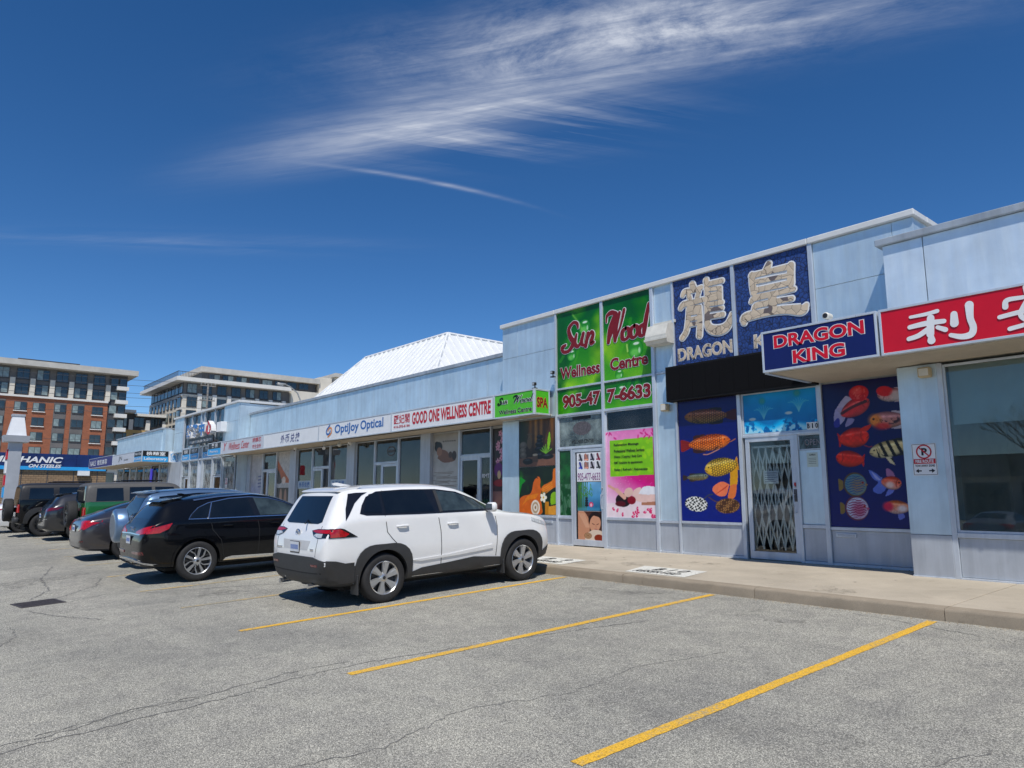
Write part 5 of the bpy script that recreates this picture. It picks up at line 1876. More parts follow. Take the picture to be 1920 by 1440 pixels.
# discus pair
for (x, y, c0, c1) in ((.455, .71, (.36, .52, .55), (.62, .46, .28)), (.455, .315, (.74, .80, .88), (.72, .30, .44))):
    c.poly([(x - .20, y + .06), (x - .27, y + .10), (x - .28, y), (x - .27, y - .10), (x - .20, y - .06)], (.50, .42, .22), smooth=True)
    c.ell(x, y, .195, .205, tuple(q * .55 for q in c1)); c.ell(x + .01, y, .18, .178, c0)
    c.ell(x + .04, y - .02, .11, .12, c1, soft=.9, alpha=.75)
    a, b = c.local(x, y, 0)
    mk = np.clip((1 - np.sqrt((a / .18) ** 2 + (b / .175) ** 2)) * 7, 0, 1)
    c.put(mk * (np.sin(b * 150 + np.sin(a * 42) * 1.4 + np.sin(a * 95) * .5) > .1) * .75, (.16, .30, .55) if y > .5 else (.50, .10, .26))
    c.ell(x + .13, y + .03, .018, .018, (.75, .15, .1)); c.ell(x + .13, y + .03, .009, .009, (.02, .02, .02)); c.poly([(x + .17, y + .02), (x + .215, y - .005), (x + .17, y - .03)], c1)
# goldfish pair
c.poly([(.90, .80), (.80, .90), (.70, .94), (.76, .80), (.84, .74), (.74, .62), (.84, .55), (.94, .62), (.96, .70)], (.42, .50, .84), .92, True)
c.poly([(.74, .92), (.80, .86), (.88, .78), (.80, .80)], (.72, .74, .92), .8, True)
c.poly([(.98, .84), (.98, .96), (1.06, .93), (1.10, .83)], (.66, .45, .62), smooth=True); c.poly([(.98, .62), (.94, .52), (1.04, .56), (1.08, .63)], (.45, .50, .82), smooth=True)
blob_fish(1.04, .73, .32, .22, R(-8), (.90, .24, .12), (.5, .55, .85), 1, (.96, .72, .66), .022, None, .0, True, 0)
c.ell(1.02, .70, .06, .05, (.96, .88, .86), soft=.8, alpha=.8)
c.poly([(1.26, .40), (1.38, .44), (1.40, .30), (1.28, .26)], (.50, .55, .84), smooth=True); c.poly([(1.10, .24), (1.12, .14), (1.20, .18), (1.18, .25)], (.45, .50, .82), smooth=True)
blob_fish(1.11, .34, .40, .22, R(-3), (.94, .42, .18), (.55, .60, .82), -1, (.95, .80, .78), .024, None, .0, True, 0)
c.ell(.96, .35, .08, .075, (.84, .24, .36), soft=.7); c.ell(1.18, .32, .07, .05, (.95, .93, .95), soft=.8, alpha=.8)
c.mottle(20, .06, 8)
poster('fish_poster', 'dark blue poster of flowerhorn, discus and goldfish beside the grey column', -5.925, -4.505, 1.24, 3.71, c, TY - .006)

# ---- aquarium film over the door
W_, H_ = 1.46, .745
c = Canvas(W_, H_, .010, (.05, .50, .75))
c.grad((.04, .42, .70), (.10, .60, .82), 'v')
c.mottle(3, .16, 2)
for (x, y) in ((.42, .36), (1.12, .44)):
    for k in range(9):
        dx = (k - 4) * .038
        c.line([(x, y - .1), (x + dx * .6, y + .06), (x + dx * 1.3, y + .16 - abs(dx) * .5)], .012, (.45, .76, .82), .8)
    c.ell(x - .02, y + .24, .06, .06, (.35, .60, .45), soft=.9, alpha=.6)
s_ = c.nz(16, 4)
c.put(np.clip((.22 + .06 * np.sin(c.U * 9) - c.V) * 12, 0, 1) * (s_ > .42), (.25, .72, .95))
c.put(np.clip((.14 + .05 * np.sin(c.U * 7 + 1) - c.V) * 12, 0, 1) * (s_ > .50), (.65, .88, .96))
c.put(np.clip((.22 - c.V) * 10, 0, 1) * (s_ < .36), (.02, .40, .68))
for (x, y) in ((.18, .27), (.92, .33)):
    c.ell(x, y, .075, .028, (.72, .80, .82), soft=.5)
poster('window_film', 'bright turquoise aquarium picture filling the transom over the shop door', -7.505, -6.045, 2.94, 3.685, c, TY + .006, 'film')

# ---- spa stones and massage posters
W_, H_ = 1.40, 1.20
c = Canvas(W_, H_, .010, (.12, .08, .06))
c.grad((.10, .07, .06), (.30, .20, .12), 'u' if False else 'v')
for k in range(5):
    x = .45 + k * .2
    c.put(np.clip(1 - np.abs(c.U - x) / .10, 0, 1) * np.clip((c.V - .35) * 3, 0, 1), ((.52, .36, .18), (.66, .48, .26), (.60, .42, .22), (.34, .22, .12), (.46, .30, .15))[k])
c.put(np.clip((.32 - c.U) * 4, 0, 1) * np.clip((c.V - .3) * 3, 0, 1), (.05, .10, .06))
for k in range(9):
    c.line([(.05 + k * .03, .6), (.10 + k * .035, 1.18)], .012, (.14, .26, .10), .8)
c.poly([(0, 0), (1.4, .02), (1.4, .30), (0, .22)], (.46, .32, .26))
for (x, y, rx, ry) in ((.16, .56, .14, .10), (.14, .42, .13, .08), (.16, .30, .13, .08)):
    c.ell(x, y, rx, ry, (.36, .33, .29)); c.ell(x - .02, y + .03, rx * .6, ry * .5, (.52, .49, .44), soft=.9, alpha=.7)
for (x, y, rx, ry) in ((.40, .62, .09, .16), (.40, .80, .04, .06), (.41, .84, .10, .02)):
    c.ell(x, y, rx, ry, (.40, .34, .26), alpha=.8)
for (x, y, rx, ry) in ((.80, .44, .20, .07), (.78, .56, .15, .07), (.79, .66, .11, .05), (.80, .75, .12, .055), (.80, .27, .16, .09), (1.08, .24, .22, .07), (.34, .14, .20, .08)):
    c.ell(x, y, rx, ry, (.05, .055, .065)); c.ell(x - .03, y + ry * .45, rx * .55, ry * .3, (.30, .33, .37), soft=.9, alpha=.7)
c.poly([(.52, .12), (.72, .12), (.72, .30), (.52, .30)], (.36, .27, .22)); c.ell(.62, .30, .10, .03, (.72, .66, .56))
for k in range(7):
    c.line([(1.02, .32), (1.02 + (k - 3) * .07, .42 + .04 * (3 - abs(k - 3)))], .03, (.45, .70, .22), .9)
c.poly([(1.10, .38), (1.08, .62), (1.16, .86), (1.19, .60)], (.55, .78, .20), smooth=True)
c.mottle(14, .12, 6)
poster('spa_poster', 'dark poster of black massage stones and bamboo under the green canopy sign', -14.12, -12.72, 2.505, 3.705, c, TY - .006)
W_, H_ = 1.40, 1.19
c = Canvas(W_, H_, .010, (.06, .12, .05))
c.mottle(4, .4, 3)
c.put(np.clip((c.nz(3, 8) - .55) * 4, 0, .8), (.15, .42, .10))
c.poly([(0, .45), (.10, .75), (.25, .85), (.05, .95), (0, .8)], (.12, .55, .16))
c.poly([(0, 0), (0, .34), (.16, .46), (.40, .50), (.50, .62), (.55, .80), (.66, .92), (.76, .94), (.82, .84), (.80, .70), (.86, .60), (.80, .44), (.86, .20), (.80, 0)], (.84, .40, .13), smooth=True)
c.poly([(.10, .20), (.35, .36), (.62, .40), (.72, .52), (.55, .50), (.3, .44)], (.93, .58, .26), .7, True)
c.poly([(1.40, 1.15), (1.28, 1.1), (1.25, .86), (1.10, .78), (.92, .72), (.84, .62), (.92, .56), (1.10, .58), (1.30, .66), (1.40, .72)], (.88, .46, .17), smooth=True)
for k in range(4):
    c.line([(1.24, .80 - k * .05), (1.05, .70 - k * .05), (.88, .64 - k * .045)], .03, (.95, .60, .30), .8)
c.line([(.62, .90), (.68, .92), (.72, .90)], .02, (.2, .1, .05))
for k in range(5):
    t_ = k * 1.2566
    c.ell(.92 + .075 * math.cos(t_), .42 + .075 * math.sin(t_), .055, .045, (.96, .94, .86), rot=t_)
c.ell(.92, .42, .025, .025, (.9, .7, .2))
c.ell(.62, .17, .17, .19, (.92, .88, .82)); c.ell(.62, .17, .12, .14, (.72, .62, .50)); c.ell(.62, .17, .08, .09, (.92, .88, .82)); c.ell(.62, .17, .03, .04, (.6, .45, .3))
c.poly([(.98, 0), (.98, .32), (1.12, .32), (1.12, 0)], (.78, .52, .20)); c.poly([(1.10, 0), (1.10, .20), (1.40, .24), (1.40, 0)], (.88, .62, .28))
c.poly([(1.18, .24), (1.2, .5), (1.38, .55), (1.40, .3)], (.55, .75, .15), smooth=True)
c.mottle(12, .08, 7)
poster('spa_poster', 'orange toned poster of a facial massage with a white flower and rolled towel', -14.12, -12.72, 1.305, 2.495, c, TY - .006)

# ---- pink poster
W_, H_ = 1.43, 1.93
c = Canvas(W_, H_, .010, (.85, .25, .60))
c.grad((.96, .90, .94), (.95, .55, .78), 'v', 0, 1)
tt_ = np.clip((c.U / W_ * .9 + .12) * np.clip(1 - np.abs(c.V - 1.0) / .75, 0, 1) * 1.5, 0, 1)
c.put(tt_, (.83, .05, .46))
c.put(np.clip((.30 - c.U) * 3, 0, 1) * np.clip((c.V - .5), 0, 1) * .8, (.97, .80, .90))
g = random.Random(4)
for k in range(60):
    x, y = g.uniform(0, W_), g.uniform(.62, 1.9)
    c.ell(x, y, .007, .007, (1, .85, .95), alpha=.7)
c.poly([(.12, .90), (1.36, .93), (1.36, 1.75), (.12, 1.72)], (.52, .80, .16))
for k in range(26):
    c.ell(g.uniform(.15, 1.33), g.uniform(.95, 1.7), .05, .05, (.68, .88, .22), alpha=.5)
c.poly([(0, 0), (1.43, 0), (1.43, .42), (.7, .36), (0, .30)], (.95, .88, .90), .95)
c.poly([(.74, .50), (.80, .60), (.96, .66), (1.08, .60), (1.43, .66), (1.43, .34), (1.0, .34), (.80, .40)], (.94, .80, .76), smooth=True)
c.poly([(.92, .52), (1.05, .66), (1.25, .68), (1.43, .64), (1.43, .52), (1.15, .50)], (.93, .93, .95), smooth=True)
c.poly([(1.0, .33), (1.43, .36), (1.43, .28), (1.0, .28)], (.72, .50, .40))
c.ell(.48, .38, .22, .15, (.12, .04, .05)); c.ell(.72, .38, .12, .09, (.55, .06, .14)); c.ell(.40, .30, .15, .06, (.35, .05, .1))
c.ell(.64, .55, .13, .10, (.93, .78, .72), rot=R(20))
c.line([(.06, .70), (.28, .60), (.50, .48)], .06, (.90, .68, .60)); c.line([(.30, .60), (.52, .44)], .10, (.92, .72, .64))
for k in range(16):
    x, y = g.uniform(.03, 1.4), g.uniform(.02, .22)
    c.ell(x, y, .045, .028, (.85, .12, .38), rot=g.uniform(0, 3)); c.ell(x + .012, y + .008, .018, .012, (1, .8, .88))
for k in range(14):
    x, y = (g.uniform(0, .35), g.uniform(1.74, 1.9)) if k < 4 else (g.uniform(.85, 1.43), g.uniform(1.74, 1.92))
    c.ell(x, y, .05, .02, (.85, .18, .50), rot=g.uniform(0, 3), alpha=.8)
c.mottle(10, .05, 9)
t = poster('massage_poster', 'pink relaxation massage poster with a lime green text block', -11.075, -9.645, 1.29, 3.22, c, TY - .006)
for k, (s, w) in enumerate((('Relaxation Massage', .72), ('Professional Wellness Services', .88), ('Shiatsu | Cupping | Body Care', .80), ('RMT Available by appointment', .82), ('Relax | Refresh | Rejuvenate', .95))):
    z = 2.90 - k * .135 - (.02 if k == 4 else 0)
    lettering(s, -10.83, -10.83 + w, z - .035, z + .035, TY - .0125, S_BLACK, t, .025)

# ---- spa door prints
c = Canvas(.80, .68, .008, (.93, .93, .94))
g = random.Random(8)
for r_ in range(2):
    for k in range(4):
        x, y = .05 + k * .19, .30 + (1 - r_) * .19
        c.poly([(x, y), (x + .15, y), (x + .15, y + .15), (x, y + .15)], ((.80, .80, .82), (.55, .45, .45), (.78, .76, .8), (.85, .85, .86))[k])
        col = ((.12, .12, .16), (.75, .50, .42), (.10, .10, .14), (.45, .12, .2), (.12, .18, .55), (.70, .48, .42), (.12, .08, .1), (.1, .1, .12))[k + 4 * r_]
        c.line([(x + .05, y + .14), (x + .08, y + .06), (x + .11, y + .015)], .055, col)
        c.line([(x + .02, y + .02), (x + .12, y + .02)], .03, tuple(min(1, q * 1.3 + .05) for q in col))
t = poster('door_poster', 'white sheet of small photos with a purple phone number on the spa door', -12.02, -11.24, 2.10, 2.77, c, TY - .003)
lettering('905-477-6633', -11.99, -11.27, 2.13, 2.30, TY - .009, flat('purple_ink', (.22, .03, .20)), t, 0)
c = Canvas(.78, .66, .008, (.40, .62, .78))
c.grad((.20, .45, .62), (.50, .72, .88), 'v'); c.mottle(3, .25, 5)
c.put(np.clip((.20 - c.U) * 6, 0, .7), (.12, .28, .10))
for k in range(6):
    c.line([(.03 + k * .05, 0), (.05 + k * .055, .66)], .026, (.22 + .06 * (k % 2), .42, .12))
for k in range(22):
    x, y = g.uniform(.05, .45), g.uniform(.35, .66)
    c.line([(x, y), (x + g.uniform(-.08, .1), y - .06)], .02, (.30, .55, .16))
for k in range(4):
    c.ell(.30, .12 + k * .055, .06 - k * .008, .03, (.12, .12, .14))
c.ell(.44, .14, .07, .06, (.85, .30, .45)); c.ell(.44, .13, .035, .04, (.97, .75, .8)); c.put(np.clip((.10 - c.V) * 10, 0, .6), (.35, .62, .75))
poster('door_poster', 'print of bamboo, stones and lotus on blue water on the spa door', -12.015, -11.235, 1.425, 2.085, c, TY - .003)
c = Canvas(.80, .66, .008, (.30, .17, .12))
c.mottle(3, .3, 6)
c.poly([(0, 0), (0, .62), (.18, .66), (.34, .50), (.38, .30), (.30, 0)], (.80, .58, .46), smooth=True)
c.ell(.56, .46, .22, .19, (.13, .07, .06)); c.ell(.55, .38, .17, .20, (.84, .62, .50), rot=R(-25)); c.poly([(.40, .58), (.55, .64), (.74, .55), (.76, .40), (.68, .52), (.52, .56)], (.14, .08, .06), smooth=True)
c.line([(.46, .38), (.53, .36)], .014, (.25, .12, .1)); c.line([(.60, .36), (.66, .38)], .014, (.25, .12, .1)); c.ell(.57, .25, .05, .014, (.65, .25, .25)); c.line([(.57, .36), (.58, .30)], .012, (.68, .45, .36))
for k in range(4):
    c.line([(.05 + k * .05, .60), (.16 + k * .04, .44), (.26 + k * .03, .30)], .032, (.86, .66, .54))
c.poly([(.30, .16), (.50, .24), (.74, .22), (.80, .12), (.80, 0), (.25, 0)], (.88, .80, .72), smooth=True); c.ell(.66, .06, .14, .08, (.55, .18, .08))
for k in range(5):
    c.ell(.32, .10, .12 - k * .022, .07 - k * .013, (.75, .62, .48) if k % 2 else (.55, .38, .26))
poster('door_poster', 'print of a resting face and hands at the foot of the spa door', -12.01, -11.21, .75, 1.415, c, TY - .003)
c = Canvas(.385, 1.555, .010, (.10, .32, .14))
c.mottle(6, .5, 3)
n_ = c.nz(7, 12)
c.put((n_ > .52) * .6 * (c.V < .75), (.45, .58, .50)); c.put((n_ < .40) * .8, (.04, .26, .09))
for k in range(9):
    c.line([(g.uniform(0, .38), 0), (g.uniform(0, .38), .8)], .012, (.05, .30, .12))
poster('window_film', 'leafy green film on the narrow side light of the spa door', -12.615, -12.23, 1.30, 2.855, c, TY + .006, 'film')

# ---- posters of the middle shops
c = Canvas(1.40, 2.95, .014, (.62, .60, .57))
c.grad((.80, .80, .78), (.62, .60, .57), 'v', .25, 1)
c.mottle(4, .1, 3)
for k in range(16):
    y = 1.75 - k * .05
    c.line([(g.uniform(0, .4), y), (.7, y + g.uniform(-.03, .03)), (g.uniform(.9, 1.4), y)], .02, (.36, .31, .27), .55)
c.poly([(.25, 2.2), (.45, 2.45), (.75, 2.40), (.95, 2.25), (1.2, 2.2), (1.15, 2.08), (.6, 2.05)], (.48, .33, .26), smooth=True)
c.ell(.30, 2.55, .21, .16, (.09, .07, .06)); c.ell(.35, 2.40, .15, .14, (.58, .42, .33), rot=R(-20)); c.ell(.20, 2.66, .1, .07, (.08, .06, .05))
c.ell(.95, 2.28, .1, .10, (.28, .2, .16)); c.ell(1.15, 2.25, .12, .14, (.22, .16, .14))
for k in range(6):
    c.line([(.55 + k * .12, 2.72 + .01 * math.sin(k)), (.60 + k * .12, 2.70)], .03, (.08, .08, .1))
c.put(np.clip((.8 - c.V) * 2, 0, 1) * np.clip((.5 - c.U) * 3, 0, 1), (.30, .50, .14))
for (x, y) in ((.95, .7), (1.15, .55), (.8, .5), (1.2, .85)):
    for k in range(5):
        t_ = k * 1.2566 + x
        c.ell(x + .05 * math.cos(t_), y + .05 * math.sin(t_), .05, .03, (.93, .88, .90), rot=t_)
    c.ell(x, y, .025, .025, (.85, .25, .5))
poster('spa_poster', 'pale grey poster of a bather over rippling water left of the wellness door', -19.01, -17.60, .75, 3.70, c, MY + .022)
c = Canvas(.68, 2.9, .014, (.20, .08, .12))
c.grad((.30, .10, .16), (.16, .12, .10), 'v'); c.mottle(5, .35, 2)
for k in range(9):
    x, y = .34 + .14 * math.sin(k * 1.3), 2.75 - k * .10
    for j in range(5):
        t_ = j * 1.2566 + k
        c.ell(x + .05 * math.cos(t_), y + .05 * math.sin(t_), .055, .032, (.86, .62, .70), rot=t_)
    c.ell(x, y, .02, .02, (.6, .1, .3))
c.ell(.26, 1.72, .20, .20, (.40, .08, .42)); c.ell(.28, 1.58, .08, .12, (.85, .72, .55)); c.ell(.30, 1.35, .26, .10, (.58, .04, .12))
c.poly([(0, 0), (.68, 0), (.68, 1.12), (0, 1.12)], (.52, .36, .34)); c.ell(.3, .75, .2, .3, (.66, .46, .40), soft=.7); c.ell(.42, .55, .18, .2, (.30, .12, .12), soft=.7); c.ell(.3, .25, .25, .15, (.62, .42, .55), soft=.8)
poster('spa_poster', 'narrow purple orchid and candle poster beside the grey corner column', -15.96, -15.28, .78, 3.68, c, MY + .022)
c = Canvas(1.48, 2.9, .016, (.72, .71, .70))
c.poly([(0, 2.9), (0, 1.55), (1.48, 1.55), (1.48, 2.9)], (.74, .72, .70))
c.poly([(0, 2.6), (.3, 2.35), (.8, 2.0), (1.4, 1.6), (.9, 1.58), (.55, 1.75), (.2, 1.6), (0, 1.6)], (.72, .36, .16), smooth=True)
c.poly([(0, 2.2), (.25, 2.0), (.5, 1.6), (0, 1.58)], (.16, .09, .07), smooth=True); c.ell(.72, 1.68, .2, .16, (.88, .80, .74)); c.mottle(12, .15, 4)
c.poly([(0, 0), (1.48, 0), (1.48, 1.35), (0, 1.35)], (.16, .11, .09)); c.ell(.45, .9, .14, .42, (.66, .52, .45)); c.ell(.95, .9, .14, .40, (.62, .48, .42)); c.ell(.7, .28, .2, .22, (.88, .86, .84))
poster('salon_poster', 'orange hair salon poster beside the grey column in the middle shops', -31.40, -29.91, .78, 3.70, c, MY + .022)
c = Canvas(1.42, 2.9, .018, (.62, .62, .66))
c.grad((.45, .50, .72), (.70, .69, .70), 'v', .2, .6); c.mottle(6, .12, 4)
for k in range(4):
    c.line([(.9, 1.9 - k * .16), (1.3, 1.92 - k * .16)], .06, (.25, .28, .5), .8)
c.poly([(.1, .3), (.35, .3), (.35, 1.1), (.1, 1.1)], (.30, .36, .66)); c.ell(.9, .5, .3, .25, (.5, .52, .72), soft=.7)
poster('salon_poster', 'washed out lilac poster at the far end of the middle shops', -34.56, -33.14, .78, 3.70, c, MY + .022)
c = Canvas(1.0, 2.2, .03, (.4, .42, .38))
c.mottle(3, .5, 3); c.put((c.nz(4, 9) > .55) * .8, (.12, .16, .10)); c.put((c.nz(3, 19) > .6) * .8, (.6, .6, .55))
for i, x in enumerate((-58.0, -54.2, -50.4)):
    poster('shop_window_print', ['mottled green window print at the far corner shop', 'mottled green window print in the middle of the far shop', 'mottled green window print nearest the laboratory panel'][i], x, x + 1.0, 1.2, 3.4, c, TY - .02)
t = thing('shop_banner', 'glowing violet blue banner hanging in the far laboratory corner', 'banner', (-50.1, 12.2, 1.0))
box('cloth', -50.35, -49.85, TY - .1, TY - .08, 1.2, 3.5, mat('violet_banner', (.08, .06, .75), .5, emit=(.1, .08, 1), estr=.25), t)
box('pole', -50.12, -50.08, TY - .08, TY - .05, .6, 3.6, M_DGREY, t)

# ================================================================ small fittings on the mall
def gate():
    t = thing('scissor_gate', 'cream folding scissor gate closed behind the aquarium door glass', 'gate', (-7, 12.45, .6))
    M_GATE = mat('cream_gate_paint', (.84, .82, .74), .5)
    Y = TY + .085
    x0, x1, z0, z1 = -7.42, -6.56, .78, 2.68
    n = 7
    dx = (x1 - x0) / (n - 1)
    for k in range(n):
        x = x0 + k * dx
        m = MB(); m.bbox(x - .015, x + .015, Y, Y + .012, z0, z1, .002); m.build('upright', M_GATE, t)
    for r_ in range(3):
        za = z0 + .05 + r_ * .62
        for k in range(n - 1):
            for s in (0, 1):
                a = (x0 + k * dx, za + (.56 if s else 0)); b = (x0 + (k + 1) * dx, za + (0 if s else .56))
                m = MB(); m.prism(stroke_poly([a, b], .028, 3), Y - .008 - s * .008, Y - .002 - s * .008); m.build('lattice_bar', M_GATE, t)
    m = MB(); m.bbox(x0 - .02, x1 + .02, Y + .013, Y + .03, z1 - .02, z1 + .02, .003); m.build('top_track', M_GATE, t)
    return t


gate()
# vent hood on the grey bay
t = thing('vent_hood', 'cream sheet metal exhaust hood on the grey strip between the two big signs', 'vent', (-9.3, 12.1, 5.0))
M_CREAM = mat('cream_sheet_metal', (.66, .64, .57), .5, .1, var=.12, scale=5)
m = MB()
prof = [(12.3, 5.44), (12.06, 5.40), (11.97, 5.16), (11.97, 5.06), (12.02, 4.98), (12.3, 4.98)]
m.prism(prof, -9.60, -9.04, axis='x')
m.build('hood', M_CREAM, t)
m = MB(); m.bbox(-9.62, -9.02, 11.955, 11.985, 5.05, 5.10, .004); m.build('lip', M_CREAM, t)
box('flashing', -9.64, -9.0, 12.255, 12.30, 5.44, 5.50, M_CREAM, t)


def fixture(label, x, z, Y, kind):
    cats = {'bullet': 'camera', 'dome': 'camera', 'flood': 'light', 'box': 'box', 'spot': 'light', 'sensor': 'light'}
    t = thing({'bullet': 'security_camera', 'dome': 'security_camera', 'flood': 'flood_light', 'box': 'junction_box', 'spot': 'spot_light', 'sensor': 'wall_light'}[kind], label, cats[kind], (x, Y, z))
    if kind == 'bullet':
        m = MB(); m.lathe([(0, -.02), (.045, -.02), (.055, -.01), (.055, .13), (.04, .15), (0, .15)], 16, 'y', (x, Y - .15, z)); m.build('housing', M_CREAM, t, smooth=True)
        m = MB(); m.lathe([(0, -.004), (.038, -.004), (.038, .0)], 16, 'y', (x, Y - .171, z)); m.build('lens', M_BLK, t)
        m = MB(); m.tube([(x, Y - .08, z - .05), (x, Y - .05, z - .10)], .018, 8); m.build('bracket', M_DGREY, t, smooth=True)
    elif kind == 'dome':
        m = MB(); m.lathe([(.07, .0), (.07, -.05), (.05, -.10), (.0, -.12)], 14, 'z', (x, Y, z)); m.build('housing', M_WHITE, t, smooth=True)
        m = MB(); m.lathe([(.035, -.09), (.02, -.135), (0, -.14)], 12, 'z', (x, Y - .03, z)); m.build('lens', M_BLK, t, smooth=True)
    elif kind == 'flood':
        box('housing', x - .05, x + .05, Y - .10, Y - .02, z, z + .075, M_BLK, t, b=.01)
        box('bracket', x - .012, x + .012, Y - .05, Y - .03, z - .06, z, M_DGREY, t)
        box('base', x - .06, x + .06, Y - .09, Y, z - .085, z - .06, M_BLK, t, b=.005)
        box('lens', x - .035, x + .035, Y - .104, Y - .10, z + .012, z + .062, M_GALV, t)
    elif kind == 'box':
        box('body', x - .085, x + .085, Y - .11, Y, z - .075, z + .075, mat('beige_box_%d' % int(abs(x * 10)), (.50, .40, .24), .6), t, b=.012)
        box('cover', x - .065, x + .065, Y - .116, Y - .11, z - .055, z + .055, M_CREAM, t)
    elif kind == 'spot':
        m = MB(); m.tube([(x, Y, z), (x, Y, z - .08)], .02, 8); m.build('stem', M_GALV, t, smooth=True)
        m = MB(); m.tube([(x - .06, Y - .02, z - .10), (x + .14, Y - .06, z - .17)], [.03, .075], 12); m.build('head', M_DGREY, t, smooth=True)
        m = MB(); m.tube([(x + .141, Y - .06, z - .171), (x + .147, Y - .062, z - .173)], [.065, .065], 12); m.build('lens', M_WHITE, t)
    else:
        m = MB(); m.lathe([(.055, 0), (.055, -.05), (.085, -.08), (.08, -.14), (0, -.17)], 14, 'z', (x, Y, z)); m.build('globe', M_CREAM, t, smooth=True)
        m = MB(); m.lathe([(.07, .0), (.07, -.012), (0, -.012)], 12, 'z', (x, Y, z + .012)); m.build('base', M_GALV, t)
    return t


fixture('cream bullet camera standing on the DRAGON KING lightbox', -5.02, 4.53, 10.85, 'bullet')
fixture('black flood light on the corner of the small green canopy sign', -12.97, 4.49, 11.85, 'flood')
fixture('white camera on the post beside the Sun Wood panel', -12.68, 4.78, 12.2, 'flood')
fixture('beige junction box on the grey strip under the vent hood', -9.33, 3.62, TY - .01, 'box')
fixture('beige junction box at the top of the fire route column', -4.0, 3.60, RY - .045, 'box')
fixture('grey spot light under the exchange shop soffit', -25.65, 3.76, 12.3, 'spot')
fixture('round white lamp under the optical shop soffit', -24.35, 3.75, 12.3, 'sensor')
fixture('white dome camera under the soffit near the exchange windows', -28.5, 3.76, 12.4, 'dome')
fixture('white dome camera under the soffit near the pharmacy sign', -35.3, 3.76, 12.3, 'dome')
fixture('small black dome camera under the soffit at the optical window corner', -24.1, 3.76, 12.6, 'dome')
t = thing('rooftop_unit', 'brown brick patterned rooftop box behind the parapet', 'rooftop unit', (-40.5, 22, 5.7))
box('body', -42.0, -38.0, 22, 24.5, 5.7, 8.05, mat('brown_brick_box', (.26, .19, .15), .85, var=.2, scale=9), t)
box('cap', -42.06, -37.94, 21.94, 24.56, 8.05, 8.15, M_COPG, t)

# ================================================================ vehicles
def paint(name, c, metal=0.0, rough=.32, spec=.5, coat=1.0):
    m, n, l, p = nt_new(name)
    f = noise(n, l, 3, 4)
    l.new(ramp(n, l, f, [(.3, tuple(x * .97 for x in c)), (.7, tuple(min(1, x * 1.03) for x in c))]), p.inputs['Base Color'])
    p.inputs['Metallic'].default_value = metal
    p.inputs['Roughness'].default_value = rough
    p.inputs['Specular IOR Level'].default_value = spec
    p.inputs['Coat Weight'].default_value = coat
    p.inputs['Coat Roughness'].default_value = .03
    # thin road dust low on the panels
    bump(n, l, p, noise(n, l, 2.0, 2), .03, .01)
    return m


V_GLASS = mat('tinted_car_glass', (.006, .008, .010), .02, var=.3, scale=3, spec=.75)
V_GLASS2 = mat('clear_car_glass', (.035, .050, .055), .02, var=.5, scale=4, spec=.75)
V_CLAD = mat('grey_bumper_plastic', (.035, .036, .038), .55, var=.12, scale=12, bmp=.15, bscale=300)
V_BLACK = mat('gloss_black_trim', (.010, .010, .011), .15, coat=.6)
V_DARK = mat('wheel_well_black', (.010, .010, .010), .9)
V_TYRE = mat('tyre_rubber', (.020, .020, .021), .78, var=.25, scale=25, bmp=.25, bscale=90)
V_ALLOY = mat('silver_alloy', (.52, .53, .54), .28, .75, var=.06, scale=10)
V_ALLOYD = mat('dark_alloy', (.05, .05, .053), .35, .5)
V_CHROME = mat('chrome_trim', (.72, .73, .75), .12, .95, var=.03)
V_REDL = mat('red_tail_lens', (.40, .004, .008), .15, var=.35, scale=30, coat=.6)
V_REDD = mat('dark_red_lens', (.12, .004, .008), .12, var=.3, scale=30, coat=1.0)
V_CLEAR = mat('clear_lamp_lens', (.55, .57, .58), .10, var=.3, scale=30, coat=1.0)
V_SEAM = mat('panel_gap', (.015, .015, .016), .8)
V_PLATE = mat('number_plate', (.66, .69, .73), .4)
V_PLATEB = mat('number_plate_blue', (.06, .14, .42), .4)


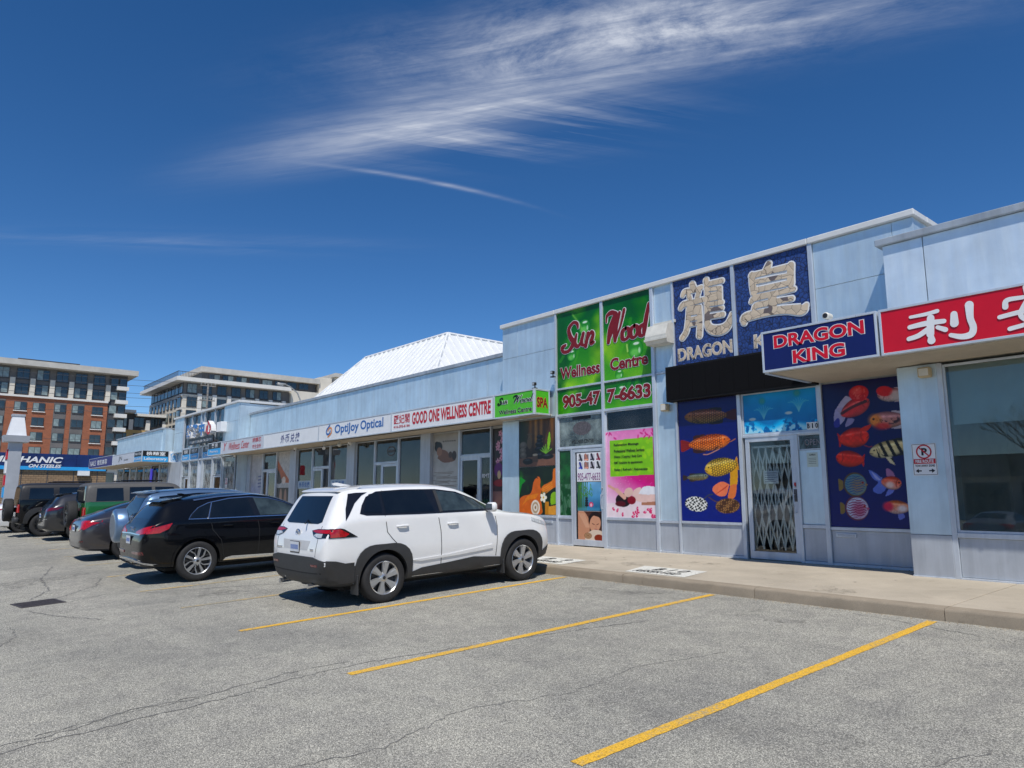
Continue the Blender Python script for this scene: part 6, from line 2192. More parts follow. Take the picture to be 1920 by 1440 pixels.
def car_body_eval(stn, level, cutters=None, mat_=None, crease_belt=.35):
    ring_n = 16
    v, f = [], []
    for (y, zb, ws, zs, wm, zm, wb, zbelt, wr, zr, zt) in stn:
        h = [(0, zb), (ws * .8, zb), (ws, zs), (wm, zm), (wb, zbelt),
             (wb * .45 + wr * .55 + .012, zbelt * .45 + zr * .55), (wr, zr), (wr * .62, zr + (zt - zr) * .75), (0, zt)]
        full = h + [(-a, b) for a, b in reversed(h[1:-1])]
        v += [(a, y, b) for a, b in full]
    ns = len(stn)
    for i in range(ns - 1):
        for k in range(ring_n):
            f.append((i * ring_n + k, i * ring_n + (k + 1) % ring_n, (i + 1) * ring_n + (k + 1) % ring_n, (i + 1) * ring_n + k))
    f.append(tuple(reversed(range(ring_n))))
    f.append(tuple(range((ns - 1) * ring_n, ns * ring_n)))
    me = bpy.data.meshes.new('body')
    me.from_pydata(v, [], f)
    bm = bmesh.new(); bm.from_mesh(me)
    bmesh.ops.recalc_face_normals(bm, faces=bm.faces)
    bm.to_mesh(me); bm.free()
    me.materials.append(mat_)
    cr = me.attributes.new('crease_edge', 'FLOAT', 'EDGE')
    for e in me.edges:
        a, b = e.vertices
        if a % ring_n == b % ring_n and a // ring_n != b // ring_n:
            k = a % ring_n
            cr.data[e.index].value = crease_belt if k in (4, 12) else (.5 if k in (2, 14) else (crease_belt * .6 if k in (6, 10) else (crease_belt * .5 if k in (3, 13) else 0)))
    me.polygons.foreach_set('use_smooth', [True] * len(me.polygons))
    o = bpy.data.objects.new('body', me)
    COL.objects.link(o)
    s = o.modifiers.new('s', 'SUBSURF'); s.levels = level; s.render_levels = level
    dg = bpy.context.evaluated_depsgraph_get(); dg.update()
    plain = bpy.data.meshes.new_from_object(o.evaluated_get(dg))
    bvh = BVHTree.FromPolygons([p.co.copy() for p in plain.vertices], [tuple(p.vertices) for p in plain.polygons])
    final = plain
    if cutters:
        tmp = []
        for c in cutters:
            c.hide_render = True
            b = o.modifiers.new('b', 'BOOLEAN'); b.operation = 'DIFFERENCE'; b.object = c; b.solver = 'EXACT'; b.material_mode = 'TRANSFER'
        dg = bpy.context.evaluated_depsgraph_get(); dg.update()
        final = bpy.data.meshes.new_from_object(o.evaluated_get(dg))
        final.polygons.foreach_set('use_smooth', [True] * len(final.polygons))
        final.set_sharp_from_angle(angle=R(38))
    bpy.data.objects.remove(o)
    return final, bvh


def patch(root, bvh, view, poly, off, mat_, name, thick=.012, grid=.10, mirror=False, parent=None):
    """a panel of real thickness pressed onto the body: outline given in side (y,z), rear/front (x,z) or top (x,y) view"""
    lad = isinstance(poly, Ladder)
    if mirror:
        poly = type(poly)([(-a, b) for a, b in poly]) if view in 'BFT' else poly
        view = {'R': 'L', 'L': 'R'}.get(view, view)
    bm = bmesh.new()
    try:
        vs_ = [bm.verts.new((a, b, 0)) for a, b in poly]
        if lad:
            n_ = len(vs_)
            for i in range(n_ // 2 - 1):
                bm.faces.new((vs_[i], vs_[i + 1], vs_[n_ - 2 - i], vs_[n_ - 1 - i]))
        else:
            for tr in tessellate_polygon([[Vector((a, b, 0)) for a, b in poly]]):
                bm.faces.new([vs_[i] for i in tr])
    except Exception:
        bm.free(); return None
    for ax in (0, 1):
        lo, hi = min(p[ax] for p in poly), max(p[ax] for p in poly)
        k = int((hi - lo) / grid)
        for i in range(1, k + 1):
            co = [0, 0, 0]; no = [0, 0, 0]
            co[ax] = lo + (hi - lo) * i / (k + 1); no[ax] = 1
            bmesh.ops.bisect_plane(bm, geom=bm.verts[:] + bm.edges[:] + bm.faces[:], plane_co=co, plane_no=no)
    org = {'R': lambda a, b: ((3, a, b), (-1, 0, 0)), 'L': lambda a, b: ((-3, a, b), (1, 0, 0)), 'B': lambda a, b: ((a, -3, b), (0, 1, 0)),
           'F': lambda a, b: ((a, 9, b), (0, -1, 0)), 'T': lambda a, b: ((a, b, 4), (0, 0, -1))}[view]
    ed = [e for e in bm.edges if e.is_boundary]
    base = {}
    for p in bm.verts:
        o_, d_ = org(p.co.x, p.co.y)
        d_ = Vector(d_)
        hit = bvh.ray_cast(Vector(o_), d_)
        if hit[0] is None:
            q = bvh.find_nearest(Vector(o_) + d_ * 2.5)[0]
        else:
            q = hit[0]
        base[p] = q
        p.co = q - d_ * off
        p.normal = -d_
    d_ = Vector(org(0, 0)[1])
    r = bmesh.ops.extrude_edge_only(bm, edges=ed)
    for g in r['geom']:
        if isinstance(g, bmesh.types.BMVert):
            g.co = g.co + d_ * (off + thick)
    bmesh.ops.recalc_face_normals(bm, faces=bm.faces[:])
    me = bpy.data.meshes.new(name)
    bm.to_mesh(me); bm.free()
    me.materials.append(mat_)
    me.polygons.foreach_set('use_smooth', [True] * len(me.polygons))
    me.set_sharp_from_angle(angle=R(40))
    o = bpy.data.objects.new(name, me)
    COL.objects.link(o)
    o.parent = parent or root
    return o


class Ladder(list):
    """outline made of two rails; meshed as a strip of quads"""


def strip(pts, w):
    """narrow strip along a polyline (for seams and bright trims)"""
    P = [Vector((p[0], p[1])) for p in pts]
    L, Q = [], []
    for i, p in enumerate(P):
        d = (P[min(i + 1, len(P) - 1)] - P[max(i - 1, 0)]).normalized()
        nn = Vector((-d.y, d.x)) * w / 2
        L.append(tuple(p + nn)); Q.append(tuple(p - nn))
    return Ladder(L + Q[::-1])


def make_wheel(r, w, style, alloy, rim_r=None):
    """returns tyre mesh and rim mesh, axle along x, outer face at +x"""
    rr = rim_r or r * .70
    m = MB()
    prof = [(rr - .012, -w / 2 + .01), (rr + .01, -w / 2), (r - .035, -w / 2 - .006), (r - .012, -w / 2 + .012), (r, -w / 2 + .045), (r - .001, 0), (r, w / 2 - .045), (r - .012, w / 2 - .012), (r - .035, w / 2 + .006), (rr + .01, w / 2), (rr - .012, w / 2 - .01), (rr - .015, -w / 2 + .01)]
    m.lathe(prof, 40, 'x')
    # tread grooves
    for g_ in (-.05, 0, .05):
        m.lathe([(r - .008, g_ - .006), (r + .0015, g_ - .005), (r + .0015, g_ - .0045)], 40, 'x')
    to = m.build('wheel', V_TYRE, smooth=True, sharp=50)
    tyre = to.data
    bpy.data.objects.remove(to)
    m = MB()
    xo = w / 2 - .012
    m.lathe([(rr, xo), (rr - .012, xo + .006), (rr - .022, xo - .004), (rr - .03, -w / 2 + .02), (rr - .005, -w / 2 + .01)], 40, 'x', mi=0)
    m.lathe([(0, xo - .075), (rr - .03, xo - .085)], 40, 'x', mi=1)

    def spoke(a0, a1, r0, r1, w0, w1, x0, x1, mi=0):
        """tapered bar between two polar points, slightly dished"""
        p0 = Vector((0, r0 * math.cos(a0), r0 * math.sin(a0))); p1 = Vector((0, r1 * math.cos(a1), r1 * math.sin(a1)))
        d = (p1 - p0).normalized(); nn = Vector((0, -d.z, d.y))
        v = []
        for p, ww, x in ((p0, w0, x0), (p1, w1, x1)):
            v += [p + nn * ww + Vector((x - .035, 0, 0)), p + nn * ww * .75 + Vector((x, 0, 0)), p - nn * ww * .75 + Vector((x, 0, 0)), p - nn * ww + Vector((x - .035, 0, 0))]
        m.add(v, [(0, 1, 5, 4), (1, 2, 6, 5), (2, 3, 7, 6), (3, 0, 4, 7), (0, 3, 2, 1), (4, 5, 6, 7)], mi)
    R1 = rr - .022
    if style == 'six':
        for k in range(6):
            a = 2 * math.pi * k / 6 + .25
            spoke(a, a + .05, .045, R1, .030, .052, xo - .012, xo - .004)
            spoke(a + .22, a + .30, .05, R1, .012, .022, xo - .03, xo - .014)
    elif style == 'ten':
        for k in range(5):
            a = 2 * math.pi * k / 5 + .3
            spoke(a - .10, a - .16, .05, R1, .016, .034, xo - .008, xo - .004)
            spoke(a + .30, a + .34, .06, R1 * .62, .010, .012, xo - .014, xo - .010)
            spoke(a + .34, a + .62, R1 * .60, R1, .012, .014, xo - .010, xo - .005)
            spoke(a + .34, a + .16, R1 * .60, R1, .012, .020, xo - .010, xo - .005, 1)
    else:
        for k in range(5):
            a = 2 * math.pi * k / 5 + .3
            spoke(a - .08, a - .14, .05, R1, .016, .022, xo - .010, xo - .004)
            spoke(a + .08, a + .14, .05, R1, .016, .022, xo - .010, xo - .004)
    m.lathe([(0, xo - .004), (.03, xo - .005), (.055, xo - .012), (.075, xo - .03), (.07, xo - .08)], 20, 'x', mi=0)
    m.lathe([(0, xo), (.024, xo - .001), (.026, xo - .006)], 16, 'x', mi=1)
    ro = m.build('rim', [alloy, V_ALLOYD], smooth=True, sharp=30)
    rim = ro.data
    bpy.data.objects.remove(ro)
    return tyre, rim


def lathe_cut(y, r, x0, x1):
    m = MB()
    m.lathe([(0.0001, x0), (r, x0), (r, x1), (.0001, x1)], 40, 'x', (0, y, 0))
    return m


def add_wheel(root, tyre, rim, x, y, z, left=False, name='wheel', axis='x'):
    w = bpy.data.objects.new(name, tyre); COL.objects.link(w)
    w.parent = root; w.location = (x, y, z)
    if left:
        w.rotation_euler = (0, 0, math.pi)
    if axis == 'y':
        w.rotation_euler = (0, 0, -math.pi / 2)
    rm = bpy.data.objects.new('rim', rim); COL.objects.link(rm)
    rm.parent = w
    return w


def lbox(root, name, x0, x1, y0, y1, z0, z1, mat_, b=.01, parent=None):
    m = MB(); m.bbox(x0, x1, y0, y1, z0, z1, b)
    o = m.build(name, mat_, None, smooth=False)
    o.parent = parent or root
    return o


def plate(root, y, z, x=0.0, tilt=0.0):
    o = lbox(root, 'number_plate', x - .16, x + .16, y - .012, y, z - .085, z + .085, V_BLACK, .004)
    lbox(root, 'plate_face', x - .15, x + .15, y - .015, y - .012, z - .065, z + .075, V_PLATE, .002, o)
    m = MB()
    for k in range(7):
        xx = x - .125 + k * .037
        m.box(xx, xx + .024, y - .0165, y - .015, z - .03, z + .035)
    c = m.build('plate_characters', V_PLATEB); c.parent = o
    return o


def make_car(name, label, stn, pmat, wheel, axles, half_track, level=2, arch_r=None, crease=.35, group='vehicles parked along the storefronts'):
    """body with cut wheel arches and four wheels; returns root, bvh"""
    r, w, style, alloy = wheel
    root = thing(name, label, 'car', group=group)
    cut = []
    ar = arch_r or r + .055
    for y in axles:
        for s in (1, -1):
            m = MB()
            x0, x1 = sorted((s * (half_track - .34), s * 1.4))
            m.lathe([(0.0001, x0), (ar, x0), (ar, x1), (.0001, x1)], 36, 'x', (0, y, r + .01))
            c = m.build('cut', V_DARK)
            cut.append(c)
    me, bvh = car_body_eval(stn, level, cut, pmat, crease)
    for c in cut:
        bpy.data.objects.remove(c)
    body = bpy.data.objects.new('body', me); COL.objects.link(body); body.parent = root
    tyre, rim = make_wheel(r, w, style, alloy)
    for y in axles:
        add_wheel(root, tyre, rim, half_track, y, r)
        add_wheel(root, tyre, rim, -half_track, y, r, True)
    # dark underside
    lbox(root, 'underbody', -half_track + .2, half_track - .2, axles[0] - .5, axles[1] + .5, .2, .34, V_DARK)
    return root, bvh, tyre, rim


def both(root, bvh, view, poly, off, mat_, name, **k):
    a = patch(root, bvh, view, poly, off, mat_, name, **k)
    patch(root, bvh, view, poly, off, mat_, name, mirror=True, **k)
    return a


def arch_poly(y, z, r0, r1, a0, a1, n=14, sq=0.0):
    out = []
    for k in range(n + 1):
        t = a0 + (a1 - a0) * k / n
        rr = r1 * (1 + sq * (abs(math.sin(2 * t)) ** 2))
        out.append((y + rr * math.cos(t), z + rr * math.sin(t)))
    for k in range(n + 1):
        t = a1 + (a0 - a1) * k / n
        out.append((y + r0 * math.cos(t), z + r0 * math.sin(t)))
    return Ladder(out)


def handles(root, bvh, spots, mat_):
    for (y, z) in spots:
        for s in (1, -1):
            h = bvh.ray_cast(Vector((3 * s, y, z)), Vector((-s, 0, 0)))[0]
            x = h.x
            m = MB()
            m.tube([(x - s * .01, y - .10, z), (x + s * .03, y - .08, z), (x + s * .035, y, z + .004), (x + s * .03, y + .08, z), (x - s * .01, y + .10, z)], [.012, .016, .018, .016, .012], 8)
            o = m.build('door_handle', mat_, smooth=True); o.parent = root


def mirrors(root, bvh, y, z, mat_, size=1.0):
    for s in (1, -1):
        h = bvh.ray_cast(Vector((3 * s, y, z - .06)), Vector((-s, 0, 0)))[0]
        x = h.x
        m = MB()
        x0, x1 = sorted((x + s * .06, x + s * .26 * size))
        m.bbox(x0, x1, y - .07, y + .05, z - .07 * size, z + .08 * size, .035)
        o = m.build('mirror', mat_, smooth=True, sharp=60); o.parent = root
        m = MB(); m.tube([(x - s * .02, y, z - .06), (x + s * .10, y - .01, z - .04)], .022, 8)
        q = m.build('mirror_arm', V_BLACK, smooth=True); q.parent = o
        m = MB(); m.box(x0 + .02, x1 - .02, y - .075, y - .071, z - .05 * size, z + .06 * size); q = m.build('mirror_glass', V_CHROME); q.parent = o


def place(root, x, y, face=1, s=1.0):
    """nose towards the building (face=1) or out (-1); sits on the lot's slope"""
    g0, g1 = gz(x, y + .9), gz(x, y + 3.6)
    sl = math.atan2(g1 - g0, 2.7)
    root.scale = (s, s, s)
    if face == 1:
        root.location = (x, y, g0 - math.tan(sl) * .9)
        root.rotation_euler = (sl, 0, 0)
    else:
        L = 4.5 * s
        root.location = (x, y + L, g0 + math.tan(sl) * (L - .9))
        root.rotation_euler = (-sl, 0, math.pi)


def rings(root, y, z, rx, rz, offs, th, mat_, name='emblem'):
    m = MB()
    for (dx, dz, a, b) in offs:
        pts = [(dx + a * math.cos(2 * math.pi * k / 20), y, z + dz + b * math.sin(2 * math.pi * k / 20)) for k in range(21)]
        m.tube(pts, th, 6, cap=False)
    o = m.build(name, mat_, smooth=True); o.parent = root
    return o


# ---------------------------------------------------------------- white SUV (nearest)
P_WHITE = paint('white_car_paint', (.80, .80, .79), 0, .28)
STN_A = [
    # y    zb   ws   zs   wm   zm   wb   zbelt  wr   zr    zt
    (0.00, .46, .58, .50, .70, .60, .68, .72, .56, .745, .75),
    (0.025, .40, .70, .44, .845, .60, .835, .82, .70, .88, .90),
    (0.06, .34, .77, .40, .895, .62, .885, .97, .76, 1.03, 1.045),
    (0.13, .30, .81, .36, .92, .66, .905, 1.06, .755, 1.14, 1.17),
    (0.24, .27, .84, .33, .932, .70, .915, 1.13, .715, 1.35, 1.38),
    (0.36, .26, .855, .32, .938, .72, .91, 1.18, .675, 1.555, 1.59),
    (0.46, .25, .86, .31, .938, .72, .905, 1.20, .665, 1.615, 1.66),
    (0.90, .24, .865, .30, .938, .72, .90, 1.215, .675, 1.635, 1.695),
    (1.60, .24, .865, .30, .932, .70, .895, 1.205, .69, 1.64, 1.705),
    (2.20, .24, .865, .30, .93, .70, .895, 1.195, .685, 1.62, 1.69),
    (2.60, .24, .865, .30, .93, .70, .89, 1.185, .67, 1.54, 1.60),
    (3.03, .24, .865, .30, .93, .70, .885, 1.165, .69, 1.30, 1.34),
    (3.36, .24, .86, .30, .93, .72, .885, 1.135, .74, 1.165, 1.19),
    (3.70, .25, .86, .32, .935, .74, .88, 1.105, .72, 1.135, 1.155),
    (4.032, .26, .85, .34, .93, .73, .86, 1.06, .68, 1.095, 1.115),
    (4.248, .28, .80, .36, .885, .68, .81, .99, .62, 1.04, 1.06),
    (4.364, .32, .72, .40, .80, .64, .74, .89, .54, .94, .955),
    (4.422, .38, .60, .44, .68, .60, .64, .76, .46, .80, .81)]
A_Y, F_Y = .97, 3.64
car, bv, tyA, rmA = make_car('suv', 'white compact SUV nearest the camera with grey lower cladding', STN_A, P_WHITE, (.352, .225, 'six', V_ALLOY), (A_Y, F_Y), .80, 3, .40, crease=.62)
def low_clad(car, fn, mt):
    bo = [q for q in KIDS()[car.name] if q.name.startswith('body')][0].data
    bo.materials.append(mt)
    k = len(bo.materials) - 1
    for q in bo.polygons:
        if q.material_index == 0 and fn(q.center):
            q.material_index = k


low_clad(car, lambda p: p.z < .33 or (p.y < .5 and p.z < .60) or (p.y > 4.15 and p.z < .5), V_CLAD)
DLO = [(.60, 1.285), (.66, 1.40), (.76, 1.52), (.95, 1.592), (1.4, 1.605), (2.0, 1.59), (2.40, 1.535), (2.75, 1.41), (3.02, 1.27), (3.10, 1.215), (2.9, 1.205), (1.6, 1.225), (.95, 1.245), (.70, 1.255)]
both(car, bv, 'R', DLO, .006, V_BLACK, 'window_surround', grid=.04)
both(car, bv, 'R', [(.66, 1.305), (.73, 1.44), (.82, 1.555), (.93, 1.575), (.98, 1.575), (.96, 1.28)], .011, V_GLASS, 'window', grid=.04)
both(car, bv, 'R', [(1.02, 1.275), (1.02, 1.575), (1.45, 1.585), (1.78, 1.578), (1.88, 1.255)], .011, V_GLASS, 'window', grid=.04)
both(car, bv, 'R', [(2.02, 1.25), (1.97, 1.57), (2.35, 1.522), (2.70, 1.405), (2.94, 1.28), (2.98, 1.235)], .011, V_GLASS2, 'window', grid=.04)
# black wedge between rear glass and roof pillar
both(car, bv, 'R', [(.50, 1.575), (.62, 1.585), (.80, 1.585), (.70, 1.545), (.56, 1.44), (.44, 1.29), (.36, 1.20), (.40, 1.36)], .008, V_BLACK, 'pillar_trim', grid=.03)
patch(car, bv, 'B', [(-.60, 1.19), (-.52, 1.55), (.52, 1.55), (.60, 1.19), (.50, 1.165), (-.50, 1.165)], .006, V_GLASS, 'rear_window', grid=.08)
m = MB(); m.prism([(.78, 1.676), (.55, 1.658), (.40, 1.632), (.375, 1.615), (.39, 1.602), (.60, 1.60)], -.60, .60, axis='x'); o = m.build('spoiler', P_WHITE, smooth=True, sharp=30); o.parent = car
m = MB(); m.prism([(.55, 1.60), (.405, 1.60), (.42, 1.57), (.52, 1.56)], -.585, .585, axis='x'); o = m.build('spoiler_lip', V_BLACK); o.parent = car
patch(car, bv, 'F', [(-.60, 1.52), (.60, 1.52), (.74, 1.20), (-.74, 1.20)], .005, V_GLASS, 'windscreen', grid=.1)
# lamps
both(car, bv, 'B', [(.43, 1.075), (.60, 1.10), (.90, 1.10), (.90, .985), (.66, .975), (.52, 1.01)], .008, V_BLACK, 'tail_lamp_housing', grid=.04)
both(car, bv, 'R', [(.03, 1.10), (.27, 1.105), (.33, 1.09), (.53, .972), (.30, .972), (.03, .975)], .008, V_BLACK, 'tail_lamp_housing', grid=.04)
both(car, bv, 'B', [(.45, 1.072), (.60, 1.09), (.88, 1.09), (.88, 1.045), (.62, 1.045)], .013, V_REDL, 'tail_lamp', grid=.04)
both(car, bv, 'B', [(.54, 1.012), (.66, .985), (.78, .985), (.78, 1.038), (.60, 1.038)], .013, V_CLEAR, 'reversing_lamp', grid=.04)
both(car, bv, 'R', [(.05, 1.09), (.26, 1.094), (.40, 1.02), (.34, .985), (.12, .985), (.12, 1.04), (.05, 1.045)], .013, V_REDL, 'tail_lamp', grid=.04)
both(car, bv, 'R', [(3.88, 1.04), (4.20, .95), (4.30, .87), (4.04, .93), (3.88, .98)], .008, V_CLEAR, 'head_lamp', grid=.06)
# cladding
both(car, bv, 'R', arch_poly(A_Y, .36, .395, .475, R(-24), R(203), 24, .16), .022, V_CLAD, 'wheel_arch', grid=.08, thick=.03)
both(car, bv, 'R', arch_poly(F_Y, .36, .395, .475, R(-20), R(203), 24, .16), .022, V_CLAD, 'wheel_arch', grid=.08, thick=.03)
both(car, bv, 'R', [(1.36, .23), (3.22, .23), (3.22, .44), (2.6, .50), (2.1, .46), (1.62, .43), (1.36, .36)], .012, V_CLAD, 'sill', grid=.1)
patch(car, bv, 'B', [(-.86, .36), (-.90, .55), (-.89, .665), (-.60, .715), (.60, .715), (.89, .665), (.90, .55), (.86, .36), (.5, .32), (-.5, .32)], .016, V_CLAD, 'bumper', grid=.05)
both(car, bv, 'R', [(.02, .34), (.56, .28), (.54, .54), (.47, .58), (.20, .66), (.02, .68)], .014, V_CLAD, 'bumper_corner', grid=.06)
both(car, bv, 'R', [(4.06, .28), (4.40, .34), (4.41, .55), (4.22, .50), (4.08, .42)], .014, V_CLAD, 'bumper_corner', grid=.06)
both(car, bv, 'B', [(.56, .585), (.74, .585), (.74, .615), (.56, .615)], .020, V_REDD, 'reflector', grid=.06)
patch(car, bv, 'B', strip([(-.80, .50), (-.3, .49), (.3, .49), (.80, .50)], .016), .019, V_SEAM, 'bumper_seam')
# tailgate number recess, plate, emblem, badges
patch(car, bv, 'B', [(-.46, .93), (.46, .93), (.40, .80), (-.40, .80)], .003, mat('tailgate_recess', (.52, .52, .52), .4), 'plate_recess', grid=.08)
yy = bv.ray_cast(Vector((0, -3, .84)), Vector((0, 1, 0)))[0].y
plate(car, yy - .004, .83)
rings(car, bv.ray_cast(Vector((0, -3, 1.03)), Vector((0, 1, 0)))[0].y - .008, 1.03, 0, 0, [(0, 0, .075, .052), (0, 0, .028, .050), (0, .018, .052, .024)], .006, V_CHROME)
lbox(car, 'badge', .50, .60, bv.ray_cast(Vector((.55, -3, .81)), Vector((0, 1, 0)))[0].y - .008, bv.ray_cast(Vector((.55, -3, .81)), Vector((0, 1, 0)))[0].y + .01, .795, .825, V_CHROME, .003)
lbox(car, 'badge', -.64, -.46, bv.ray_cast(Vector((-.55, -3, .81)), Vector((0, 1, 0)))[0].y - .008, bv.ray_cast(Vector((-.55, -3, .81)), Vector((0, 1, 0)))[0].y + .01, .795, .825, V_CHROME, .003)
# seams and trim
for pts in ([(1.00, 1.24), (1.02, 1.0), (1.10, .90), (1.34, .66), (1.38, .43)], [(1.93, 1.245), (1.97, .95), (1.97, .45)], [(3.06, 1.21), (3.10, .95), (3.06, .47)], [(1.05, 1.60), (.97, 1.25)]):
    both(car, bv, 'R', strip(pts, .011), .0025, V_SEAM, 'panel_gap', grid=.12, thick=.004)
both(car, bv, 'B', strip([(.66, 1.14), (.68, .93), (.66, .72)], .010), .0025, V_SEAM, 'panel_gap', grid=.12, thick=.004)
both(car, bv, 'R', strip([(.55, 1.655), (1.3, 1.672), (2.1, 1.655), (2.5, 1.59)], .03), .006, V_BLACK, 'roof_rail_strip', grid=.15) if False else None
both(car, bv, 'R', [(1.42, .56), (2.1, .585), (2.98, .665), (2.98, .60), (2.3, .555), (1.6, .53)], .014, P_WHITE, 'door_crease', grid=.08)
both(car, bv, 'R', strip([(1.98, 1.57), (2.0, 1.24)], .055), .013, V_CLAD, 'pillar_trim', grid=.06)
handles(car, bv, [(1.28, 1.07), (2.20, 1.05)], P_WHITE)
mirrors(car, bv, 2.92, 1.26, P_WHITE)
m = MB(); m.prism([(.72, 1.68), (.62, 1.70), (.60, 1.735), (.66, 1.74), (.90, 1.69)], -.03, .03, axis='x'); o = m.build('antenna_fin', P_WHITE, smooth=True, sharp=50); o.parent = car
for s in (1, -1):
    m = MB(); m.tube([(s * .48, -.02, .31), (s * .48, .22, .32)], .035, 12); o = m.build('exhaust_tip', V_CHROME, smooth=True); o.parent = car
    m = MB(); m.lathe([(0, 0), (.03, 0)], 12, 'y', (s * .48, -.018, .31)); o = m.build('exhaust_bore', V_DARK); o.parent = car
    lbox(car, 'mud_flap', s * .82 - .10, s * .82 + .10, .52, .545, .16, .44, V_CLAD, .006)
    lbox(car, 'mud_flap', s * .82 - .10, s * .82 + .10, 3.20, 3.225, .17, .40, V_CLAD, .006)
m = MB(); m.tube([(.28, yy + .02, 1.17), (.05, .21, 1.23), (-.18, .215, 1.24)], .010, 6); o = m.build('rear_wiper', V_BLACK); o.parent = car
place(car, -10.17, 4.52)
CAR_A = car

# ---------------------------------------------------------------- black SUV
P_BLACK = paint('black_car_paint', (.0035, .004, .0055), 0, .25, spec=.12, coat=.55)
STN_B = [
    (0, 0.44, 0.58, 0.48, 0.7, 0.6, 0.68, 0.72, 0.52, 0.745, 0.75),
    (0.03, 0.38, 0.7, 0.42, 0.83, 0.62, 0.81, 0.82, 0.66, 0.87, 0.89),
    (0.08, 0.33, 0.76, 0.39, 0.88, 0.64, 0.86, 0.95, 0.7, 1.02, 1.04),
    (0.18, 0.29, 0.8, 0.35, 0.92, 0.68, 0.9, 1.04, 0.68, 1.14, 1.16),
    (0.32, 0.26, 0.85, 0.32, 0.945, 0.7, 0.92, 1.09, 0.65, 1.307, 1.332),
    (0.46, 0.25, 0.86, 0.31, 0.95, 0.7, 0.92, 1.11, 0.635, 1.436, 1.466),
    (0.6, 0.24, 0.87, 0.3, 0.95, 0.7, 0.92, 1.12, 0.63, 1.481, 1.516),
    (1.15, 0.24, 0.87, 0.3, 0.945, 0.7, 0.91, 1.11, 0.645, 1.525, 1.58),
    (1.75, 0.24, 0.87, 0.3, 0.94, 0.7, 0.905, 1.105, 0.655, 1.565, 1.63),
    (2.3, 0.24, 0.87, 0.3, 0.94, 0.7, 0.9, 1.1, 0.65, 1.535, 1.6),
    (2.75, 0.24, 0.87, 0.3, 0.94, 0.7, 0.9, 1.09, 0.65, 1.419, 1.469),
    (3.2, 0.24, 0.87, 0.3, 0.94, 0.72, 0.89, 1.07, 0.68, 1.2, 1.23),
    (3.5, 0.24, 0.86, 0.3, 0.94, 0.72, 0.885, 1.045, 0.7, 1.08, 1.1),
    (3.9, 0.25, 0.85, 0.32, 0.935, 0.72, 0.86, 1, 0.64, 1.04, 1.06),
    (4.3, 0.27, 0.8, 0.34, 0.89, 0.68, 0.79, 0.92, 0.56, 0.96, 0.98),
    (4.55, 0.3, 0.7, 0.38, 0.79, 0.62, 0.7, 0.8, 0.48, 0.84, 0.85),
    (4.67, 0.36, 0.56, 0.44, 0.64, 0.58, 0.58, 0.68, 0.38, 0.7, 0.71)]
A_Y, F_Y = .98, 3.80
car, bv, tyB, rmB = make_car('suv', 'glossy black SUV with chrome window line next to the white one', STN_B, P_BLACK, (.365, .24, 'ten', V_ALLOY), (A_Y, F_Y), .81, 3, .415, crease=.5)
DLO = [(.80, 1.135), (.86, 1.22), (1.0, 1.345), (1.2, 1.43), (1.6, 1.50), (2.0, 1.515), (2.4, 1.475), (2.75, 1.37), (3.05, 1.22), (3.20, 1.11), (2.9, 1.10), (2.0, 1.115), (1.2, 1.125)]
both(car, bv, 'R', DLO, .003, V_CHROME, 'window_trim', grid=.09)
ins = lambda k: [(1.95 + (a - 1.95) * k, 1.32 + (b - 1.32) * (k - .07)) for a, b in DLO]
both(car, bv, 'R', ins(.985), .005, V_BLACK, 'window_surround', grid=.09)
both(car, bv, 'R', [(.86, 1.16), (.93, 1.25), (1.05, 1.345), (1.20, 1.41), (1.24, 1.42), (1.14, 1.15)], .008, V_GLASS, 'window', grid=.09)
both(car, bv, 'R', [(1.19, 1.15), (1.29, 1.43), (1.6, 1.478), (1.96, 1.49), (2.04, 1.14)], .008, V_GLASS, 'window', grid=.09)
both(car, bv, 'R', [(2.16, 1.14), (2.08, 1.487), (2.4, 1.452), (2.72, 1.352), (3.0, 1.215), (3.10, 1.135)], .008, V_GLASS2, 'window', grid=.09)
both(car, bv, 'R', strip([(1.16, 1.13), (1.265, 1.425)], .016), .009, V_CHROME, 'pillar_trim', grid=.1)
patch(car, bv, 'B', [(-.62, 1.17), (-.52, 1.42), (.52, 1.42), (.62, 1.17)], .005, V_GLASS, 'rear_window', grid=.06)
patch(car, bv, 'F', [(-.60, 1.48), (.60, 1.48), (.74, 1.15), (-.74, 1.15)], .005, V_GLASS, 'windscreen', grid=.1)
m = MB(); m.prism([(.80, 1.535), (.58, 1.518), (.40, 1.488), (.38, 1.475), (.41, 1.463), (.60, 1.465)], -.56, .56, axis='x'); o = m.build('spoiler', P_BLACK, smooth=True, sharp=60); o.parent = car
both(car, bv, 'B', [(.36, .925), (.40, .955), (.60, 1.0), (.90, 1.06), (.92, .93), (.62, .90)], .010, V_REDL, 'tail_lamp', grid=.05)
both(car, bv, 'R', [(.05, .98), (.20, 1.02), (.52, 1.09), (.46, .99), (.30, .92), (.06, .915)], .010, V_REDL, 'tail_lamp', grid=.05)
both(car, bv, 'B', strip([(.0, .915), (.5, .905), (.66, .905)], .022), .014, V_CHROME, 'tailgate_trim', grid=.1)
both(car, bv, 'B', [(.30, .545), (.82, .545), (.82, .60), (.30, .59)], .010, V_REDD, 'reflector', grid=.08)
both(car, bv, 'B', [(.10, .36), (.50, .36), (.72, .40), (.86, .34), (.86, .30), (.60, .30), (.10, .31)], .020, V_CLAD, 'diffuser', grid=.08)
both(car, bv, 'B', strip([(.0, .445), (.45, .44), (.70, .42), (.88, .33)], .035), .026, V_CHROME, 'diffuser_trim', grid=.06)
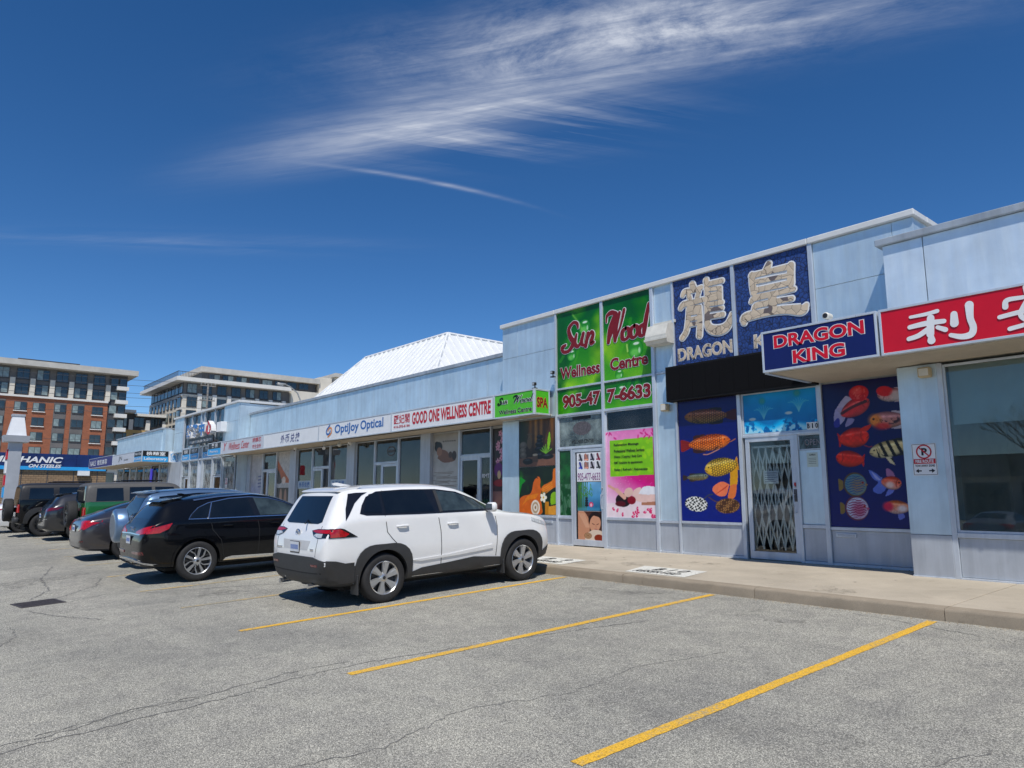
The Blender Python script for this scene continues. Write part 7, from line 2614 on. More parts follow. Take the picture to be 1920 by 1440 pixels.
both(car, bv, 'B', [(.42, .35), (.68, .36), (.66, .41), (.44, .40)], .03, V_CHROME, 'exhaust_tip', grid=.1)
both(car, bv, 'B', [(.45, .362), (.65, .368), (.64, .40), (.46, .392)], .034, V_DARK, 'exhaust_bore', grid=.1)
both(car, bv, 'R', [(1.45, .33), (3.28, .31), (3.28, .355), (1.62, .40), (1.50, .38)], .014, V_CHROME, 'sill_trim', grid=.12)
both(car, bv, 'R', [(1.40, .22), (3.34, .22), (3.34, .30), (1.40, .32)], .010, V_CLAD, 'sill', grid=.12)
both(car, bv, 'R', arch_poly(A_Y, .37, .41, .455, R(-20), R(200), 18), .012, P_BLACK, 'wheel_arch', grid=.08, thick=.03)
both(car, bv, 'R', arch_poly(F_Y, .37, .41, .455, R(-20), R(200), 18), .012, P_BLACK, 'wheel_arch', grid=.08, thick=.03)
yy = bv.ray_cast(Vector((0, -3, .80)), Vector((0, 1, 0)))[0].y
plate(car, yy - .004, .79)
yb = bv.ray_cast(Vector((0, -3, .99)), Vector((0, 1, 0)))[0].y
rings(car, yb - .008, .99, 0, 0, [(dx, 0, .042, .036) for dx in (-.09, -.03, .03, .09)], .006, V_CHROME)
lbox(car, 'badge', -.60, -.44, yb + .0, yb + .03, .955, .985, V_CHROME, .003)
for pts in ([(1.20, 1.12), (1.24, .92), (1.40, .72), (1.46, .42)], [(2.10, 1.11), (2.14, .85), (2.12, .40)], [(3.14, 1.10), (3.22, .85), (3.18, .40)]):
    both(car, bv, 'R', strip(pts, .009), .0025, V_SEAM, 'panel_gap', grid=.12, thick=.004)
handles(car, bv, [(1.52, .99), (2.45, .98)], P_BLACK)
mirrors(car, bv, 3.0, 1.17, P_BLACK)
both(car, bv, 'R', strip([(.95, 1.485), (1.4, 1.535), (2.1, 1.565), (2.5, 1.515)], .025), .022, V_CHROME, 'roof_rail', grid=.15)
m = MB(); m.prism([(.95, 1.55), (.86, 1.575), (.84, 1.615), (.90, 1.62), (1.12, 1.565)], -.03, .03, axis='x'); o = m.build('antenna_fin', P_BLACK, smooth=True, sharp=50); o.parent = car
place(car, -15.07, 3.40)
CAR_B = car

# ---------------------------------------------------------------- blue older SUV with spare wheel on the tailgate
P_BLUE = paint('slate_blue_paint', (.15, .25, .40), .6, .32)
STN_C = [(a[0], *[x * (1.0 if i not in (9,) else 1.0) for i, x in enumerate(a[1:], 1)]) for a in STN_A]
STN_C = [
    (0.00, .42, .58, .46, .68, .60, .66, .74, .54, .80, .81),
    (0.03, .36, .68, .42, .80, .62, .79, .88, .66, .97, .99),
    (0.07, .33, .73, .38, .84, .66, .83, 1.00, .70, 1.12, 1.14),
    (0.16, .29, .77, .35, .875, .70, .86, 1.07, .69, 1.32, 1.34),
    (0.28, .26, .80, .32, .89, .72, .87, 1.10, .665, 1.53, 1.56),
    (0.40, .25, .82, .31, .90, .72, .875, 1.12, .65, 1.60, 1.65),
    (0.85, .24, .83, .30, .90, .72, .87, 1.13, .66, 1.63, 1.69),
    (1.60, .24, .83, .30, .90, .70, .87, 1.12, .67, 1.63, 1.70),
    (2.25, .24, .83, .30, .90, .70, .865, 1.11, .665, 1.59, 1.66),
    (2.70, .24, .83, .30, .90, .70, .86, 1.10, .66, 1.45, 1.50),
    (3.15, .24, .83, .30, .90, .72, .855, 1.07, .68, 1.18, 1.21),
    (3.45, .25, .82, .31, .90, .72, .845, 1.03, .68, 1.07, 1.09),
    (3.90, .27, .80, .34, .88, .70, .81, .98, .60, 1.02, 1.04),
    (4.20, .30, .72, .38, .80, .64, .72, .88, .50, .92, .94),
    (4.32, .34, .62, .42, .68, .60, .62, .76, .42, .79, .80)]
car, bv, tyC, rmC = make_car('suv', 'slate blue SUV with a hard spare wheel cover on its tailgate', STN_C, P_BLUE, (.345, .22, 'five', V_ALLOY), (.90, 3.46), .77, 2)
both(car, bv, 'R', [(.42, 1.20), (.50, 1.52), (1.3, 1.58), (2.1, 1.565), (2.5, 1.45), (2.95, 1.17), (2.8, 1.145), (1.0, 1.16)], .005, V_GLASS, 'window', grid=.1)
patch(car, bv, 'B', [(-.62, 1.13), (-.55, 1.52), (.55, 1.52), (.62, 1.13)], .006, V_GLASS, 'rear_window', grid=.08)
patch(car, bv, 'F', [(-.58, 1.50), (.58, 1.50), (.70, 1.14), (-.70, 1.14)], .005, V_GLASS, 'windscreen', grid=.1)
m = MB(); m.prism([(.55, 1.665), (.30, 1.635), (.20, 1.61), (.22, 1.592), (.42, 1.60)], -.58, .58, axis='x'); o = m.build('spoiler', P_BLUE, smooth=True, sharp=60); o.parent = car
for k, mm_ in enumerate((V_REDL, V_CLEAR, V_REDL)):
    both(car, bv, 'B', [(.62, 1.10 - k * .085), (.86, 1.12 - k * .085), (.86, 1.03 - k * .085), (.62, 1.02 - k * .085)], .012, mm_, 'tail_lamp', grid=.06)
    both(car, bv, 'R', [(.04, 1.12 - k * .085), (.24 - k * .02, 1.12 - k * .085), (.20 - k * .02, 1.03 - k * .085), (.04, 1.03 - k * .085)], .012, mm_, 'tail_lamp', grid=.06)
patch(car, bv, 'B', [(-.84, .34), (-.86, .60), (.86, .60), (.84, .34)], .02, V_CLAD, 'bumper', grid=.1)
both(car, bv, 'R', arch_poly(.90, .35, .39, .45, R(-20), R(200), 14), .012, V_CLAD, 'wheel_arch', thick=.03)
both(car, bv, 'R', arch_poly(3.46, .35, .39, .45, R(-20), R(200), 14), .012, V_CLAD, 'wheel_arch', thick=.03)
both(car, bv, 'R', strip([(.5, 1.64), (1.2, 1.68), (2.1, 1.66)], .035), .04, V_BLACK, 'roof_rail', grid=.15)
m = MB(); m.lathe([(0, -.30), (.26, -.30), (.33, -.285), (.36, -.25), (.365, -.06), (.34, -.04), (0, -.04)], 32, 'y', (.05, .04, .92)); o = m.build('spare_wheel_cover', P_BLUE, smooth=True, sharp=50); o.parent = car
m = MB(); m.lathe([(0, -.304), (.24, -.304), (.25, -.296)], 32, 'y', (.05, .04, .92)); q = m.build('cover_face', mat('spare_cover_grey', (.16, .19, .23), .45, .3), smooth=True); q.parent = o
plate(car, -.01, .66, -.45)
handles(car, bv, [(1.25, 1.02), (2.2, 1.0)], P_BLUE)
mirrors(car, bv, 2.8, 1.2, P_BLUE)
place(car, -17.62, 3.88)

# ---------------------------------------------------------------- grey fastback sedan
P_GREY = paint('gunmetal_paint', (.075, .070, .078), .65, .32)
STN_D = [
    (0.00, .36, .58, .42, .68, .54, .66, .66, .50, .69, .70),
    (0.04, .30, .70, .36, .80, .56, .78, .78, .62, .84, .86),
    (0.10, .26, .76, .32, .86, .58, .82, .88, .66, .95, .97),
    (0.22, .22, .80, .28, .885, .62, .85, .95, .64, 1.02, 1.05),
    (0.50, .20, .82, .26, .90, .64, .87, 1.0, .60, 1.10, 1.13),
    (0.95, .19, .83, .25, .90, .64, .87, 1.01, .58, 1.27, 1.31),
    (1.40, .18, .83, .24, .90, .62, .86, 1.0, .57, 1.36, 1.41),
    (1.95, .18, .83, .24, .90, .60, .855, .99, .575, 1.37, 1.43),
    (2.45, .18, .83, .24, .895, .60, .85, .97, .575, 1.30, 1.36),
    (2.95, .18, .82, .24, .89, .60, .84, .94, .60, 1.10, 1.14),
    (3.35, .19, .82, .25, .89, .60, .83, .90, .64, .95, .97),
    (3.85, .20, .80, .27, .875, .58, .80, .84, .58, .88, .90),
    (4.30, .23, .72, .30, .80, .54, .72, .74, .48, .77, .78),
    (4.58, .28, .58, .36, .64, .50, .58, .62, .38, .64, .65)]
car, bv, tyD, rmD = make_car('sedan', 'gunmetal grey sedan with hooked red tail lamps', STN_D, P_GREY, (.325, .215, 'five', V_ALLOYD), (1.0, 3.70), .77, 2)
both(car, bv, 'R', [(.80, 1.06), (1.05, 1.20), (1.5, 1.32), (1.95, 1.33), (2.4, 1.26), (2.8, 1.08), (2.95, .99), (2.0, 1.02)], .005, V_GLASS, 'window', grid=.1)
patch(car, bv, 'T', [(-.52, .55), (-.48, 1.15), (.48, 1.15), (.52, .55)], .005, V_GLASS, 'rear_window', grid=.1)
patch(car, bv, 'T', [(-.50, 2.45), (-.62, 3.05), (.62, 3.05), (.50, 2.45)], .005, V_GLASS, 'windscreen', grid=.1)
both(car, bv, 'B', [(.42, .93), (.62, .96), (.86, .95), (.88, .84), (.76, .76), (.56, .70), (.66, .80), (.60, .87)], .012, V_REDL, 'tail_lamp', grid=.05)
both(car, bv, 'R', [(.05, .95), (.40, .90), (.22, .84), (.10, .76), (.05, .74)], .012, V_REDL, 'tail_lamp', grid=.05)
both(car, bv, 'B', [(.50, .42), (.80, .44), (.76, .50), (.54, .47)], .008, V_BLACK, 'bumper_vent', grid=.1)
both(car, bv, 'B', [(.70, .455), (.78, .46), (.78, .49), (.70, .485)], .012, V_REDD, 'reflector', grid=.1)
patch(car, bv, 'B', [(-.6, .32), (.6, .32), (.56, .25), (-.56, .25)], .01, V_CLAD, 'diffuser', grid=.1)
plate(car, bv.ray_cast(Vector((0, -3, .74)), Vector((0, 1, 0)))[0].y - .006, .76)
handles(car, bv, [(1.4, .93), (2.3, .92)], P_GREY)
mirrors(car, bv, 2.75, 1.05, P_GREY)
place(car, -20.35, 3.35)
CAR_D = car


# ---------------------------------------------------------------- boxy four by fours
def boxy(name, label, pm, roofm, x, y, cover):
    st = [
        (0.00, .50, .60, .54, .72, .66, .72, .80, .60, .86, .87),
        (0.02, .46, .70, .50, .80, .70, .80, 1.05, .72, 1.10, 1.12),
        (0.05, .44, .74, .48, .83, .72, .83, 1.18, .74, 1.72, 1.75),
        (0.10, .42, .76, .46, .845, .74, .84, 1.20, .75, 1.80, 1.83),
        (0.30, .40, .78, .44, .85, .76, .845, 1.20, .75, 1.82, 1.86),
        (1.20, .40, .78, .44, .85, .76, .845, 1.20, .755, 1.82, 1.87),
        (2.30, .40, .78, .44, .85, .76, .845, 1.19, .755, 1.81, 1.86),
        (2.62, .40, .78, .44, .85, .76, .84, 1.18, .74, 1.78, 1.82),
        (2.80, .40, .78, .44, .85, .76, .84, 1.17, .74, 1.50, 1.53),
        (3.02, .40, .78, .44, .85, .76, .83, 1.15, .72, 1.20, 1.22),
        (3.60, .42, .76, .46, .84, .76, .80, 1.12, .66, 1.16, 1.18),
        (4.15, .44, .72, .48, .80, .76, .74, 1.06, .60, 1.10, 1.12),
        (4.24, .50, .66, .54, .72, .74, .68, .96, .54, 1.0, 1.01)]
    car, bv, ty, rm = make_car(name, label, st, pm, (.40, .26, 'five', V_ALLOYD), (.78, 3.32), .78, 2, .47)
    bo = [q for q in KIDS()[car.name] if q.name.startswith('body')][0].data
    bo.materials.append(roofm)
    ri = len(bo.materials) - 1
    for q in bo.polygons:
        if q.center.z > 1.275 and q.center.y < 2.95 and q.material_index == 0:
            q.material_index = ri
    both(car, bv, 'R', [(.06, 1.28), (.08, 1.76), (.30, 1.82), (2.40, 1.81), (2.62, 1.77), (2.84, 1.29), (2.8, 1.275), (.3, 1.275)], .004, roofm, 'hardtop', grid=.12)
    both(car, bv, 'R', [(.30, 1.30), (.32, 1.68), (1.02, 1.68), (1.04, 1.30)], .010, V_GLASS, 'window', grid=.15)
    both(car, bv, 'R', [(1.20, 1.29), (1.20, 1.70), (1.82, 1.70), (1.82, 1.29)], .010, V_GLASS, 'window', grid=.15)
    both(car, bv, 'R', [(1.92, 1.29), (1.92, 1.70), (2.46, 1.69), (2.66, 1.29)], .010, V_GLASS, 'window', grid=.15)
    patch(car, bv, 'T', [(-.70, .08), (-.70, 2.60), (.70, 2.60), (.70, .08)], .004, roofm, 'roof', grid=.2)
    patch(car, bv, 'B', [(-.72, 1.26), (-.66, 1.74), (.66, 1.74), (.72, 1.26)], .006, V_GLASS, 'rear_window', grid=.1)
    patch(car, bv, 'F', [(-.68, 1.72), (.68, 1.72), (.74, 1.26), (-.74, 1.26)], .005, V_GLASS, 'windscreen', grid=.1)
    both(car, bv, 'B', [(.62, 1.12), (.82, 1.12), (.82, .84), (.62, .84)], .03, V_REDL, 'tail_lamp', grid=.08)
    both(car, bv, 'R', arch_poly(.78, .42, .47, .60, R(-10), R(190), 14, .12), .05, V_CLAD, 'wheel_arch', thick=.06)
    both(car, bv, 'R', arch_poly(3.32, .42, .47, .60, R(-10), R(190), 14, .12), .05, V_CLAD, 'wheel_arch', thick=.06)
    m = MB(); m.bbox(-.84, .84, -.10, .06, .48, .68, .03); o = m.build('bumper', V_CLAD, smooth=True, sharp=60); o.parent = car
    w = add_wheel(car, ty, rm, .0, -.20, .93, False, 'spare_wheel', 'y')
    m = MB(); m.tube([(0, .02, .93), (0, -.12, .93)], .09, 10); o = m.build('spare_carrier', V_DARK); o.parent = car
    m = MB(); m.tube([(-.5, 1.0, 1.90), (-.5, 2.2, 1.90)], .02, 8); m.tube([(.5, 1.0, 1.90), (.5, 2.2, 1.90)], .02, 8)
    o = m.build('roof_rack', V_BLACK); o.parent = car
    handles(car, bv, [(1.30, 1.08), (2.05, 1.08)], V_BLACK)
    mirrors(car, bv, 2.7, 1.30, V_BLACK, 1.2)
    for pts in ([(1.12, 1.20), (1.14, .55)], [(1.87, 1.20), (1.87, .50)], [(2.75, 1.18), (2.75, .5)]):
        both(car, bv, 'R', strip(pts, .012), .0025, V_SEAM, 'panel_gap', grid=.2, thick=.004)
    place(car, x, y)
    return car


P_GREEN = paint('forest_green_paint', (.02, .17, .045), .3, .3)
M_HARD = mat('grey_hardtop', (.085, .083, .080), .55, var=.08, scale=20)
M_HARDB = mat('black_hardtop', (.018, .018, .02), .5, var=.1, scale=20)
boxy('off_road_car', 'green boxy four by four with grey hardtop and rear spare wheel', P_GREEN, M_HARD, -25.2, 4.22, False)
boxy('off_road_car', 'black boxy four by four with rear spare wheel near the far end', P_BLACK, M_HARDB, -31.0, 3.2, False)

# ---------------------------------------------------------------- dark grey crossover
P_DGREY = paint('dark_grey_paint', (.045, .047, .054), .6, .3)
car, bv, tyE, rmE = make_car('suv', 'dark grey crossover between the green and black four by fours', STN_B, P_DGREY, (.355, .23, 'five', V_ALLOYD), (.98, 3.72), .80, 2)
both(car, bv, 'R', DLO, .005, V_GLASS, 'window', grid=.05)
patch(car, bv, 'F', [(-.62, 1.44), (.62, 1.44), (.76, 1.14), (-.76, 1.14)], .005, V_GLASS2, 'windscreen', grid=.1)
patch(car, bv, 'B', [(-.62, 1.17), (-.52, 1.42), (.52, 1.42), (.62, 1.17)], .005, V_GLASS, 'rear_window', grid=.06)
both(car, bv, 'B', [(.40, .99), (.60, 1.04), (.90, 1.07), (.91, .96), (.66, .93)], .010, V_REDD, 'tail_lamp', grid=.05)
both(car, bv, 'R', [(.05, 1.02), (.20, 1.06), (.50, 1.08), (.34, .99), (.06, .95)], .010, V_REDD, 'tail_lamp', grid=.05)
both(car, bv, 'B', strip([(.1, .66), (.5, .66), (.86, .70)], .03), .010, V_CHROME, 'bumper_trim', grid=.08)
patch(car, bv, 'B', [(-.8, .48), (.8, .48), (.74, .32), (-.74, .32)], .012, V_CLAD, 'diffuser', grid=.08)
m = MB(); m.prism([(.80, 1.535), (.58, 1.518), (.40, 1.488), (.38, 1.475), (.41, 1.463), (.60, 1.465)], -.56, .56, axis='x'); o = m.build('spoiler', P_DGREY, smooth=True, sharp=60); o.parent = car
plate(car, bv.ray_cast(Vector((0, -3, .80)), Vector((0, 1, 0)))[0].y - .004, .80)
mirrors(car, bv, 3.0, 1.17, P_DGREY)
handles(car, bv, [(1.52, .99), (2.45, .98)], P_DGREY)
place(car, -28.1, 3.62)

# ---------------------------------------------------------------- white sedan at the far end
car = copy_tree(CAR_D)
car['label'] = 'white sedan half out of frame at the far left'
for ch in KIDS().get(car.name, []):
    if ch.name.startswith('body'):
        ch.data = ch.data.copy()
        ch.data.materials[0] = P_WHITE
place(car, -34.2, 2.68)

# ================================================================ background
def brick_mat(name, c, mortar, sc=1.0, axis='x'):
    m, n, l, p = nt_new(name)
    tcn = n.new('ShaderNodeTexCoord')
    sx = n.new('ShaderNodeSeparateXYZ'); l.new(tcn.outputs['Object'], sx.inputs[0])
    cb = n.new('ShaderNodeCombineXYZ')
    l.new(sx.outputs[1 if axis == 'x' else 0], cb.inputs[0]); l.new(sx.outputs[2], cb.inputs[1])
    b = n.new('ShaderNodeTexBrick')
    b.inputs['Scale'].default_value = sc
    b.inputs['Brick Width'].default_value = .40; b.inputs['Row Height'].default_value = .2
    b.inputs['Mortar Size'].default_value = .018
    b.inputs['Color1'].default_value = _col(c); b.inputs['Color2'].default_value = _col(tuple(x * .8 for x in c)); b.inputs['Mortar'].default_value = _col(mortar)
    l.new(cb.outputs[0], b.inputs['Vector'])
    v = ramp(n, l, noise(n, l, .5, 4), [(.3, (.88, .88, .88)), (.7, (1.08, 1.08, 1.08))])
    l.new(mixc(n, l, 1.0, b.outputs['Color'], v, 'MULTIPLY'), p.inputs['Base Color'])
    p.inputs['Roughness'].default_value = .85
    return m


B_RED = brick_mat('red_brick', (.38, .125, .060), (.30, .13, .08), .8)
B_TAN = brick_mat('tan_split_block', (.30, .20, .115), (.12, .08, .05), 1.0)
B_STONE = mat('pale_precast', (.68, .63, .54), .8, var=.08, scale=.4)
B_WHITE = mat('white_band', (.72, .70, .66), .7, var=.06, scale=.5)
B_GREY = mat('grey_cladding', (.15, .14, .135), .7, var=.15, scale=.4)
B_DARK = mat('charcoal_cladding', (.055, .056, .062), .6, var=.2, scale=.4)
B_YEL = mat('yellow_brick', (.52, .36, .16), .85, var=.1, scale=.6)
B_SLAB = mat('concrete_slab', (.50, .48, .44), .8, var=.12, scale=.6)
B_GLASS = mat('apartment_glass', (.02, .032, .042), .05, var=.6, scale=.35, spec=.9)
B_CURT = mat('curtained_glass', (.22, .27, .26), .12, var=.35, scale=.8, spec=.8)
gb = random.Random(11)


def bwin(parent, X, y0, y1, z0, z1, sill=True, split=2, name='window'):
    """window on a wall that faces +x: frame part, panes below it"""
    f = sbox(name, X + .06, (y0 + y1) / 2, (z0 + z1) / 2, .16, y1 - y0, z1 - z0, B_DARK, parent, .02)
    n = split
    w = (y1 - y0 - .14) / n
    for k in range(n):
        q = sbox('pane', X + .16, y0 + .07 + w * (k + .5), (z0 + z1) / 2 + .05, .03, w - .08, z1 - z0 - .3, B_CURT if gb.random() < .28 else B_GLASS, None, .005)
        q.parent = f
        q.location = (.10, y0 + .07 + w * (k + .5) - (y0 + y1) / 2, .05)
    if sill:
        q = sbox('sill', 0, 0, 0, .22, y1 - y0 + .2, .16, B_WHITE, None, .01)
        q.parent = f; q.location = (.06, 0, -(z1 - z0) / 2 - .08)
    return f


def bwiny(parent, Y, x0, x1, z0, z1, name='window', split=2):
    """window on a wall that faces -y"""
    f = sbox(name, (x0 + x1) / 2, Y - .06, (z0 + z1) / 2, x1 - x0, .16, z1 - z0, B_DARK, parent, .02)
    w = (x1 - x0 - .14) / split
    for k in range(split):
        q = sbox('pane', 0, 0, 0, w - .08, .03, z1 - z0 - .3, B_CURT if gb.random() < .2 else B_GLASS, None, .005)
        q.parent = f; q.location = (x0 + .07 + w * (k + .5) - (x0 + x1) / 2, -.10, .05)
    return f


# ---- red brick apartment block
X = -170.0
t = thing('apartment_block', 'red brick apartment block with white pilasters and overhanging flat roof', 'building', (X, 12, .3))
box('brick_wall', X - 22, X, -9, 31.9, 0, 21.5, B_RED, t)
box('upper_wall', X - 22, X - .4, -9, 31.9, 21.5, 27.5, B_GREY, t)
box('corner_tower', X - 22, X - .2, 31.9, 35.3, 0, 27.5, B_DARK, t)
box('roof_slab', X - 24, X + 2.0, -10, 36.9, 27.5, 28.6, B_SLAB, t)
box('solar_array', X - 6, X + .5, 15.3, 26.0, 28.9, 29.05, B_DARK, t)
box('cornice', X, X + .35, -9, 31.9, 21.35, 21.75, B_WHITE, t)
for k in range(12):
    y0 = 28.9 - k * 3.37
    bwin(t, X - .4, y0, y0 + 2.2, 24.9, 27.15, False, 2)
    bwin(t, X - .4, y0 - .05, y0 + 2.2, 21.9, 24.1, False, 2)
    box('pilaster', X - .4, X + .3, y0 + 2.35, y0 + 3.2, 21.75, 25.2, B_STONE, t)
cols = [(29.0, 31.0, 1), (25.4, 27.5, 2), (22.3, 24.3, 2), (18.6, 20.7, 1), (15.5, 17.6, 1), (12.0, 14.0, 2), (8.8, 10.8, 2), (5.2, 7.2, 1), (1.8, 3.9, 1), (-1.6, .5, 2), (-4.8, -2.8, 2), (-8.2, -6.2, 1)]
for (y0, y1, kind) in cols:
    if kind == 2:
        box('spandrel', X - .05, X + .05, y0 - .1, y1 + .1, 3, 20.7, B_GREY, t)
    for k in range(6):
        z1 = 20.4 - k * 2.95
        bwin(t, X + (.05 if kind == 2 else 0), y0, y1, z1 - 1.75, z1, kind == 1, 2)
for k in range(8):
    z1 = 26.9 - k * 2.95
    bwin(t, X - .2, 32.1, 33.6, z1 - 1.9, z1, False, 1)
    bwin(t, X - .2, 33.8, 35.2, z1 - 1.9, z1, False, 1)
    if k > 0:
        box('balcony_band', X - .2, X + .9, 33.2, 35.5, z1 + .35, z1 + 1.15, B_WHITE, t)

# ---- pale terraced block
t = thing('apartment_block', 'pale stone apartment block with railed roof terrace and penthouse', 'building', (X, 60, .3))
box('front_wall', X - 28, X, 46.6, 90, 0, 24.8, B_STONE, t)
box('upper_wall', X - 28, X - .4, 46.9, 72, 24.8, 27.6, B_GREY, t)
box('roof_slab', X - 31, X + 1.8, 44.8, 71.5, 27.6, 28.5, B_WHITE, t)
box('side_wing', X - 28, X + .5, 72.0, 84, 0, 28.0, B_STONE, t)
for k in range(11):
    y0 = 47.6 + k * 3.33
    if y0 < 69.5:
        bwin(t, X - .4, y0, y0 + 2.2, 25.1, 27.35, False, 2)
        box('pilaster', X - .4, X + .35, y0 + 2.3, y0 + 3.2, 20.5, 25.1, B_WHITE, t)
    for j in range(2):
        bwin(t, X + (0 if y0 < 71 else .5), y0, y0 + 2.2, 21.9 - j * 3, 24.2 - j * 3, False, 2)
for k in range(9):
    x1 = X - .6 - k * 3.0
    bwiny(t, 46.9, x1 - 2.6, x1, 25.0, 27.3)
    for j in range(3):
        if k == 0:
            continue
        bwiny(t, 46.6, x1 - 2.0, x1 - .2, 21.9 - j * 3.0, 24.0 - j * 3.0, split=1)
for j in range(3):
    bwiny(t, 46.55, X - 3.0, X - .2, 21.6 - j * 3, 24.1 - j * 3)
    box('ledge', X - 3.2, X + .3, 46.3, 46.6, 24.2 - j * 3, 24.7 - j * 3, B_WHITE, t)
box('penthouse', X - 24, X - 3, 51.5, 80, 28.5, 30.7, B_DARK, t)
box('penthouse_roof', X - 27, X - 1.5, 50.8, 80.5, 30.7, 31.9, B_SLAB, t)
for k in range(8):
    bwin(t, X - 3, 53 + k * 3.2, 55.6 + k * 3.2, 28.8, 30.5, False, 2)
box('stair_tower', X - 10, X - 2, 80.6, 84, 28, 32.6, B_STONE, t)
box('penthouse', X - 20, X - 2, 85, 104, 24, 33.0, B_STONE, t)
box('penthouse_roof', X - 22, X - 1, 84.5, 106, 33.0, 34.0, B_SLAB, t)
m = MB()
for k in range(28):
    y = 45.2 + k * .33
    m.box(X + 1.4, X + 1.46, y, y + .06, 28.5, 29.7)
for k in range(60):
    x = X + 1.4 - k * .5
    m.box(x, x + .06, 45.0, 45.06, 28.5, 29.7)
m.box(X - 29, X + 1.5, 44.98, 45.08, 29.65, 29.75); m.box(X + 1.4, X + 1.5, 45, 54.5, 29.65, 29.75)
m.build('terrace_railing', B_DARK, t)

# ---- low yellow block between them
X2 = -182.0
t = thing('apartment_block', 'lower yellow brick block with white flat roofs between the two tall ones', 'building', (X2, 40, .3))
box('brick_wall', X2 - 15, X2, 35, 52, 0, 17.0, B_YEL, t)
box('upper_wall', X2 - 15, X2 - .3, 35, 52, 17.0, 20.8, B_DARK, t)
box('roof_slab', X2 - 16, X2 + 1.5, 34, 39.8, 20.8, 21.5, B_WHITE, t)
box('roof_slab', X2 - 16, X2 + 1.0, 40, 53, 20.2, 20.8, B_WHITE, t)
for k in range(4):
    y0 = 36.2 + k * 3.6
    bwin(t, X2 - .3, y0, y0 + 2.2, 17.6, 20.0, False, 2)
    bwin(t, X2, y0, y0 + 2.2, 13.4, 16.2, False, 2)
    box('pilaster', X2 - .3, X2 + .3, y0 + 2.5, y0 + 3.4, 17.0, 19.4, B_WHITE, t)

# ---- repair shop with the long blue sign
X3 = -80.0
t = thing('repair_shop', 'low tan block repair shop under a blue sign band', 'building', (X3, 6, .3))
box('wall', X3 - 14, X3, -6, 15.4, 0, 4.25, B_TAN, t)
box('roof', X3 - 14.2, X3 - .2, -6, 15.5, 4.25, 5.6, B_DARK, t)
for y in (2.0, 5.2, 8.4, 10.45, 12.6, 14.6):
    box('control_joint', X3, X3 + .03, y, y + .06, .3, 4.2, B_DARK, t)
sgn = thing('shop_sign', 'long navy and blue sign band lettered MECHANIC ON STEELES', 'sign', (X3, 6, 4.2))
box('face', X3 + .03, X3 + .2, -2, 15.3, 4.55, 5.75, flat('sign_deep_blue', (.012, .03, .13), .3, var=.3, scale=.6), sgn)
box('lower_band', X3 + .03, X3 + .22, -2, 15.3, 4.22, 4.55, S_SKY, sgn)
PM = lambda d: (lambda u, v: (X3 + .24 + d, u, v))
lettering('MECHANIC', 6.0, 11.6, 4.88, 5.45, 0, S_WHITE, sgn, .03, None, shear=.25, put3=PM)
lettering('ON STEELES', 8.9, 11.5, 4.42, 4.74, 0, S_WHITE, sgn, .03, None, shear=.25, put3=PM)
for k in range(16):
    box('divider', X3 + .2, X3 + .225, -1.6 + k * 1.1, -1.57 + k * 1.1, 4.56, 5.74, S_NAVY, sgn)
nb = thing('wall_cabinet', 'small white cabinet on the tan block wall of the repair shop', 'box', (X3, 13, 3.6))
box('body', X3 + .03, X3 + .4, 12.9, 13.9, 3.75, 4.2, S_WHITE, nb); box('shade', X3 + .03, X3 + .42, 12.88, 13.92, 3.68, 3.75, M_DGREY, nb)
t = thing('stone_building', 'pale stone low building seen under the far canopy', 'building', (-112, 22, .3))
box('wall', -125, -112, 19, 34, 0, 5.6, B_STONE, t); box('base_course', -125.3, -111.8, 18.8, 34.2, 0, 2.2, B_WHITE, t); box('cornice', -125.4, -111.6, 18.6, 34.4, 5.6, 6.3, B_WHITE, t)
bwin(t, -112, 20.5, 22.5, 3.0, 5.0, True)

# ---- pylon sign at the left edge
px, py = -44.0, 4.25
t = thing('pylon_sign', 'grey pylon sign with flared white cap at the left edge', 'sign', (px, py, .4))
M_PYL = mat('pylon_grey', (.42, .44, .47), .5, .2, var=.08, scale=2)
box('column', px - .30, px + .30, py - .28, py + .28, .3, 4.5, M_PYL, t, b=.01)
m = MB()
a = [(px - .62, py - .62, 4.66), (px + .62, py - .62, 4.66), (px + .62, py + .62, 4.66), (px - .62, py + .62, 4.66)]
b = [(px - .56, py - .56, 4.80), (px + .56, py - .56, 4.80), (px + .56, py + .56, 4.80), (px - .56, py + .56, 4.80)]
m.add([(px - .52, py - .52, 4.48), (px + .52, py - .52, 4.48), (px + .52, py + .52, 4.48), (px - .52, py + .52, 4.48)] + b, [(0, 1, 2, 3), (4, 5, 6, 7), (0, 1, 5, 4), (1, 2, 6, 5), (2, 3, 7, 6), (3, 0, 4, 7)])
m.build('ledge', M_PYL, t)
m = MB()
rows = [(.40, 4.80), (.33, 5.25), (.24, 5.80)]
v = []
for r_, z in rows:
    v += [(px - r_, py - r_, z), (px + r_, py - r_, z), (px + r_, py + r_, z), (px - r_, py + r_, z)]
f = [(i * 4 + k, i * 4 + (k + 1) % 4, i * 4 + 4 + (k + 1) % 4, i * 4 + 4 + k) for i in range(2) for k in range(4)] + [(8, 9, 10, 11)]
m.add(v, f); m.build('cap', S_WHITE, t)
box('cap_trim', px - .28, px + .28, py - .28, py + .28, 5.80, 5.90, M_PYL, t)
for k, (z0, z1, mm_) in enumerate(((3.6, 4.1, S_CRIM), (2.9, 3.5, S_WHITE), (2.3, 2.8, S_CRIM), (1.7, 2.2, S_SKY))):
    box('tenant_panel', px - .26, px + .26, py - .34, py - .28, z0, z1, mm_, t)
t = thing('road_sign', 'small red rectangular sign left of the grey pylon', 'sign', (-50, 3.3, .3))
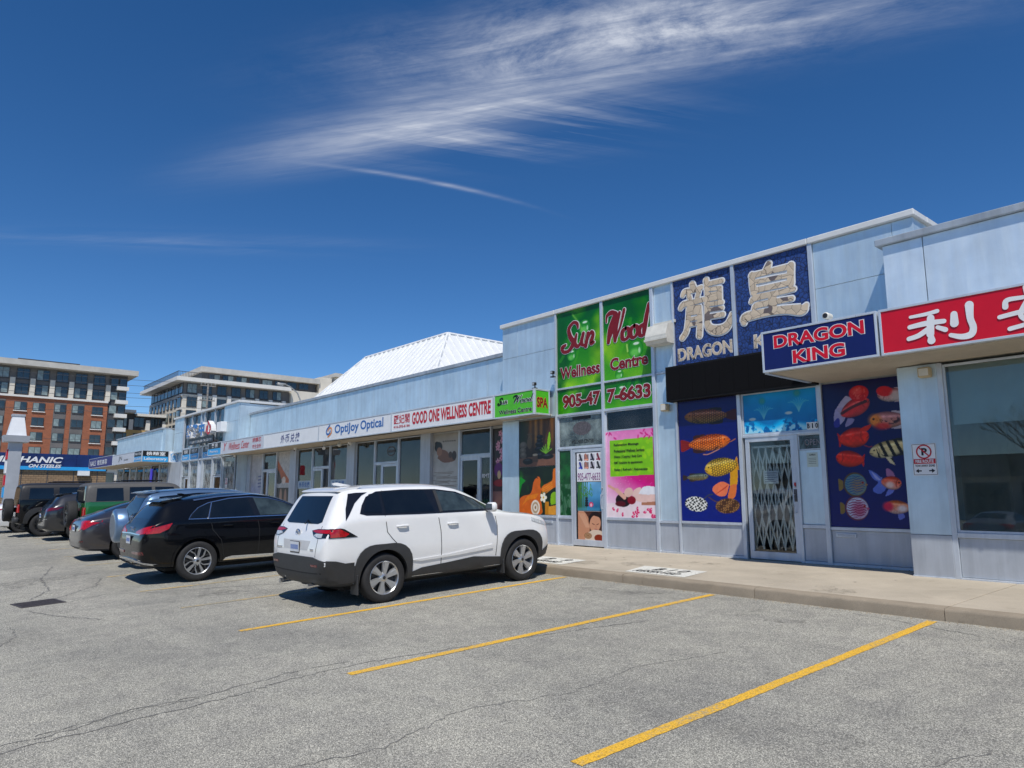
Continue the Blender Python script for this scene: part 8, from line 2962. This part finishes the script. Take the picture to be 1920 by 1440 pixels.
box('board', -50.02, -49.98, 3.2, 4.1, 3.3, 4.0, S_CRIM, t); box('post', -50.03, -49.97, 3.6, 3.7, .3, 3.3, M_GALV, t)

# ---- utility poles, wires, street lamp
M_WOODP = mat('weathered_pole', (.25, .23, .21), .85, var=.2, scale=3)
for i, (x, y) in enumerate(((-120.0, 36.8), (-120.0, -30.0))):
    t = thing('utility_pole', ['grey utility pole rising above the mall roof', 'utility pole beyond the left edge carrying the wires'][i], 'pole', (x, y, .3))
    m = MB(); m.tube([(x, y, .3), (x, y, 20.2)], [.22, .15], 10); m.build('shaft', M_WOODP, t, smooth=True)
    for z in (19.6, 17.2):
        m = MB(); m.box(x - .08, x + .08, y - 1.2, y + 1.2, z, z + .16); m.build('crossarm', M_WOODP, t)
        for s in (-1.1, -.5, .5, 1.1):
            m = MB(); m.lathe([(0, .36), (.05, .34), (.07, .22), (.03, .16), (.03, 0)], 8, 'z', (x, y + s, z + .16)); m.build('insulator', M_GALV, t, smooth=True)
for i, (za, zb_) in enumerate(((20.0, 20.0), (19.0, 19.3), (17.8, 17.9), (17.2, 17.2), (15.9, 15.6), (14.9, 14.6), (10.8, 10.4))):
    t = thing('overhead_wire', ('topmost', 'second from the top', 'third from the top', 'fourth from the top', 'third from the bottom', 'second from the bottom', 'lowest')[i] + ' of the thin overhead wires before the apartment blocks', 'wire', (-120, 36.8, za), 'overhead wires')
    m = MB()
    pts = []
    for k in range(17):
        u = k / 16
        pts.append((-120 + .4 * (i % 3), 36.8 - 66.8 * u, za + (zb_ - za) * u - 4 * .9 * u * (1 - u)))
    m.tube(pts, .028, 5); m.build('cable', M_DGREY, t, smooth=True)
t = thing('street_lamp', 'curved grey street lamp arm above the mall parapet', 'lamp', (-75, 33, .3))
m = MB(); m.tube([(-75, 33.1, .3), (-75, 33.0, 12.2), (-75, 32.6, 13.1), (-75, 31.7, 13.75), (-75, 31.0, 13.98)], [.13, .09, .08, .07, .06], 8); m.build('pole', M_GALV, t, smooth=True)
m = MB(); m.bbox(-75.17, -74.83, 30.2, 31.2, 13.86, 14.04, .05); m.build('lamp_head', M_GALV, t, smooth=True, sharp=60)
box('lens', -75.13, -74.87, 30.3, 30.9, 13.80, 13.86, M_WHITE, t)

# ================================================================ the lot behind the camera, seen in the shop glass
t = thing('plaza_building', 'tan plaza across the lot mirrored in the shop windows', 'building', (-2, -46, -.3))
box('wall', -40, 45, -60, -46, -.3, 4.6, B_STONE, t); box('fascia', -40.2, 45.2, -60, -45.2, 3.4, 5.2, B_GREY, t); box('tower', 2, 9, -58, -44.8, -.3, 8.2, B_GREY, t); box('tower_roof', 1.6, 9.4, -58.4, -44.4, 8.2, 8.8, B_DARK, t)
for k in range(20):
    x0 = -38 + k * 4.1
    f = sbox('shop_window', x0 + 1.6, -45.95, 1.6, 3.2, .16, 2.6, B_DARK, t, .02)
    q = sbox('pane', 0, 0, 0, 3.0, .03, 2.4, B_GLASS, None, .005); q.parent = f; q.location = (0, .09, 0)
M_BARK = mat('bare_bark', (.10, .08, .065), .9, var=.25, scale=8)


def bare_tree(x, y, h, seed, label):
    g = random.Random(seed)
    t = thing('bare_tree', label, 'tree', (x, y, -.2), 'leafless trees across the lot')
    m = MB(); m.tube([(x, y, -.3), (x + .05, y, h * .25), (x, y + .1, h * .45)], [.16, .13, .10], 8); m.build('trunk', M_BARK, t, smooth=True)
    m = MB()

    def grow(p, d, L, r, lev):
        q = p + d * L
        m.tube([p, p + d * L * .5 + Vector((g.uniform(-.1, .1), g.uniform(-.1, .1), 0)) * L, q], [r, r * .8, r * .6], 5)
        if lev == 0:
            return
        for k in range(3 if lev > 1 else 4):
            dd = (d + Vector((g.uniform(-.8, .8), g.uniform(-.8, .8), g.uniform(-.1, .6)))).normalized()
            grow(q - d * L * g.uniform(0, .4), dd, L * .68, r * .55, lev - 1)
    for k in range(6):
        a_ = k * 1.05
        grow(Vector((x, y + .1, h * (.25 + .035 * k))), Vector((math.cos(a_) * .7, math.sin(a_) * .7, .9)).normalized(), h * .24, .06, 4)
    m.build('crown', M_BARK, t)


bare_tree(-10.5, -24, 8.5, 3, 'leafless tree mirrored in the large right window')
bare_tree(9, -27, 8.0, 8, 'leafless tree across the lot further right')
bare_tree(-26, -26, 8.2, 15, 'leafless tree across the lot mirrored in the optical shop')


def car_copy(src, x, y, rot, label, pm=None):
    c_ = copy_tree(src)
    c_['label'] = label
    c_['group'] = 'vehicles parked across the lot'
    if pm:
        for ch in KIDS().get(c_.name, []):
            if ch.name.startswith('body'):
                ch.data = ch.data.copy(); ch.data.materials[0] = pm
    c_.location = (x, y, gz(x, y)); c_.rotation_euler = (0, 0, rot)
    return c_


P_SILV = paint('silver_paint', (.45, .46, .47), .6, .3)
P_RED = paint('red_paint', (.35, .02, .02), .2, .3)
car_copy(CAR_A, -4.2, -9.5, math.pi, 'white SUV across the lot mirrored in the aquarium door')
car_copy(CAR_D, -9.6, -9.3, math.pi, 'silver sedan across the lot behind the photographer', P_SILV)
car_copy(CAR_D, 1.5, -9.4, math.pi, 'red sedan across the lot mirrored in the right window', P_RED)
car_copy(CAR_B, 6.8, -9.2, math.pi, 'silver SUV across the lot mirrored in the right window', P_SILV)
car_copy(CAR_B, -15.0, -9.2, math.pi, 'black SUV across the lot behind the photographer')
